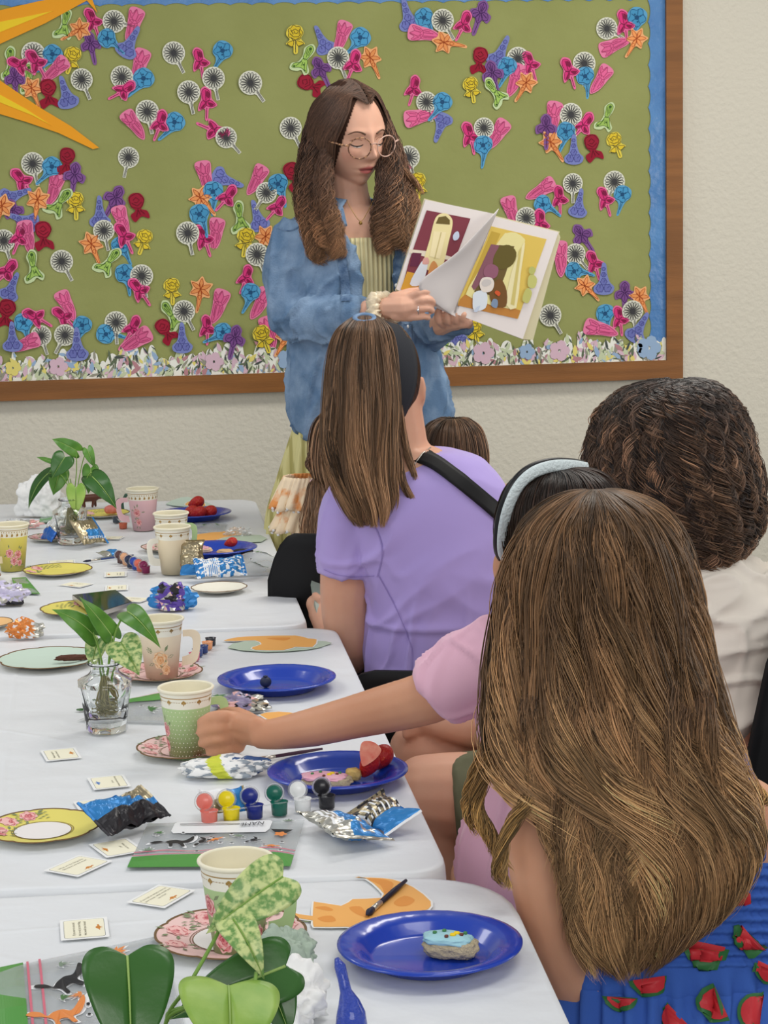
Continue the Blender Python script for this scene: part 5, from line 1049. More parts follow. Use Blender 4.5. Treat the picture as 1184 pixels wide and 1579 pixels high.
# folding / stacking chair
def chair(px, h, label, seat_px_w=.42, top=.80, m=M_black, seatz=.44, back=True, face=0, seatm=None):
    p = W_(px, 900, h); t = empty('stacking_chair' if back else 'round_stool', (p.x, p.y, 0), label, 'chair' if back else 'stool', None, -YAW+R(face))
    w_ = seat_px_w/2
    mb = MB(); mb.prism([(x, y) for x, y in rrect(seat_px_w, .40, .07 if back else .15, 6)], seatz-.02, seatz); mb.build('seat', seatm or m, t)
    if back:
        mb = MB(); n = 20; vs = []
        for i in range(n+1):
            for j in range(15):
                u = i/n*2-1; v = j/14; wz = w_*(1-.06*v); cor = max(0, (abs(u)-.55)/.45); zt_ = top-.09*cor**2.4
                x = u*wz; y = -.19-.05*v+.045*u*u; z = lerp(seatz+.10, zt_, v); vs.append((x, y, z))
        f = [(i*15+j, (i+1)*15+j, (i+1)*15+j+1, i*15+j+1) for i in range(n) for j in range(14)]; mb.add(vs, f); o = mb.build('backrest', m, t, True); md = o.modifiers.new('s', 'SOLIDIFY'); md.thickness = .008
    for sx in (-1, 1):
        for sy in (-1, 1):
            mb = MB()
            if back and sy < 0: mb.tube([(sx*w_*.95, -.24, 0), (sx*w_*.85, -.18, seatz), (sx*w_*.85, -.205, seatz+.25)], .009, 8)
            else: mb.tube([(sx*w_*.95, sy*.19, 0), (sx*w_*.8, sy*.15, seatz-.01)], .010, 8)
            mb.build('leg', M_grey, t, True)
    return t
# ---------------------------------------------------------------- front girl, watermelon dress
HG = 2.13
G = person(1000, HG, 'nearest child with long wavy brown hair, in a blue watermelon print dress')
mb = MB()
loftpx(mb, [(1150, 900, 1030, .0, .05), (1190, 870, 1080, .0, .055), (1222, 815, 1155, .0, .06), (1260, 800, 1180, .0, .066), (1330, 830, 1180, .0, .07), (1420, 850, 1185, .0, .07), (1520, 850, 1200, 0, .075), (1620, 830, 1230, .02, .09), (1740, 820, 1250, .04, .10)], HG)
chainpx(mb, [(930, 960, HG, .040), (945, 1100, HG, .034), (965, 1200, HG, .036)])
hc = W_(922, 900, HG); mb.ball(hc, (.068, .082, .084), 24)
chainpx(mb, [(838, 1262, HG-.01, .036), (836, 1300, HG-.02, .039), (850, 1400, HG-.03, .037), (888, 1500, HG-.02, .036), (930, 1600, HG+.02, .034), (950, 1680, HG+.06, .032)], sub=3)
chainpx(mb, [(960, 1690, HG+.06, .030), (900, 1760, HG+.16, .026), (870, 1790, HG+.24, .02)])
chainpx(mb, [(1150, 1250, HG, .037), (1195, 1350, HG, .036), (1225, 1500, HG+.02, .034), (1225, 1640, HG+.06, .032), (1190, 1700, HG+.18, .026)], sub=3)
for s_ in (-1, 1):
    c0 = W_(1035+s_*70, 1740, HG+.05); mb.chain([(c0, .075), (c0+FH*.30+Vector((0, 0, -.0)), .055), (c0+FH*.32+Vector((0, 0, -.30)), .04)])
fuse(mb, 'body', M_skin3, .004, 3, G)
M_dress = mat('blue_dress_cotton', srgb(66, 104, 188), .85, .1, bump=(500, .3, .001)); M_mel = cm('watermelon_red', 200, 48, 56); M_rind = cm('watermelon_rind', 50, 110, 60); M_seed = cm('melon_seed', 40, 24, 24)
mb = MB(); loftpx(mb, [(1318, 868, 1188, -.002, .078), (1330, 862, 1192, -.002, .080), (1420, 862, 1196, -.002, .080), (1485, 866, 1204, -.002, .082), (1500, 862, 1212, 0, .086), (1560, 830, 1260, .0, .105), (1650, 800, 1310, .02, .13), (1780, 780, 1350, .05, .16)], HG, n=200, sub=40, ex=2.4)
dress = mb.build('dress', M_dress, None, True)
for v in dress.data.vertices:       # smocked rows above, gathered skirt below
    x, y = pxy(v.co); d = (v.co-W_(1030, y, HG)); d.z = 0; nn = d.normalized()
    if y < 1492: v.co += nn*(.0022*math.sin(y*.36)+.0016*noise.noise(v.co*140)+.0012*math.sin(x*.5+3*noise.noise(v.co*30)))
    else: v.co += nn*(.006*min((y-1492)/60, 1)*math.sin(x*.17+2*noise.noise(v.co*9)))
adopt(dress, G)
for k, (x, y, s_, a) in enumerate(((1085, 1470, 34, 15), (1000, 1515, 30, -10), (1152, 1450, 30, 40), (955, 1545, 24, 0), (1135, 1380, 22, 30), (1025, 1400, 25, 10), (1172, 1290, 20, 60), (1100, 1548, 34, 70), (1160, 1560, 32, 100), (960, 1440, 24, 10), (1040, 1572, 26, 60), (1178, 1500, 22, 20), (900, 1420, 24, 0))):
    f = lambda P: [(x+s_*(p[0]*math.cos(R(a))-p[1]*math.sin(R(a))), y+s_*(p[0]*math.sin(R(a))+p[1]*math.cos(R(a)))) for p in P]
    half = [(math.cos(R(q)), math.sin(R(q))-.3) for q in range(0, 181, 15)]
    decal(dress, f(half), M_rind, dress, 'watermelon_print', .005); decal(dress, f([(p[0]*.84, (p[1]+.3)*.84-.34) for p in half]), M_mel, dress, 'watermelon_print', .0062)
for s_, pts in ((1, [(806, 1232, HG-.058, .007), (830, 1255, HG-.068, .007), (850, 1290, HG-.074, .006), (868, 1330, HG-.078, .005)]), (1, [(1118, 1130, HG-.05, .008), (1148, 1180, HG-.062, .010), (1160, 1230, HG-.068, .010), (1168, 1280, HG-.07, .009), (1176, 1325, HG-.06, .007)])):
    mb = MB(); P = cr(pts, 5); mb.tube([W_(p[0], p[1], p[2]) for p in P], [p[3]*(1+.15*math.sin(i*2.1)) for i, p in enumerate(P)], 10, flat=.45); adopt(mb.build('dress_strap', M_dress, None, True), G)
mb = MB(); mb.tube([W_(818, 1243, HG-.062), W_(836, 1275, HG-.074), W_(852, 1310, HG-.08)], .0045, 8, flat=.5); adopt(mb.build('dress_strap_edge', M_mel, None, True), G)
ENV = [(754, 902, 936, 0, .006), (760, 872, 966, 0, .045), (778, 838, 1004, 0, .078), (808, 808, 1034, 0, .094), (850, 788, 1054, 0, .100), (905, 772, 1068, 0, .102), (960, 764, 1078, -.005, .098), (1040, 754, 1094, -.02, .085), (1110, 748, 1112, -.035, .075), (1170, 758, 1135, -.05, .062), (1220, 792, 1150, -.062, .05), (1270, 845, 1158, -.072, .042), (1330, 868, 1154, -.08, .036), (1400, 875, 1112, -.083, .032), (1450, 886, 1050, -.085, .028), (1500, 920, 985, -.085, .022)]
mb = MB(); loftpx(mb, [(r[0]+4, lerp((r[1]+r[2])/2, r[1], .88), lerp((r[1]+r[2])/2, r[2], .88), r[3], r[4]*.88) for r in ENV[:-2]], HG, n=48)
adopt(mb.build('hair_underlayer', mat('shaded_hair_base', srgb(60, 44, 32), .8, .1), None, True), G)  # coloured darker than the strands, as shade in the gaps between locks
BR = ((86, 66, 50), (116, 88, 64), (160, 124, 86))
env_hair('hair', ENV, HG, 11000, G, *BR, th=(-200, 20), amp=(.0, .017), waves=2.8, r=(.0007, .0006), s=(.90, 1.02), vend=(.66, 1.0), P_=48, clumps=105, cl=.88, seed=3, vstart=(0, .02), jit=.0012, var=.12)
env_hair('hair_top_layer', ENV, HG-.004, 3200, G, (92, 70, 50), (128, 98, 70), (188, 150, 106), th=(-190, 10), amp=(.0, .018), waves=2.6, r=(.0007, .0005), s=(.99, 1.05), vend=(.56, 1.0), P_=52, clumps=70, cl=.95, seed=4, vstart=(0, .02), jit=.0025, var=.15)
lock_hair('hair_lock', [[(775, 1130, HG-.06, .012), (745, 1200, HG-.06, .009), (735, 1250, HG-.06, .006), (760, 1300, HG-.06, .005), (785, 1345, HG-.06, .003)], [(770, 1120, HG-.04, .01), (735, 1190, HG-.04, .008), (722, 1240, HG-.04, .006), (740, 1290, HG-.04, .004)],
    [(820, 1180, HG-.09, .012), (815, 1230, HG-.1, .008), (790, 1270, HG-.1, .006), (770, 1340, HG-.1, .004), (780, 1372, HG-.1, .002)], [(1110, 1120, HG-.04, .012), (1140, 1180, HG-.05, .009), (1165, 1225, HG-.06, .007), (1190, 1240, HG-.06, .003)],
    [(1120, 1180, HG-.05, .012), (1150, 1240, HG-.07, .01), (1170, 1290, HG-.07, .006), (1150, 1330, HG-.07, .003)]], 900, G, (112, 86, 56), (150, 118, 72), (180, 144, 92), amp=(.001, .008), waves=1.6, r=(.0007, .0004), seed=6)
gds = []
for x0, y0, x1, y1, x2, y2 in ((862, 1120, 868, 1300, 905, 1488), (905, 1100, 900, 1320, 940, 1500), (950, 1130, 955, 1350, 972, 1510), (1000, 1120, 1010, 1330, 1008, 1486), (1050, 1100, 1062, 1300, 1066, 1452), (1085, 1080, 1110, 1270, 1104, 1414), (820, 1080, 835, 1230, 876, 1400), (980, 1060, 990, 1260, 980, 1430), (1030, 1060, 1040, 1260, 1050, 1400), (890, 1040, 885, 1230, 900, 1410), (930, 1060, 935, 1250, 950, 1400)):
    gds.append([(x0, y0, HG-.10+.02*(abs(x0-955)/170)**2, .012), ((x0*2+x1)/3-6, (y0*2+y1)/3, HG-.108+.02*(abs(x0-955)/170)**2, .014), (x1+6, y1, HG-.118+.03*(abs(x0-955)/170)**2, .012), ((x1+x2)/2-6, (y1+y2)/2, HG-.12+.03*(abs(x0-955)/170)**2, .010), (x2, y2, HG-.112+.03*(abs(x0-955)/170)**2, .005)])
lock_hair('hair_curl', gds, 4200, G, (104, 78, 56), (150, 116, 82), (198, 160, 114), amp=(.0, .010), waves=2.0, r=(.0006, .0005), seed=77, P_=48, clumps=2, cl=.55, vend=(.6, 1), var=.16, dz=.15)
chair(1010, HG+.04, 'chair hidden under the child in the watermelon dress', back=False, seatz=.42)
# ---------------------------------------------------------------- girl in pink, reaching
HF = 2.50
Fp = person(860, HF, 'child in a pink tee with a white headband reaching left for the green cup')
mb = MB(); 
loftpx(mb, [(930, 810, 900, .0, .045), (975, 775, 950, .0, .06), (1020, 755, 970, 0, .075), (1150, 760, 960, 0, .08), (1300, 750, 965, 0, .085), (1400, 740, 970, 0, .09), (1500, 730, 980, .02, .10)], HF)
chainpx(mb, [(862, 880, HF, .04), (862, 960, HF, .038)]); mb.ball(W_(864, 843, HF), (.070, .084, .088), 24)
mb.ball(W_(774, 876, HF+.01), (.012, .016, .024), 12)
D_c = onz(290, 1166); hcup = (D_c-CAM).dot(FH)
arm = [(765, 1018, HF-.01, .036), (720, 1048, HF, .035), (660, 1076, HF+.01, .0335), (600, 1092, HF+.03, .031), (540, 1107, HF+.05, .0275), (480, 1122, HF+.07, .025), (430, 1131, HF+.085, .021), (405, 1133, HF+.09, .019)]
chainpx(mb, arm, sub=2)
hh = hcup-.005     # palm beside the cup, fingers round its near side
def fing(mb, pts): chainpx(mb, pts, 10, 2)
fing(mb, [(405, 1132, HF+.09, .018), (375, 1127, hh-.03, .018), (352, 1128, hh-.035, .014)]); fing(mb, [(395, 1120, HF+.09, .014), (365, 1114, hh-.035, .014), (345, 1114, hh-.04, .010)])
fing(mb, [(365, 1108, hh-.03, .0100), (345, 1104, hh-.045, .0086), (325, 1106, hh-.048, .0078), (311, 1114, hh-.044, .0072)])
fing(mb, [(362, 1124, hh-.03, .0098), (340, 1122, hh-.047, .0086), (322, 1124, hh-.049, .0078), (309, 1129, hh-.045, .0070)])
fing(mb, [(362, 1140, hh-.03, .0096), (340, 1140, hh-.046, .0082), (322, 1142, hh-.047, .0074), (311, 1146, hh-.042, .0066)])
fing(mb, [(368, 1152, hh-.03, .0088), (350, 1156, hh-.040, .0076), (334, 1159, hh-.042, .0068), (322, 1160, hh-.038, .0060)])
fing(mb, [(390, 1112, hh-.02, .010), (368, 1100, hh+.005, .0088), (350, 1098, hh+.022, .0076), (336, 1102, hh+.03, .0068)])
chainpx(mb, [(950, 1020, HF, .035), (985, 1120, HF+.01, .033), (975, 1250, HF+.06, .028), (900, 1330, HF+.2, .024)], sub=2)
for s_ in (-1, 1):
    c0 = W_(850+s_*60, 1470, HF+.04); mb.chain([(c0, .07), (c0+FH*.3-R0*.02, .05), (c0+FH*.32-R0*.02-Vector((0, 0, .3)), .036)])
fuse(mb, 'body', M_skin2, .0035, 3, Fp)
mb = MB(); loftpx(mb, [(962, 790, 920, .0, .062), (985, 762, 955, .0, .075), (1030, 742, 975, 0, .09), (1100, 738, 975, 0, .092), (1180, 742, 970, 0, .092), (1240, 728, 972, 0, .098), (1300, 708, 980, 0, .108), (1352, 704, 985, 0, .112), (1375, 715, 980, 0, .110)], HF)
sleeve(mb, [(790, 1005, HF-.005, .052), (750, 1022, HF-.003, .052), (705, 1047, HF+.0, .047), (672, 1072, HF+.004, .041)])
sleeve(mb, [(945, 1010, HF, .046), (975, 1075, HF, .046)])
F_tee = fuse(mb, 'pink_tee', M_jersey('pink_jersey', (230, 182, 202)), .0042, 5, Fp, folds([((.9, 0, -.4), .03, .0035, W_(715, 1050, HF), .09, 3), ((.3, 0, 1), .05, .003, W_(740, 1250, HF), .25, 5)]))
HFN = [(722, 835, 880, 0, .006), (728, 812, 915, 0, .04), (745, 786, 940, 0, .075), (775, 770, 955, 0, .092), (815, 765, 962, 0, .098), (860, 776, 962, .0, .096), (900, 800, 962, -.01, .09), (960, 815, 960, -.02, .08), (1030, 830, 955, -.03, .07)]
mb = MB(); loftpx(mb, [(r[0]+5, r[1]+5, r[2]-5, r[3], r[4]*.93) for r in HFN], HF, n=40); adopt(mb.build('hair_underlayer', mat('black_hair_base', srgb(34, 26, 22), .8, .1), None, True), Fp)
env_hair('hair', HFN, HF, 3600, Fp, (40, 30, 26), (52, 38, 30), (74, 54, 40), th=(-180, 20), amp=(0, .003), waves=1.5, s=(.97, 1.03), seed=8, clumps=80, r=(.0007, .0006))
M_lace = mat('white_lace', srgb(214, 226, 228), .5, .4, bump=(240, .9, .003)); M_bandb = mat('black_band', srgb(22, 22, 26), .4, .4)
hb_ = [(905, 722, HF+.04), (880, 718, HF+.0), (850, 719, HF-.03), (820, 730, HF-.052), (798, 752, HF-.062), (783, 785, HF-.062), (776, 820, HF-.05), (776, 850, HF-.03), (784, 866, HF-.0)]
mb = MB(); P = cr(hb_, 6); mb.tube([W_(*p) for p in P], .0075, 10, flat=.35, ref=(0, -1, .2)); adopt(mb.build('headband', M_lace, None, True), Fp)
mb = MB(); P = cr([(p[0]-6, p[1]-3, p[2]+.008) for p in hb_], 6); mb.tube([W_(*p) for p in P], .0075, 10, flat=.6, ref=(0, -1, .2)); adopt(mb.build('headband_backing', M_bandb, None, True), Fp)
st = chair(865, HF+.06, 'white stool under the child in pink, its rim just visible by the tablecloth corner', seat_px_w=.36, back=False, seatz=.42, m=mat('white_stool', srgb(225, 222, 220), .5))
# ---------------------------------------------------------------- woman in the lavender tee
HB = 3.52
Bp = person(650, HB, 'woman in a lavender tee with a high brown ponytail and black crossbody strap')
mb = MB()
loftpx(mb, [(690, 600, 670, .0, .05), (715, 580, 720, .0, .07), (745, 540, 770, .0, .09), (800, 555, 780, 0, .10), (900, 582, 780, 0, .105), (1000, 580, 772, 0, .105), (1080, 585, 780, 0, .12), (1200, 530, 800, .02, .15), (1290, 520, 810, .04, .14)], HB)
chainpx(mb, [(598, 610, HB, .055), (615, 700, HB, .052), (640, 740, HB, .06)]); mb.ball(W_(583, 582, HB+.01), (.067, .085, .094), 28)
mb.chain([(W_(580, 640, HB+.05), .045), (W_(583, 655, HB+.08), .03)])
mb.ball(W_(645, 606, HB+.005), (.013, .018, .030), 14); mb.ball(W_(650, 600, HB-.012), (.008, .010, .023), 12)
chainpx(mb, [(545, 780, HB, .050), (536, 860, HB-.01, .047), (532, 930, HB-.01, .043), (538, 990, HB, .039), (540, 1010, HB+.03, .036)], sub=3)
chainpx(mb, [(540, 1008, HB+.03, .036), (515, 975, HB+.12, .031), (495, 945, HB+.2, .024)], sub=3)
hB = HB+.2
chainpx(mb, [(495, 942, hB, .020), (487, 932, hB+.01, .019)]); 
for k, (x, y) in enumerate(((482, 926), (481, 933), (482, 940), (485, 946))): chainpx(mb, [(490, 934+k*3, hB+.0, .008), (x, y, hB+.015, .0075), (x+6, y-3, hB+.03, .0065)], 10)
chainpx(mb, [(492, 925, hB-.01, .009), (486, 918, hB, .0075)], 10)
chainpx(mb, [(780, 790, HB, .05), (815, 880, HB-.01, .045), (822, 980, HB+.03, .04), (760, 1010, HB+.22, .03), (700, 990, HB+.28, .024)], sub=3)
for s_ in (-1, 1):
    c0 = W_(660+s_*62, 1200, HB+.04); mb.chain([(c0, .09), (c0+FH*.42+Vector((0, 0, .02)), .065), (c0+FH*.44-Vector((0, 0, .38)), .045)])
fuse(mb, 'body', M_skin, .0042, 3, Bp)
mb = MB(); loftpx(mb, [(694, 636, 700, .01, .062), (706, 612, 740, .008, .075), (722, 580, 758, .004, .088), (745, 545, 776, .0, .100), (785, 532, 790, 0, .112), (850, 545, 800, 0, .12), (920, 566, 798, 0, .122), (985, 560, 792, 0, .122), (1030, 566, 784, 0, .125), (1062, 590, 782, .0, .128), (1075, 610, 780, .0, .126)], HB, n=56)
sleeve(mb, [(575, 762, HB, .062), (548, 790, HB-.004, .062), (541, 840, HB-.01, .058), (539, 886, HB-.012, .0535)]); sleeve(mb, [(770, 770, HB, .06), (800, 830, HB-.004, .058), (812, 890, HB-.01, .053)])
tee = fuse(mb, 'lavender_tee', M_jersey('lavender_jersey', (176, 158, 220)), .0045, 4, Bp, folds([((.9, 0, .35), .07, .004, W_(640, 900, HB-.1), .16, 3), ((.8, 0, .6), .05, .0035, W_(600, 960, HB-.1), .1, 5), ((.9, 0, -.2), .08, .003, W_(700, 1000, HB-.1), .2, 8), ((.4, 0, 1), .05, .003, W_(540, 850, HB), .08, 9), ((.1, 0, 1), .05, .005, W_(620, 1050, HB-.1), .12, 11)]))
M_seam = cm('lavender_seam', 150, 132, 196)
def strip_on(target, pts, wpx, m, parent, name, off=.003, taper=None):
    """ribbon laid on a surface along a photo path"""
    bpy.context.view_layer.update(); inv = target.matrix_world.inverted(); P = cr(pts, 8); vs = []
    for i, p in enumerate(P):
        a = P[max(i-1, 0)]; b = P[min(i+1, len(P)-1)]; dx, dy = b[0]-a[0], b[1]-a[1]; L = math.hypot(dx, dy) or 1
        for k in range(5):
            q = (k/4-.5)*wpx; x, y = p[0]-dy/L*q, p[1]+dx/L*q; d = ray(x, y); o_ = inv @ CAM; ok, l, nn, _ = target.ray_cast(o_, (inv.to_3x3() @ d).normalized())
            if ok: vs.append(target.matrix_world @ l+(target.matrix_world.to_3x3() @ nn).normalized()*off)
            else: vs.append(vs[-1]+Vector((0, 0, 1e-5)) if vs and vs[-1] else None)
    good = [v for v in vs if v is not None]
    if not good: return
    vs = [v if v is not None else good[0].copy() for v in vs]
    n = len(vs)//5; mb = MB(); mb.add(vs, [(i*5+k, i*5+k+1, (i+1)*5+k+1, (i+1)*5+k) for i in range(n-1) for k in range(4)]); return adopt(mb.build(name, m, None, True), parent)
strip_on(tee, [(531, 748), (558, 775), (580, 815), (590, 850), (582, 890)], 2, M_seam, tee, 'sleeve_seam', .0015)
strip_on(tee, [(583, 885), (612, 940), (635, 1000), (634, 1040)], 1.5, M_seam, tee, 'side_seam', .0015)
strip_on(tee, [(500, 878), (520, 886), (545, 889), (578, 888)], 1.5, M_seam, tee, 'cuff_seam', .0015)
strap = strip_on(tee, [(584, 716), (600, 706), (630, 702), (665, 712), (700, 736), (735, 764), (772, 796)], 22, M_black, tee, 'crossbody_strap', .006)
if strap: md = strap.modifiers.new('s', 'SOLIDIFY'); md.thickness = .003
p0 = W_(486, 916, hB+.01); mb = MB(); mb.box((0, 0, 0), (.075, .15, .009), rot=Matrix.Rotation(R(28), 3, 'X') @ Matrix.Rotation(R(12), 3, 'Y')); o = mb.build('smartphone', mat('phone_case_silver', srgb(150, 160, 150), .4, .5)); o.location = p0+R0*.03+FH*.02; tag(o, 'grey phone held low by the woman in the lavender tee', 'phone')
# head hair, pulled up into the pony
BRB = ((74, 56, 44), (104, 80, 62), (138, 108, 84))
mb = MB(); mb.ball(W_(582, 578, HB-.002), (.0712, .090, .096), 32); capB = mb.build('hair_underlayer', mat('brown_hair_base', srgb(66, 50, 40), .8, .1), None, True)
bm = bmesh.new(); bm.from_mesh(capB.data); bmesh.ops.delete(bm, geom=[v for v in bm.verts if pxy(v.co)[1] > 655 or (pxy(v.co)[0] > 634 and pxy(v.co)[1] > 585)], context='VERTS'); bm.to_mesh(capB.data); bm.free(); adopt(capB, Bp)
# strands from hairline up to the tie
rng = np.random.default_rng(21); tie = np.array(W_(562, 494, HB-.06)); c0 = np.array(W_(582, 578, HB-.002)); n = 2600; th = rng.uniform(-3.5, .7, n); zz = rng.uniform(-.085, .02, n)
r0_, fh_ = np.array(R0), np.array(FH); paths = []
for i in range(n):
    A_ = c0+ (.0722*math.cos(th[i])*r0_+.0915*math.sin(th[i])*fh_)*math.sqrt(max(.05, 1-(zz[i]/.1)**2)) + np.array([0, 0, zz[i]])
    pp = []
    for k in range(14):
        t = k/13; q = A_*(1-t)+tie*t-c0; e = math.sqrt((q@r0_/.0732)**2+(q@fh_/.0925)**2+(q[2]/.098)**2); 
        q2 = q/max(e, .3); w_ = 1 if t < .85 else (1-t)/.15; pp.append(c0+q2*w_+(tie-c0)*(1-w_))
    paths.append(pp)
strands('hair', np.array(paths), .0009, .0007, hcol(n, 14, BRB[0], BRB[1], BRB[1], .16, rng), Bp)
PONY = [(486, 548, 578, .03, .012), (496, 532, 592, .0, .022), (515, 516, 604, -.02, .034), (560, 503, 612, -.04, .038), (620, 497, 616, -.05, .036), (680, 493, 614, -.055, .032), (730, 500, 612, -.055, .028), (780, 522, 612, -.055, .022), (812, 545, 596, -.055, .014)]
env_hair('ponytail', PONY, HB-.05, 5200, Bp, (92, 70, 54), (116, 90, 68), (150, 118, 88), amp=(0, .007), waves=1.4, s=(.6, 1.04), vend=(.72, 1.0), P_=34, clumps=70, cl=.7, seed=9, r=(.0008, .0006), var=.16, jit=.001)
mb = MB(); loftpx(mb, [(r[0]+3, r[1]+8, r[2]-8, r[3], r[4]*.6) for r in PONY[:-2]], HB-.05, n=30); adopt(mb.build('ponytail_core', MATS['brown_hair_base'], None, True), Bp)
lock_hair('loose_lock', [[(600, 640, HB-.09, .012), (612, 700, HB-.09, .010), (622, 745, HB-.1, .007), (640, 772, HB-.1, .004), (655, 772, HB-.1, .002)], [(612, 620, HB-.07, .010), (625, 690, HB-.07, .008), (640, 735, HB-.08, .006), (650, 760, HB-.09, .003)],
    [(520, 680, HB-.11, .012), (540, 750, HB-.11, .010), (560, 790, HB-.11, .006), (570, 812, HB-.11, .002)]], 540, Bp, (92, 70, 54), (112, 86, 64), (130, 100, 76), amp=(0, .004), waves=1.5, seed=5)
mb = MB(); mb.tube([W_(562+15*math.cos(a), 492+6*math.sin(a), HB-.045-.02*math.sin(a)) for a in [2*math.pi*k/20 for k in range(21)]], .005, 8); adopt(mb.build('hair_tie', cm('denim_tie', 110, 140, 176), None, True), Bp)
M_hband = mat('charcoal_headband', srgb(46, 48, 54), .7, .2, bump=(400, .3, .001)); mb = MB(); P = cr([(606, 500), (618, 518), (627, 548), (628, 580), (621, 612), (609, 640)], 6); vs = []
tgt = Vector(c0)
for p in P:
    for k in range(7):
        x = p[0]+(k/6-.62)*(34 if p[1] > 520 else 20); y = p[1]+(k/6-.5)*6; d = ray(x, y).normalized(); o_ = CAM-tgt
        ax = Vector((.0742, .0935, .099)); M3 = lambda v: Vector((v.dot(R0)/ax.x, v.dot(FH)/ax.y, v.z/ax.z)); oo, dd = M3(o_), M3(d); A1 = dd.dot(dd); B1 = oo.dot(dd); C1 = oo.dot(oo)-1; disc = B1*B1-A1*C1
        tq = (-B1-math.sqrt(disc))/A1 if disc > 0 else -B1/A1; vs.append(CAM+d*tq)
n = len(P); mb.add(vs, [(i*7+k, i*7+k+1, (i+1)*7+k+1, (i+1)*7+k) for i in range(n-1) for k in range(6)]); o = mb.build('headband', M_hband, None, True); md = o.modifiers.new('s', 'SOLIDIFY'); md.thickness = .003; adopt(o, Bp)
mb = MB(); mb.tube([W_(622, 742, HB-.07), W_(650, 700, HB-.06), W_(664, 690, HB-.02)], .0012, 6); adopt(mb.build('necklace', M_fer, None, True), Bp)
chair(690, HB+.02, 'black chair under the woman in the lavender tee', top=.70, seat_px_w=.46, seatz=.33)
mb = MB(); c1 = W_(660, 1140, HB+.02); mb.ball(c1, (.17, .15, .10), 24); 
for s_ in (-1, 1): mb.cap(c1+R0*.08*s_, c1+R0*.08*s_+FH*.42-Vector((0, 0, .02)), .095, .072)
adopt(fuse(mb, 'black_trousers', M_bandb, .008, 4, None), Bp)
# ---------------------------------------------------------------- woman with dark curls
HE = 3.10
Ep = person(1060, HE, 'woman with dark shoulder-length curls in a cream tee, seated at the right')
mb = MB(); loftpx(mb, [(820, 1000, 1110, .0, .06), (880, 960, 1180, .0, .09), (960, 950, 1240, 0, .11), (1100, 970, 1230, 0, .12), (1250, 930, 1210, 0, .15)], HE)
chainpx(mb, [(1040, 760, HE, .05), (1045, 850, HE, .055)]); mb.ball(W_(1035, 690, HE), (.078, .092, .10), 24)
chainpx(mb, [(970, 930, HE, .05), (930, 1040, HE+.02, .045), (880, 1120, HE+.04, .04), (800, 1130, HE+.05, .038), (735, 1122, HE+.06, .034), (680, 1112, HE+.08, .028), (655, 1108, HE+.09, .022)], sub=3)
for k in range(4): chainpx(mb, [(660, 1104+k*6, HE+.09, .010), (640, 1106+k*7, HE+.08, .009), (626, 1112+k*7, HE+.075, .008)], 10)
chainpx(mb, [(1020, 1250, HE-.02, .088), (860, 1236, HE-.03, .076), (720, 1230, HE-.02, .072), (660, 1228, HE-.02, .066)], sub=2); chainpx(mb, [(660, 1225, HE-.02, .062), (690, 1340, HE+.0, .055), (720, 1480, HE+.03, .045), (730, 1600, HE+.05, .035)], sub=2)
chainpx(mb, [(1000, 1180, HE+.14, .08), (800, 1165, HE+.13, .07), (655, 1160, HE+.12, .056)], sub=2); chainpx(mb, [(648, 1160, HE+.12, .052), (655, 1300, HE+.14, .05), (665, 1500, HE+.16, .04)], sub=2)
fuse(mb, 'body', M_skin, .005, 3, Ep)
mb = MB(); chainpx(mb, [(1060, 1250, HE-.02, .12), (980, 1245, HE-.025, .105), (860, 1240, HE-.03, .090)], sub=2); sleeve(mb, [(900, 1238, HE-.03, .092), (800, 1236, HE-.028, .084), (706, 1238, HE-.02, .0775)]); sleeve(mb, [(1000, 1180, HE+.14, .09), (740, 1172, HE+.13, .074)]); fuse(mb, 'olive_shorts', M_olive, .006, 3, Ep, folds([((0, .2, 1), .06, .003, None, 1, 4)]))
mb = MB(); loftpx(mb, [(838, 1030, 1120, .0, .07), (860, 990, 1160, 0, .09), (900, 955, 1200, .0, .115), (960, 948, 1222, 0, .13), (1020, 975, 1215, 0, .135), (1080, 1020, 1185, 0, .135), (1115, 1040, 1150, 0, .13), (1160, 1020, 1160, .02, .13), (1250, 980, 1170, .02, .13)], HE, n=56)
sleeve(mb, [(985, 900, HE, .07), (955, 960, HE+.01, .064), (930, 1030, HE+.02, .058)]); sleeve(mb, [(1180, 880, HE, .075), (1225, 950, HE-.01, .07), (1245, 1020, HE-.02, .062)])
fuse(mb, 'cream_tee', M_jersey('cream_jersey', (226, 218, 206)), .005, 4, Ep, folds([((.9, 0, .5), .06, .005, W_(1150, 1000, HE-.1), .2, 3), ((.2, 0, 1), .05, .004, W_(1130, 900, HE-.1), .12, 6), ((1, 0, .1), .05, .004, W_(1120, 1080, HE-.1), .14, 7)]))
CUR = [(584, 1030, 1062, 0, .01), (588, 1004, 1086, 0, .045), (600, 968, 1108, 0, .075), (630, 934, 1134, 0, .10), (680, 914, 1152, 0, .115), (740, 908, 1164, -.005, .115), (785, 925, 1168, -.01, .105), (825, 965, 1160, -.02, .085), (860, 1030, 1135, -.03, .06), (886, 1085, 1112, -.035, .035)]
mb = MB(); loftpx(mb, [(r[0]+6, lerp((r[1]+r[2])/2, r[1], .9), lerp((r[1]+r[2])/2, r[2], .9), r[3], r[4]*.9) for r in CUR], HE, n=40); adopt(mb.build('hair_underlayer', MATS['black_hair_base'], None, True), Ep)
env_hair('curly_hair', CUR, HE-.0, 6500, Ep, (40, 35, 34), (48, 39, 35), (80, 62, 50), th=(-210, 30), amp=(.005, .0105), waves=5.5, r=(.0008, .0007), s=(.90, 1.05), P_=64, clumps=620, cl=.7, seed=12, jit=.0004, var=.14, curly=True)
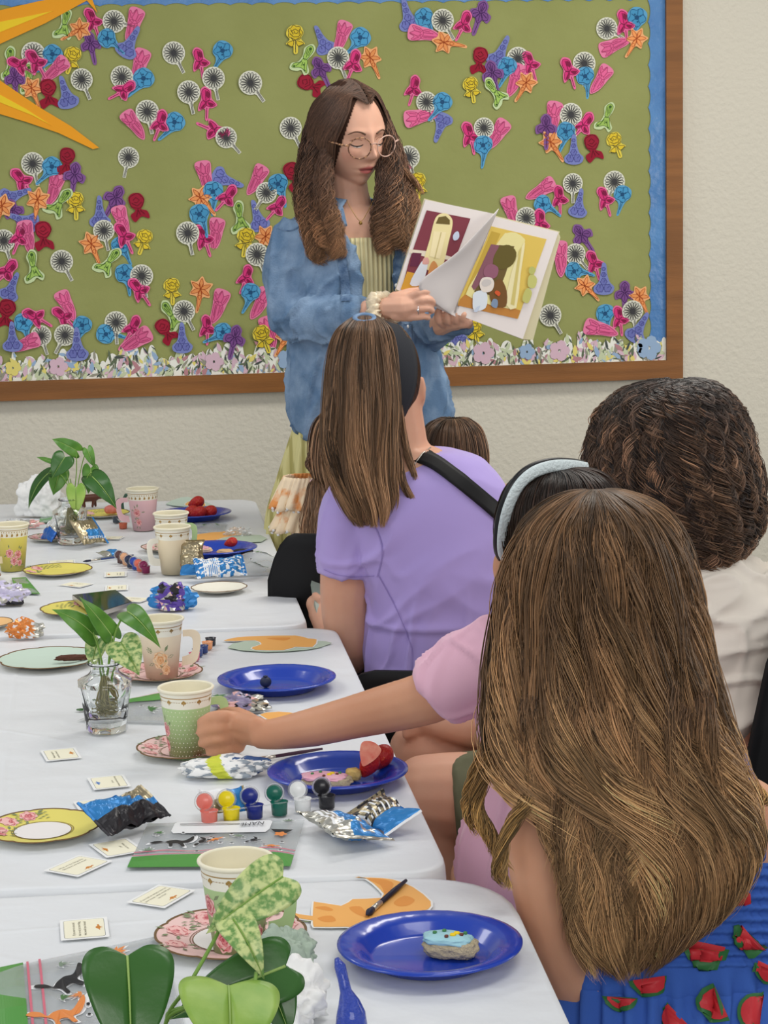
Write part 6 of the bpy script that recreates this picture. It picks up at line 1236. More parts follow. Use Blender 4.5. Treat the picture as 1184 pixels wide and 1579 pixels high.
env_hair('curly_outer_hair', CUR, HE, 1400, Ep, (70, 60, 56), (84, 64, 52), (120, 92, 70), th=(-215, 35), amp=(.004, .013), waves=5, r=(.0006, .0005), s=(1.0, 1.06), P_=64, clumps=200, cl=.7, seed=13, jit=.0008, curly=True, var=.2)
E_ = cr(CUR, 12); rq = random.Random(17); gds = []
for k in range(250):
    th_ = R(rq.uniform(-205, 25)); v0 = rq.uniform(0.0, .62)**1.05; v1 = min(1, v0+rq.uniform(.38, .6)); s_ = rq.uniform(.97, 1.05); g = []
    for j in range(5):
        t = j/4; e = E_[int(lerp(v0, v1, t)*(len(E_)-1))]; mx = (e[1]+e[2])/2; c = W_(mx, e[0], HE+e[3]); a = (e[2]-e[1])/2*mpp(mx, e[0], HE)
        P = c+R0*(a*s_*math.cos(th_+.12*t))+FH*(e[4]*s_*math.sin(th_+.12*t)); x, y = pxy(P); g.append((x, y, (P-CAM).dot(FH), .0035*(.6+t)))
    gds.append(g)
lock_hair('ringlets', gds, 250*30, Ep, (58, 52, 50), (84, 68, 58), (140, 108, 84), amp=(.0045, .0105), waves=3.6, r=(.0008, .0007), seed=91, P_=50, clumps=1, cl=.3, vend=(.88, 1), var=.2, dz=.25)
mb = MB(); mb.tube([W_(913, 650, HE+.03), W_(913, 656, HE+.10), W_(916, 668, HE+.115)], .0028, 8); adopt(mb.build('glasses_arm', cm('dark_frames', 60, 40, 34), None, True), Ep)
chair(1100, HE+.10, 'black chair of the woman in the cream tee at the right edge', top=.88, seat_px_w=.46, face=55)
o = MB(); o.box((0, 0, .0), (.30, .02, .35)); o = None
# ---------------------------------------------------------------- child with pigtails
HC = 4.0
Cp = person(530, HC, 'small child with light brown pigtails and an orange ruffled top, behind the ponytail')
mb = MB(); loftpx(mb, [(755, 500, 560, 0, .04), (780, 470, 590, 0, .055), (830, 468, 590, 0, .065), (920, 470, 590, 0, .07), (1010, 465, 600, 0, .09)], HC); chainpx(mb, [(528, 700, HC, .04), (528, 770, HC, .036)]); mb.ball(W_(530, 700, HC+.005), (.068, .082, .08), 22)
chainpx(mb, [(478, 800, HC, .028), (462, 860, HC, .025), (470, 910, HC+.08, .021), (480, 915, HC+.12, .016)], sub=2); chainpx(mb, [(582, 800, HC, .028), (596, 870, HC, .025), (590, 910, HC+.08, .02)], sub=2)
for s_ in (-1, 1):
    q = W_(530+s_*32, 990, HC+.03); mb.chain([(q, .06), (q+FH*.15, .045), (q+FH*.16-Vector((0, 0, .26)), .03)])
fuse(mb, 'body', M_skin, .004, 3, Cp)
M_rufo = mat('orange_floral_cotton', srgb(244, 222, 190), .8, .15, var=(26, srgb(232, 156, 92), .5, .62), bump=(200, .3, .001)); mb = MB(); loftpx(mb, [(770, 490, 570, 0, .062), (800, 468, 596, 0, .078), (880, 464, 600, 0, .085), (1000, 455, 610, 0, .10)], HC, n=40); sd = fuse(mb, 'floral_top', M_rufo, .004, 3, Cp)
# ruffled shoulder: two gathered tiers
for (cy, xl, rr2, hh_) in ((748, 424, 46, 48), (786, 420, 50, 44)):
    mb = MB(); rg = []; nL = 90
    for k in range(9):
        t = k/8; ring = []
        for j in range(nL):
            a = 2*math.pi*j/nL; rad = lerp(.036, .046, t)+.006*t*math.sin(a*13+cy)+.002*math.sin(a*31)
            c = W_(lerp(470, 458, t)-0, cy-14+t*hh_, HC); ring.append(c+R0*rad*math.cos(a)*1.05+FH*rad*math.sin(a)+Vector((0, 0, .004*math.sin(a*9)*t)))
        rg.append(ring)
    for k in range(3):
        ring = [v+Vector((0, 0, -.004 if k == 1 else .001))+R0*0 for v in rg[8]]; 
    mb.rings(rg, 0, False); o = mb.build('ruffle_tier', M_rufo, None, True); md = o.modifiers.new('s', 'SOLIDIFY'); md.thickness = .003; adopt(o, Cp)
    mb = MB()
    for v in rg[8][::3]: mb.ball(v, .0036, 8)
    mbp = adopt(mb.build('pompom_trim', M_white, None, True), o); mbp['kind'] = 'stuff'
PG = ((104, 82, 64), (136, 106, 82), (178, 146, 116))
HD = [(634, 515, 545, 0, .008), (640, 496, 565, 0, .05), (660, 482, 578, 0, .08), (700, 476, 584, 0, .088), (735, 482, 580, 0, .08), (770, 500, 560, 0, .06)]
mb = MB(); loftpx(mb, [(r[0]+3, r[1]+3, r[2]-3, r[3], r[4]*.92) for r in HD], HC, n=30); adopt(mb.build('hair_underlayer', mat('light_brown_base', srgb(96, 74, 58), .8, .1), None, True), Cp)
env_hair('hair', HD, HC, 1600, Cp, *PG, s=(.97, 1.04), amp=(0, .002), waves=1, vend=(.8, 1), P_=18, clumps=50, seed=31, r=(.0009, .0007))
for gx, sgn in ((0, 1), (118, -1)):
    lock_hair('pigtail', [[(488+gx, 742, HC-.03, .010), (486+gx, 760, HC-.06, .020), (484+gx, 800, HC-.09, .032), (486+gx, 845, HC-.10, .030), (490+gx, 882, HC-.10, .018)], [(490+gx, 742, HC-.03, .010), (500+gx, 765, HC-.06, .020), (508+gx, 805, HC-.09, .026), (512+gx, 850, HC-.10, .022), (508+gx, 870, HC-.1, .012)]], 2000, Cp, *PG, amp=(0, .008), waves=1.3, seed=33, P_=24, r=(.0008, .0006), vend=(.7, 1), var=.2)
lock_hair('hair_wisp', [[(484, 690, HC-.02, .006), (476, 705, HC-.03, .004), (474, 718, HC-.03, .004), (482, 728, HC-.03, .004), (486, 738, HC-.03, .004)]], 160, Cp, *PG, amp=(0, .003), seed=36)
mb = MB(); c_ = W_(489, 742, HC-.035); mb.tube([c_+R0*.010*math.cos(a)+FH*.010*math.sin(a) for a in [2*math.pi*k/16 for k in range(17)]], .005, 8); adopt(mb.build('hair_tie', cm('pink_tie', 222, 190, 196), None, True), Cp)
chair(522, HC-.02, 'black chair behind the small child with pigtails at the table corner', top=.86, seat_px_w=.27, seatz=.40)
# ---------------------------------------------------------------- child beyond the lavender shoulder
HDD = 4.2
Dp = person(700, HDD, 'child whose smooth brown hair shows over the lavender shoulder')
mb = MB(); loftpx(mb, [(780, 675, 735, 0, .04), (800, 650, 765, 0, .06), (900, 640, 770, 0, .07), (1010, 640, 770, 0, .09)], HDD); chainpx(mb, [(700, 720, HDD, .04), (702, 790, HDD, .036)]); mb.ball(W_(698, 712, HDD), (.066, .08, .08), 22)
for s_ in (-1, 1):
    q = W_(705+s_*32, 990, HDD+.03); mb.chain([(q, .06), (q+FH*.12, .045), (q+FH*.13-Vector((0, 0, .24)), .03)])
    chainpx(mb, [(705+s_*60, 815, HDD, .028), (705+s_*68, 880, HDD+.02, .024), (705+s_*50, 925, HDD+.1, .018)], sub=2)
fuse(mb, 'body', M_skin, .005, 3, Dp); mb = MB(); loftpx(mb, [(785, 680, 725, 0, .055), (805, 640, 770, 0, .075), (900, 635, 775, 0, .085), (1010, 630, 780, 0, .10)], HDD); fuse(mb, 'grey_top', cm('plain_grey_cloth', 150, 150, 156), .005, 3, Dp)
HD2 = [(645, 684, 712, 0, .008), (650, 668, 726, 0, .05), (665, 652, 742, 0, .08), (700, 642, 752, 0, .09), (750, 644, 750, 0, .085), (800, 655, 742, -.01, .07)]
mb = MB(); loftpx(mb, [(r[0]+3, r[1]+3, r[2]-3, r[3], r[4]*.93) for r in HD2], HDD, n=30); adopt(mb.build('hair_underlayer', MATS['brown_hair_base'], None, True), Dp)
env_hair('hair', HD2, HDD, 1600, Dp, (78, 60, 46), (92, 70, 54), (110, 84, 64), s=(.97, 1.03), amp=(0, .001), waves=1, P_=18, clumps=50, seed=41, r=(.0009, .0007))
chair(705, HDD+.03, 'low stool under the child beyond the lavender shoulder', back=False, seatz=.36, seat_px_w=.32)
# ---------------------------------------------------------------- the reader
HA = 4.58
Ap = person(570, HA, 'standing woman with long wavy hair and glasses in a denim shirt reading aloud')
def frame(yaw, pitch, rollr=0):
    f = -FH*math.cos(R(yaw))+R0*math.sin(R(yaw)); f = f*math.cos(R(pitch))-Vector((0, 0, math.sin(R(pitch)))); r = Vector((0, 0, 1)).cross(f).normalized(); u = f.cross(r)*-1
    u = f.cross(r); u = -u if u.z < 0 else u
    r2 = r*math.cos(R(rollr))+u*math.sin(R(rollr)); u2 = u*math.cos(R(rollr))-r*math.sin(R(rollr)); return r2, f, u2
hr, hf, hu = frame(33, 13, 4)
if hr.dot(R0) < 0: hr = -hr
HCN = W_(538, 208, HA)
def HP(x, y, z): return HCN+hr*x+hf*y+hu*z
def g_(x, z, cx, cz, sx, sz): return math.exp(-((x-cx)/sx)**2-((z-cz)/sz)**2)
def head_pt(lon, lat):
    x = math.sin(lon)*math.cos(lat); y = math.cos(lon)*math.cos(lat); z = math.sin(lat)
    d = max(-z, 0); X = .0735*x*(1-.30*d**1.3); Z = .112*z
    if y > 0: Y = .088*math.copysign(abs(y)**.82, y)*(1+.02*d)
    else: Y = .098*y*(1-.38*d)
    if y > 0:
        k = min(1, y*2.5); a = abs(X)
        D = 0
        D += .0085*g_(X, Z, 0, .010, .0085, .022)*(1)
        D += .0225*g_(X, Z, 0, -.027, .0085, .013)+.010*g_(X, Z, 0, -.012, .0075, .016)
        D += .0085*g_(a, Z, .0125, -.030, .0065, .008)
        D += .0045*g_(a, Z, .026, .022, .022, .007)
        D -= .0105*g_(a, Z, .030, .003, .016, .013)
        D += .0062*g_(a, Z, .030, .002, .0115, .0085)
        D += .0045*g_(a, Z, .042, -.026, .020, .020)
        D += .0075*g_(X, Z, 0, -.0545, .020, .0052)*(1-.25*g_(X, Z, 0, -.053, .003, .004))+.0085*g_(X, Z, 0, -.0665, .016, .0055)-.0055*g_(X, Z, 0, -.0605, .020, .0022)
        D -= .004*g_(X, Z, 0, -.046, .005, .007); D -= .0035*g_(X, Z, 0, -.077, .022, .006)
        D += .0085*g_(X, Z, 0, -.094, .020, .014)
        Y += D*k
    return X, Y, Z
mb = MB(); nlo, nla = 150, 120; vs = []
for i in range(nla+1):
    for j in range(nlo):
        lon = 2*math.pi*j/nlo-math.pi; lon = lon-.35*math.sin(lon)*1.0; lat = -math.pi/2+math.pi*i/nla; lat = max(min(lat, math.pi/2-1e-3), -math.pi/2+1e-3)
        vs.append(HP(*head_pt(lon, lat)))
mb.add(vs, [(i*nlo+j, i*nlo+(j+1) % nlo, (i+1)*nlo+(j+1) % nlo, (i+1)*nlo+j) for i in range(nla) for j in range(nlo)])
for sx in (-1, 1):
    mb.ball(HP(.0735*sx, -.004, -.008), (.006, .013, .026), 12)
mb.chain([(HP(0, -.02, -.06), .046), (W_(537, 300, HA+.01), .045), (W_(542, 335, HA+.01), .052)], 20)
loftpx(mb, [(318, 505, 580, .01, .045), (335, 470, 612, .0, .06), (360, 452, 628, .0, .075), (420, 462, 622, 0, .095), (500, 480, 615, 0, .085), (600, 470, 640, 0, .10), (680, 465, 650, 0, .11), (800, 480, 640, 0, .10)], HA, n=36)
for s_, x in ((-1, 530), (1, 590)): chainpx(mb, [(x, 800, HA, .085), (x, 1030, HA, .055), (x, 1290, HA, .04)], sub=2); mb.chain([(W_(x, 1325, HA), .035), (W_(x, 1325, HA)-FH*.12, .03)])
hb_h = HA-.24
chainpx(mb, [(480, 376, HA, .040), (454, 430, HA-.01, .044), (470, 490, HA-.04, .038), (530, 488, HA-.14, .032), (580, 480, HA-.21, .025), (600, 474, HA-.23, .0225)], sub=3)
chainpx(mb, [(628, 350, HA, .048), (650, 430, HA+.01, .042), (655, 500, HA-.02, .037), (672, 500, HA-.12, .030), (690, 496, HA-.17, .023)], sub=3)
# right hand (viewer's left) pinching the page
hh = HA-.25
def fg(pts): chainpx(mb, pts, 10, 2)
fg([(600, 474, hh+.01, .022), (622, 474, hh, .026), (636, 472, hh-.002, .022)]); fg([(610, 462, hh+.01, .018), (630, 464, hh, .018)]); fg([(612, 484, hh, .016), (632, 486, hh, .014)])
fg([(628, 460, hh-.002, .0105), (646, 452, hh-.014, .0092), (660, 450, hh-.010, .0082), (668, 456, hh-.002, .0074)])
fg([(630, 470, hh-.004, .0102), (650, 463, hh-.018, .0090), (663, 462, hh-.012, .0080), (669, 467, hh-.004, .0072)])
fg([(628, 480, hh-.004, .0098), (648, 476, hh-.018, .0086), (660, 475, hh-.012, .0078), (666, 479, hh-.004, .0070)])
fg([(624, 489, hh-.002, .0088), (642, 489, hh-.014, .0078), (654, 488, hh-.010, .0070), (660, 490, hh-.004, .0062)])
fg([(612, 458, hh+.004, .0110), (632, 450, hh+.010, .0095), (650, 448, hh+.012, .0082), (664, 449, hh+.010, .0074)])
# left hand below the book, fingers curled up in front of its lower edge
h2 = HA-.19
fg([(690, 496, h2+.02, .022), (704, 494, h2+.0, .021), (712, 492, h2-.004, .017)])
for k, (x, y) in enumerate(((676, 486), (690, 484), (703, 486), (715, 489))): fg([(x+8, 500, h2+.004, .0098), (x, 494, h2-.020, .0088), (x-1, 484+k, h2-.030, .0078), (x+1, 478+k*2, h2-.030, .0068)])
fg([(704, 500, h2, .010), (718, 500, h2-.02, .009), (724, 494, h2-.026, .0078)])
bodyA = fuse(mb, 'body', M_skin, .0026, 1, Ap)
# skin colours that belong to the skin itself: lips, blush
me = bodyA.data; n = len(me.vertices); ca = np.ones((n, 4)); base = np.array(srgb(216, 168, 144)); lip = np.array(srgb(178, 96, 92)); bl = np.array(srgb(208, 140, 120)); ca[:, :3] = base
co_ = np.zeros(n*3); me.vertices.foreach_get('co', co_); q = co_.reshape(-1, 3)-np.array(HCN); X = q @ np.array(hr); Y = q @ np.array(hf); Z = q @ np.array(hu)
fr = (Y > .06) & (np.abs(X) < .06) & (np.abs(Z) < .12)
w1 = np.where(fr & (Y > .075), np.clip(1.5-((X/.0235)**2+((Z+.0605)/(.0105-.1*np.abs(X)))**2)*1.3, 0, 1), 0); w2 = np.where(fr, .45*np.exp(-((np.abs(X)-.045)/.018)**2-((Z+.028)/.018)**2), 0)
ca[:, :3] = ca[:, :3]*(1-w2[:, None])+bl*w2[:, None]; ca[:, :3] = ca[:, :3]*(1-w1[:, None])+lip*w1[:, None]
at_ = me.attributes.new('col', 'FLOAT_COLOR', 'POINT'); at_.data.foreach_set('color', ca.ravel().astype(np.float32)); me.materials[0] = mat('skin_reader', srgb(216, 168, 144), .46, .35, sss=.12, attr='col')
M_lash = cm('dark_lash', 50, 34, 28); M_eye = mat('eye_white', srgb(228, 222, 216), .2, .5)
def face_y(x, z):
    o_ = HP(x, .2, z); bpy.context.view_layer.update(); inv = bodyA.matrix_world.inverted(); ok, l, nn, _ = bodyA.ray_cast(inv @ o_, (inv.to_3x3() @ -hf).normalized()); return (bodyA.matrix_world @ l-HCN).dot(hf) if ok else .09
for sx in (-1, 1):
    mb = MB(); pts = [(sx*x, z) for x, z in ((.0165, -.0035), (.021, -.0058), (.028, -.0072), (.036, -.0062), (.043, -.002))]
    mb.tube([HP(x, face_y(x, z)+.0012, z) for x, z in cr(pts, 4)], [.0006, .0009, .001, .0011, .0012, .0012, .0013, .0013, .0013, .0014, .0014, .0014, .0015, .0015, .0014, .0013, .001][:17], 6); adopt(mb.build('eyelashes', M_lash, None, True), Ap)
    mb = MB(); mb.tube([HP(sx*x, face_y(sx*x, z)+.0002, z) for x, z in cr([(.018, .0045), (.029, .0085), (.042, .004)], 5)], .0006, 5); adopt(mb.build('lid_crease', cm('lid_crease', 160, 110, 92), None, True), Ap)
    mb = MB(); mb.tube([HP(sx*x, face_y(sx*x, z)+.0004, z) for x, z in cr([(.019, -.0080), (.029, -.0094), (.040, -.0066)], 5)], [.0003]*2+[.0011]*6+[.0004]*3, 6); adopt(mb.build('eye', M_eye, None, True), Ap)
    mb = MB(); mb.ball(HP(sx*.0295, face_y(sx*.0295, -.0085)+.0008, -.0085), (.0024, .001, .0016), 8); adopt(mb.build('iris', cm('iris_brown', 60, 44, 34), None, True), Ap)
    mb = MB(); P = cr([(.014, .0185), (.024, .0235), (.036, .0240), (.047, .0175)], 6)
    mb.tube([HP(sx*x, face_y(sx*x, z)+.0008, z) for x, z in P], [lerp(.0022, .0008, i/(len(P)-1)) for i in range(len(P))], 6, flat=1); adopt(mb.build('eyebrow', cm('brow_brown', 92, 66, 50), None, True), Ap)
mb = MB(); mb.tube([HP(x, face_y(x, z)+.0002, z) for x, z in cr([(-.017, -.0605), (-.006, -.0600), (.006, -.0602), (.017, -.0605)], 5)], [.0006]+[.0011]*14+[.0006], 6); adopt(mb.build('mouth_line', cm('mouth_dark', 104, 48, 46), None, True), Ap)
# glasses
M_tort = mat('tortoise_frame', srgb(92, 58, 40), .2, .5, var=(220, srgb(196, 150, 110), .5, .6)); M_cfr = mat('clear_rose_frame', srgb(212, 176, 160), .15, .5, alpha=.9)
gl = Ap
mbA, mbB, mbL = MB(), MB(), MB()
for sx in (-1, 1):
    ring = [HP(sx*.0335+.0255*math.cos(a), .1035-.006*abs(math.cos(a))*0-.010*((sx*.0335+.0255*math.cos(a))/.06)**2, -.007+.0225*math.sin(a)) for a in [2*math.pi*k/40 for k in range(41)]]
    (mbA if sx < 0 else mbB).tube(ring, .0014, 8); mbL.add(ring[:-1], [tuple(range(40))])
mbB.tube([HP(-.0085, .1045, .0), HP(0, .1075, .003), HP(.0085, .1045, .0)], .0013, 8)
for sx in (-1, 1): (mbA if sx < 0 else mbB).tube([HP(sx*.0585, .094, -.001), HP(sx*.0715, .086, .000), HP(sx*.076, .04, -.001), HP(sx*.0775, -.004, .0)], [.0022, .002, .0017, .0015], 8)
ga = adopt(mbB.build('glasses', M_cfr, None, True), Ap); adopt(mbA.build('tortoise_rim', M_tort, None, True), ga); adopt(mbL.build('lens', mat('lens_glass', (1, 1, 1), .0, .5, trans=1, ior=1.02, alpha=.15)), ga)
# knit top and skirt
M_yk = mat('yellow_rib_knit', srgb(244, 234, 184), .85, .1); nt = M_yk.node_tree; b_ = nt.nodes['Principled BSDF']
M_yk2 = mat('yellow_striped_skirt', srgb(216, 209, 150), .85, .1)
for mm, sc2, c2 in ((M_yk, 95, (224, 210, 158)), (M_yk2, 42, (176, 168, 108))):
    nt = mm.node_tree; tc = [n for n in nt.nodes if n.type == 'TEX_COORD'][0]; b_ = nt.nodes['Principled BSDF']; wv = nt.nodes.new('ShaderNodeTexWave'); wv.wave_type = 'BANDS'; wv.bands_direction = 'X'; wv.inputs['Scale'].default_value = sc2/6.28*2; wv.inputs['Distortion'].default_value = .25
    nt.links.new(tc.outputs['Object'], wv.inputs['Vector']); x = nt.nodes.new('ShaderNodeMix'); x.data_type = 'RGBA'; x.inputs[6].default_value = (*srgb(*c2), 1); x.inputs[7].default_value = b_.inputs['Base Color'].default_value[:]
    mr = nt.nodes.new('ShaderNodeMapRange'); mr.inputs[1].default_value = .1; mr.inputs[2].default_value = .4; nt.links.new(wv.outputs['Fac'], mr.inputs[0]); nt.links.new(mr.outputs[0], x.inputs['Factor']); nt.links.new(x.outputs[2], b_.inputs['Base Color'])
    bp = nt.nodes.new('ShaderNodeBump'); bp.inputs['Distance'].default_value = .003; nt.links.new(wv.outputs['Fac'], bp.inputs['Height']); nt.links.new(bp.outputs[0], b_.inputs['Normal'])
mb = MB(); loftpx(mb, [(366, 470, 614, .0, .092), (374, 466, 620, .0, .097), (420, 466, 620, 0, .102), (460, 472, 618, 0, .098), (500, 480, 618, 0, .095), (570, 472, 640, 0, .108), (620, 468, 648, 0, .115), (680, 462, 654, 0, .12)], HA, n=90)
for k in range(0): pass
tp = mb.build('rib_knit_top', M_yk, None, True)
for v in tp.data.vertices:
    x, y = pxy(v.co)
    if y < 395: v.co += -FH*.002*math.sin(y*1.0)
adopt(tp, Ap)
mb = MB(); loftpx(mb, [(620, 462, 650, 0, .118), (660, 452, 662, 0, .13), (730, 436, 668, .0, .135), (820, 420, 672, 0, .14), (960, 428, 672, .02, .14), (1150, 436, 676, .03, .15), (1290, 440, 680, .03, .15)], HA, n=240, sub=10)
sk = mb.build('striped_skirt', M_yk2, None, True)
for v in sk.data.vertices:
    x, y = pxy(v.co); c = W_(560, y, HA); d = v.co-c; a = math.atan2(d.dot(FH), d.dot(R0)); d.z = 0; v.co += d.normalized()*.016*min(max((y-640)/150, 0), 1)*(math.sin(a*19+.4)+.5*math.sin(a*37+1))
adopt(sk, Ap)
# denim shirt: open front shell with sleeves, collar, placket
M_den = mat('denim_chambray', srgb(98, 126, 158), .85, .12, bump=(260, .7, .0025), var=(17, srgb(138, 162, 190), .38, .66)); M_dend = mat('denim_seam', srgb(74, 98, 130), .85, .1, bump=(300, .8, .002), var=(60, srgb(112, 136, 166)))
mb = MB(); rows = cr([(306, 508, 584, .016, .062), (318, 482, 606, .010, .076), (330, 458, 634, .004, .090), (345, 442, 650, .0, .102), (375, 438, 652, .0, .112), (430, 440, 652, 0, .120), (500, 446, 662, 0, .126), (560, 447, 680, 0, .134), (610, 447, 692, 0, .142), (650, 449, 698, 0, .148), (668, 452, 694, 0, .150)], 6)
gap = cr([(318, -101, -38), (345, -98, -48), (400, -86, -55), (480, -86, -56), (560, -84, -56), (668, -88, -52)], 12)
def gp(py):
    g = min(gap, key=lambda q: abs(q[0]-py)); return g[1], g[2]
nT = 70; outer, inner = [], []
for r in rows:
    c = W_((r[1]+r[2])/2, r[0], HA+r[3]); w_ = (r[2]-r[1])/2*mpp((r[1]+r[2])/2, r[0], HA); a0, a1 = gp(r[0]); ro, ri_ = [], []
    for j in range(nT+1):
        a = R(lerp(a1, a0+360, j/nT)); ca_, sa_ = math.cos(a), math.sin(a); ex = 2/2.3; X_ = math.copysign(abs(ca_)**ex, ca_); Y_ = math.copysign(abs(sa_)**ex, sa_)
        hem = Vector((0, 0, 0)); 
        if r[0] > 640: hem = Vector((0, 0, .02*abs(ca_)**3 - .028*(1-abs(ca_))))
        ro.append(c+hem+R0*(w_*X_)+FH*(r[4]*Y_)); ri_.append(c+hem+R0*((w_-.010)*X_)+FH*((r[4]-.010)*Y_))
    outer.append(ro); inner.append(ri_)
mb.rings([o_+i_[::-1] for o_, i_ in zip(outer, inner)], 0, True)
sleeve(mb, [(476, 358, HA, .066), (456, 395, HA-.005, .064), (450, 440, HA-.015, .060), (462, 485, HA-.05, .056), (500, 495, HA-.11, .050), (540, 489, HA-.165, .043), (563, 484, HA-.195, .038)])
sleeve(mb, [(620, 352, HA, .062), (640, 400, HA+.005, .058), (652, 455, HA, .055), (656, 498, HA-.04, .050), (672, 500, HA-.10, .042), (684, 498, HA-.14, .036)])
chainpx(mb, [(668, 497, HA-.13, .026), (700, 502, HA-.15, .022), (716, 503, HA-.16, .016)], 10)
shirt = fuse(mb, 'denim_shirt', M_den, .0048, 3, Ap, folds([((.2, 0, 1), .045, .0032, None, 1, 3), ((.9, 0, .4), .04, .004, W_(470, 470, HA-.1), .13, 6), ((.4, 0, 1), .05, .004, W_(480, 560, HA-.1), .2, 8), ((0, 0, 1), .05, .004, W_(650, 580, HA-.1), .15, 9)]))
strip_on(shirt, [(520, 342), (528, 400), (534, 465)], 15, M_dend, shirt, 'placket', .003); strip_on(shirt, [(612, 352), (612, 420), (614, 480)], 13, M_dend, shirt, 'placket', .003); strip_on(shirt, [(628, 500), (632, 560), (638, 640)], 14, M_dend, shirt, 'placket', .003)
strip_on(shirt, [(428, 352), (448, 356), (470, 345)], 1.6, M_dend, shirt, 'shoulder_seam', .002); strip_on(shirt, [(449, 655), (462, 672), (480, 688)], 2, M_dend, shirt, 'hem_seam', .002)
for (y, x) in ((382, 612), (440, 612), (504, 628), (545, 632)):
    d = ray(x, y); ok, l, nn, _ = shirt.ray_cast(shirt.matrix_world.inverted() @ CAM, (shirt.matrix_world.inverted().to_3x3() @ d).normalized())
    if ok: mb = MB(); mb.ball(shirt.matrix_world @ l, (.0055, .004, .0055), 12); adopt(mb.build('button', M_white, None, True), shirt)
# collar leaves
for pts in ([(505, 318, HA-.03), (512, 335, HA-.075), (522, 352, HA-.10), (534, 345, HA-.10), (528, 318, HA-.06)], [(578, 312, HA-.03), (600, 326, HA-.06), (616, 342, HA-.085), (604, 350, HA-.095), (588, 330, HA-.07)]):
    mb = MB(); P = [W_(*p) for p in pts]; mb.add(P, [tuple(range(5))]); o = mb.build('collar', M_den); md = o.modifiers.new('s', 'SOLIDIFY'); md.thickness = .006; adopt(o, Ap)
# scrunchie, ring, necklace
mb = MB(); c_ = W_(590, 482, HA-.218); ax = (W_(600, 474, HA-.23)-W_(560, 484, HA-.19)).normalized(); e1 = ax.cross(Vector((0, 0, 1))).normalized(); e2 = ax.cross(e1); rg = []
for k in range(73):
    a = 2*math.pi*k/72; cc = c_+(e1*math.cos(a)+e2*math.sin(a))*(.031+.003*math.sin(a*5)); n1 = (e1*math.cos(a)+e2*math.sin(a)); rg.append([cc+(n1*math.cos(b)+ax*math.sin(b))*(.0145+.0038*math.sin(a*17+b*2)+.0022*math.sin(a*29-b)) for b in [2*math.pi*q/12 for q in range(12)]])
mb.rings(rg, 0, False); adopt(mb.build('satin_scrunchie', mat('champagne_satin', srgb(222, 206, 176), .3, .5, sheen=.3), None, True), Ap)
mb = MB(); c_ = W_(644, 478, hh-.017); mb.tube([c_+Vector((0, 0, .0098*math.sin(a)))-FH*.0098*math.cos(a)+R0*.001 for a in [2*math.pi*k/16 for k in range(17)]], .0012, 6); mb.ball(c_-FH*.011, .0028, 8); adopt(mb.build('ring', mat('silver_ring', srgb(220, 220, 225), .15, .5, metal=1), None, True), Ap)
mb = MB(); mb.tube([W_(x, y, HA-.052-.03*(1-abs(x-556)/22)) for x, y in cr([(534, 308), (545, 328), (556, 341), (566, 328), (576, 308)], 5)], .0007, 6); mb.ball(W_(556, 344, HA-.083), .004, 10); adopt(mb.build('necklace', M_gold, None, True), Ap)
# hair: scalp shell, strands off the parting, side masses
M_hbA = mat('reader_hair_base', srgb(56, 38, 30), .8, .1); mb = MB(); vs = []; n1, n2 = 170, 200
def skull(lon, lat, k=1.0): return HP(.0735*k*1.06*math.sin(lon)*math.cos(lat), (.100 if math.cos(lon) < 0 else .092)*k*1.05*math.cos(lon)*math.cos(lat)-.002, .1135*k*1.03*math.sin(lat)+.002)
for i in range(n1+1):
    for j in range(n2): vs.append(skull(2*math.pi*j/n2-math.pi, lerp(-.9, math.pi/2-.001, i/n1)))
fs = []
for i in range(n1):
    for j in range(n2):
        lon = 2*math.pi*(j+.5)/n2-math.pi; lat = lerp(-.9, math.pi/2, (i+.5)/n1); a = abs(lon)
        hl = .86-1.76*(lambda q: q*q*(3-2*q))(min(max((a-.3)/1.05, 0), 1))
        if lat > hl: fs.append((i*n2+j, i*n2+(j+1) % n2, (i+1)*n2+(j+1) % n2, (i+1)*n2+j))
mb.add(vs, fs); adopt(mb.build('hair_underlayer', M_hbA, None, True), Ap)
BA = ((84, 62, 50), (98, 72, 56), (154, 116, 84))
rng = np.random.default_rng(50); paths = []
Lm = [(470, 250, .03), (468, 310, .028), (485, 360, .026), (500, 402, .016)]
for i in range(3600):
    side = -1 if rng.random() < .62 else 1; tpart = rng.uniform(.0, 1)      # along the parting, forehead to crown
    P0 = HP(.004*side+rng.normal(0, .002), .078-.12*tpart, math.sqrt(max(0, 1-((.078-.12*tpart)/.105)**2))*.118+.002)
    lon = side*(rng.uniform(.95, 1.9)+.9*tpart); pts = [np.array(P0)]
    A0 = (P0-HCN)
    for k in range(1, 6):
        t = k/5; lat = lerp(1.15, -.35, t); pts.append(np.array(skull(lerp(side*lerp(.35, 1.6, tpart), lon, min(1, t*1.2)), lat, 1.02+.03*rng.random()+.05*t)))
    q = np.array(pts); G_ = np.array(cr(q, 5)); paths.append(G_[np.linspace(0, len(G_)-1, 24).astype(int)])
paths = np.array(paths); strands('hair', paths, .0009, .0008, hcol(len(paths), 24, BA[0], BA[0], BA[1], .2, rng), Ap)
WV = dict(amp=(.003, .014), waves=4.6, r=(.0008, .0006), P_=54, clumps=13, cl=.62, var=.2, dz=.3)
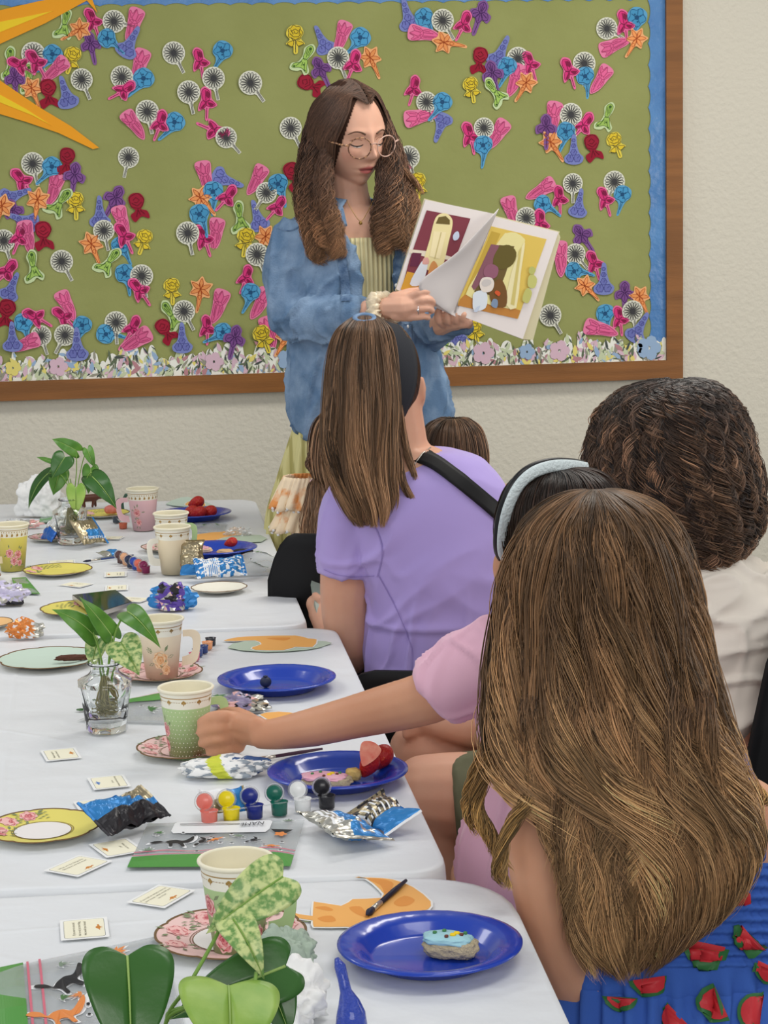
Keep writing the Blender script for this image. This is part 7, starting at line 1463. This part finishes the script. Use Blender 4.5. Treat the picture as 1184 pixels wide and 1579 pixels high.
lock_hair('long_hair', [[(500, 190, HA-.01, .020), (486, 240, HA-.03, .024), (478, 300, HA-.06, .026), (482, 350, HA-.09, .026), (494, 408, HA-.115, .014)],
    [(508, 225, HA-.05, .012), (500, 260, HA-.07, .018), (500, 310, HA-.10, .022), (512, 355, HA-.115, .022), (520, 400, HA-.12, .012)],
    [(490, 180, HA+.02, .022), (476, 240, HA+.02, .024), (470, 290, HA+.01, .026), (474, 330, HA-.04, .024), (480, 372, HA-.08, .014)],
    [(495, 230, HA-.02, .02), (492, 290, HA-.06, .026), (498, 340, HA-.1, .026), (508, 385, HA-.12, .016)]], 5600, Ap, *BA, seed=61, **WV)
lock_hair('long_hair', [[(588, 175, HA-.02, .014), (600, 225, HA-.03, .018), (606, 280, HA-.05, .024), (612, 330, HA-.085, .028), (618, 385, HA-.12, .018)],
    [(592, 190, HA+.0, .016), (610, 240, HA+.0, .02), (622, 290, HA-.02, .026), (634, 340, HA-.06, .026), (636, 385, HA-.10, .016)],
    [(590, 250, HA-.03, .014), (594, 300, HA-.07, .020), (590, 345, HA-.10, .022), (596, 392, HA-.12, .014)],
    [(590, 230, HA-.01, .018), (602, 290, HA-.06, .026), (604, 345, HA-.10, .026), (610, 380, HA-.12, .018)]], 5200, Ap, *BA, seed=62, **WV)
lock_hair('hair_wisp', [[(590, 170, HA-.03, .006), (604, 210, HA-.03, .006), (612, 250, HA-.03, .008), (640, 280, HA-.03, .006), (652, 300, HA-.03, .004)]], 120, Ap, *BA, amp=(0, .006), waves=3, seed=63)
# ---------------------------------------------------------------- picture book
hk = HA-.245
BL, BR_, TR, TL = (613, 448), (806, 521), (861, 358), (652, 311)
O_ = W_(613, 448, hk-.0); 
def bq(px, py, dh=0): return W_(px, py, hk+dh)
book = empty('picture_book', bq(715, 400), 'open picture book held up by the standing reader, one page mid-turn', 'book')
M_page = mat('book_page', srgb(236, 228, 224), .55, .2); M_cov = mat('book_cover', srgb(214, 206, 170), .5, .3)
hs = lambda x: -.0+.05*(x-613)/250        # the right half swings away
def bpt(px, py, off=0): return bq(px, py, hs(px)-.022*math.exp(-((px-735)/26)**2)*0+off)
def sheet(corn, m, name, par, off=0, thick=.001, n=14, curl=None):
    (a, b, c, d) = corn; mb = MB(); vs = []
    for i in range(n+1):
        for j in range(n+1):
            u, v = i/n, j/n; x = (1-u)*(1-v)*a[0]+u*(1-v)*b[0]+u*v*c[0]+(1-u)*v*d[0]; y = (1-u)*(1-v)*a[1]+u*(1-v)*b[1]+u*v*c[1]+(1-u)*v*d[1]
            vs.append(bpt(x, y, off+(curl(u, v) if curl else 0)))
    mb.add(vs, [(i*(n+1)+j, (i+1)*(n+1)+j, (i+1)*(n+1)+j+1, i*(n+1)+j+1) for i in range(n) for j in range(n)]); o = mb.build(name, m, None, True)
    md = o.modifiers.new('s', 'SOLIDIFY'); md.thickness = thick; md.offset = 1; o.data.polygons.foreach_set('use_smooth', [False]*len(o.data.polygons)); adopt(o, par); return o
gut_t, gut_b = (758, 333), (697, 482)
sheet([(656, 308), (764, 330), (702, 488), (611, 446)], M_page, 'left_page_block', book, 0, .006); sheet([gut_t, (861, 358), (806, 523), gut_b], M_page, 'right_page_block', book, 0, .008)
sheet([(654, 306), (863, 357), (812, 526), (609, 448)], M_cov, 'cover', book, .012, .003)
sheet([(861, 358), (864, 366), (822, 524), (806, 523)], M_cov, 'cover_edge', book, .006, .004)
def pic(pts, c, lay, name=None, sub=1):
    P = cr(pts, sub, True) if sub > 1 else pts; cx = sum(p[0] for p in P)/len(P); cy = sum(p[1] for p in P)/len(P); n = len(P); vs = []
    for k in range(5):
        for p in P: vs.append(bpt(cx+(p[0]-cx)*k/4, cy+(p[1]-cy)*k/4, -.0012-.0002*lay))
    key = 'illus_%d_%d_%d' % c; m = MATS.get(key) or mat(key, srgb(*c), .5, .25)
    return vs, [(k*n+i, k*n+(i+1) % n, (k+1)*n+(i+1) % n, (k+1)*n+i) for k in range(4) for i in range(n)], m
cz = lambda L: [(420+x/2.574, 100+y/2.574) for x, y in L]
def picture(items, name):
    ms = []; mb = MB()
    for lay, it in enumerate(items):
        vs, fs, m = pic(cz(it[0]), it[1], lay, sub=it[2] if len(it) > 2 else 1)
        if m not in ms: ms.append(m)
        mb.add(vs, fs, ms.index(m))
    adopt(mb.build(name, ms), book)
picture([([(612, 577), (786, 610), (722, 780), (600, 880), (512, 890), (545, 770)], (132, 62, 74)), ([(545, 732), (640, 742), (720, 765), (716, 776), (620, 765), (540, 745)], (232, 220, 200)), ([(535, 820), (640, 845), (600, 890), (508, 892)], (222, 166, 60)), ([(556, 745), (592, 748), (580, 800), (545, 800)], (104, 44, 70)),
    ([(600, 800), (625, 690), (642, 620), (660, 594), (690, 590), (712, 610), (714, 640), (700, 700), (668, 810)], (240, 226, 168), 3), ([(648, 630), (660, 604), (688, 600), (704, 616), (704, 634)], (112, 96, 50)), ([(640, 660), (690, 664), (664, 770), (624, 760)], (246, 232, 184)), ([(668, 664), (672, 664), (646, 770), (642, 768)], (206, 190, 130)), ([(716, 680), (726, 664), (738, 662), (742, 680), (734, 694), (720, 696)], (206, 216, 236), 3),
    ([(545, 870), (580, 800), (598, 776), (618, 775), (606, 840), (585, 875)], (226, 232, 240), 3), ([(596, 790), (600, 768), (618, 766), (620, 790)], (226, 170, 160), 3), ([(618, 840), (624, 800), (640, 778), (656, 800), (650, 830)], (214, 150, 90), 3)], 'left_illustration')
picture([([(866, 640), (1088, 692), (974, 1008), (735, 955), (742, 920), (850, 690)], (226, 196, 96)), ([(745, 930), (770, 905), (985, 975), (972, 1008), (735, 955)], (196, 134, 64)), ([(870, 660), (905, 670), (800, 900), (760, 915)], (200, 168, 70)), ([(905, 690), (930, 668), (965, 666), (1000, 690), (998, 720), (970, 900), (950, 970), (790, 925), (780, 880)], (236, 226, 160), 2), ([(900, 715), (960, 720), (925, 830), (890, 920), (800, 900)], (112, 92, 52)),
    ([(868, 712), (900, 716), (870, 800), (840, 850), (800, 895), (790, 880)], (140, 92, 104)), ([(876, 770), (900, 725), (940, 715), (968, 745), (955, 790), (915, 812), (884, 800)], (104, 92, 44), 3), ([(960, 790), (998, 706), (1000, 730), (985, 830), (968, 965), (925, 950), (940, 860)], (240, 230, 180), 2), ([(978, 740), (990, 720), (960, 955), (945, 950)], (212, 196, 120)), ([(838, 830), (846, 800), (870, 790), (896, 806), (890, 840), (862, 850)], (150, 96, 116), 3),
    ([(862, 920), (866, 880), (905, 850), (930, 900), (925, 960), (880, 955)], (120, 84, 44), 3), ([(795, 930), (800, 905), (830, 895), (852, 910), (846, 965), (800, 975)], (222, 230, 238), 3), ([(822, 870), (835, 845), (868, 845), (880, 868), (868, 898), (834, 900)], (232, 222, 212), 4), ([(830, 866), (842, 852), (864, 854), (868, 868), (852, 878), (836, 878)], (206, 200, 196), 4), ([(812, 960), (826, 955), (812, 982), (798, 980)], (200, 212, 230)), ([(868, 955), (876, 930), (894, 935), (890, 965)], (130, 150, 176), 3), ([(882, 905), (890, 895), (905, 905), (898, 918)], (214, 92, 50), 3),
    ([(1015, 845), (1030, 830), (1050, 850), (1040, 885), (1015, 880)], (200, 200, 120), 3), ([(1000, 900), (1015, 885), (1030, 905), (1015, 945), (992, 935)], (196, 196, 116), 3), ([(1018, 810), (1030, 800), (1045, 812), (1036, 830), (1020, 828)], (190, 192, 112), 3)], 'right_illustration')
# page being turned
mb = MB(); A_, B2, C_ = (769, 325), (697, 486), (648, 436); n = 16; vs = []
for i in range(n+1):
    for j in range(n+1):
        u, v = i/n, j/n; e = (lerp(769, 697, v), lerp(322, 486, v)); t_ = cr([(768, 322), (706, 388), (647, 436), (664, 462), (697, 486)], 8); q = t_[min(int(v*(len(t_)-1)), len(t_)-1)]
        x, y = lerp(e[0], q[0], u), lerp(e[1], q[1], u); vs.append(bpt(x, y, -.004-.030*math.sin(math.pi*min(u, 1)*.5)*math.sin(math.pi*v)**.5))
mb.add(vs, [(i*(n+1)+j, (i+1)*(n+1)+j, (i+1)*(n+1)+j+1, i*(n+1)+j+1) for i in range(n) for j in range(n)]); o = mb.build('turning_page', mat('page_back', srgb(206, 200, 198), .55, .2), None, True); md = o.modifiers.new('s', 'SOLIDIFY'); md.thickness = .0006; adopt(o, book)
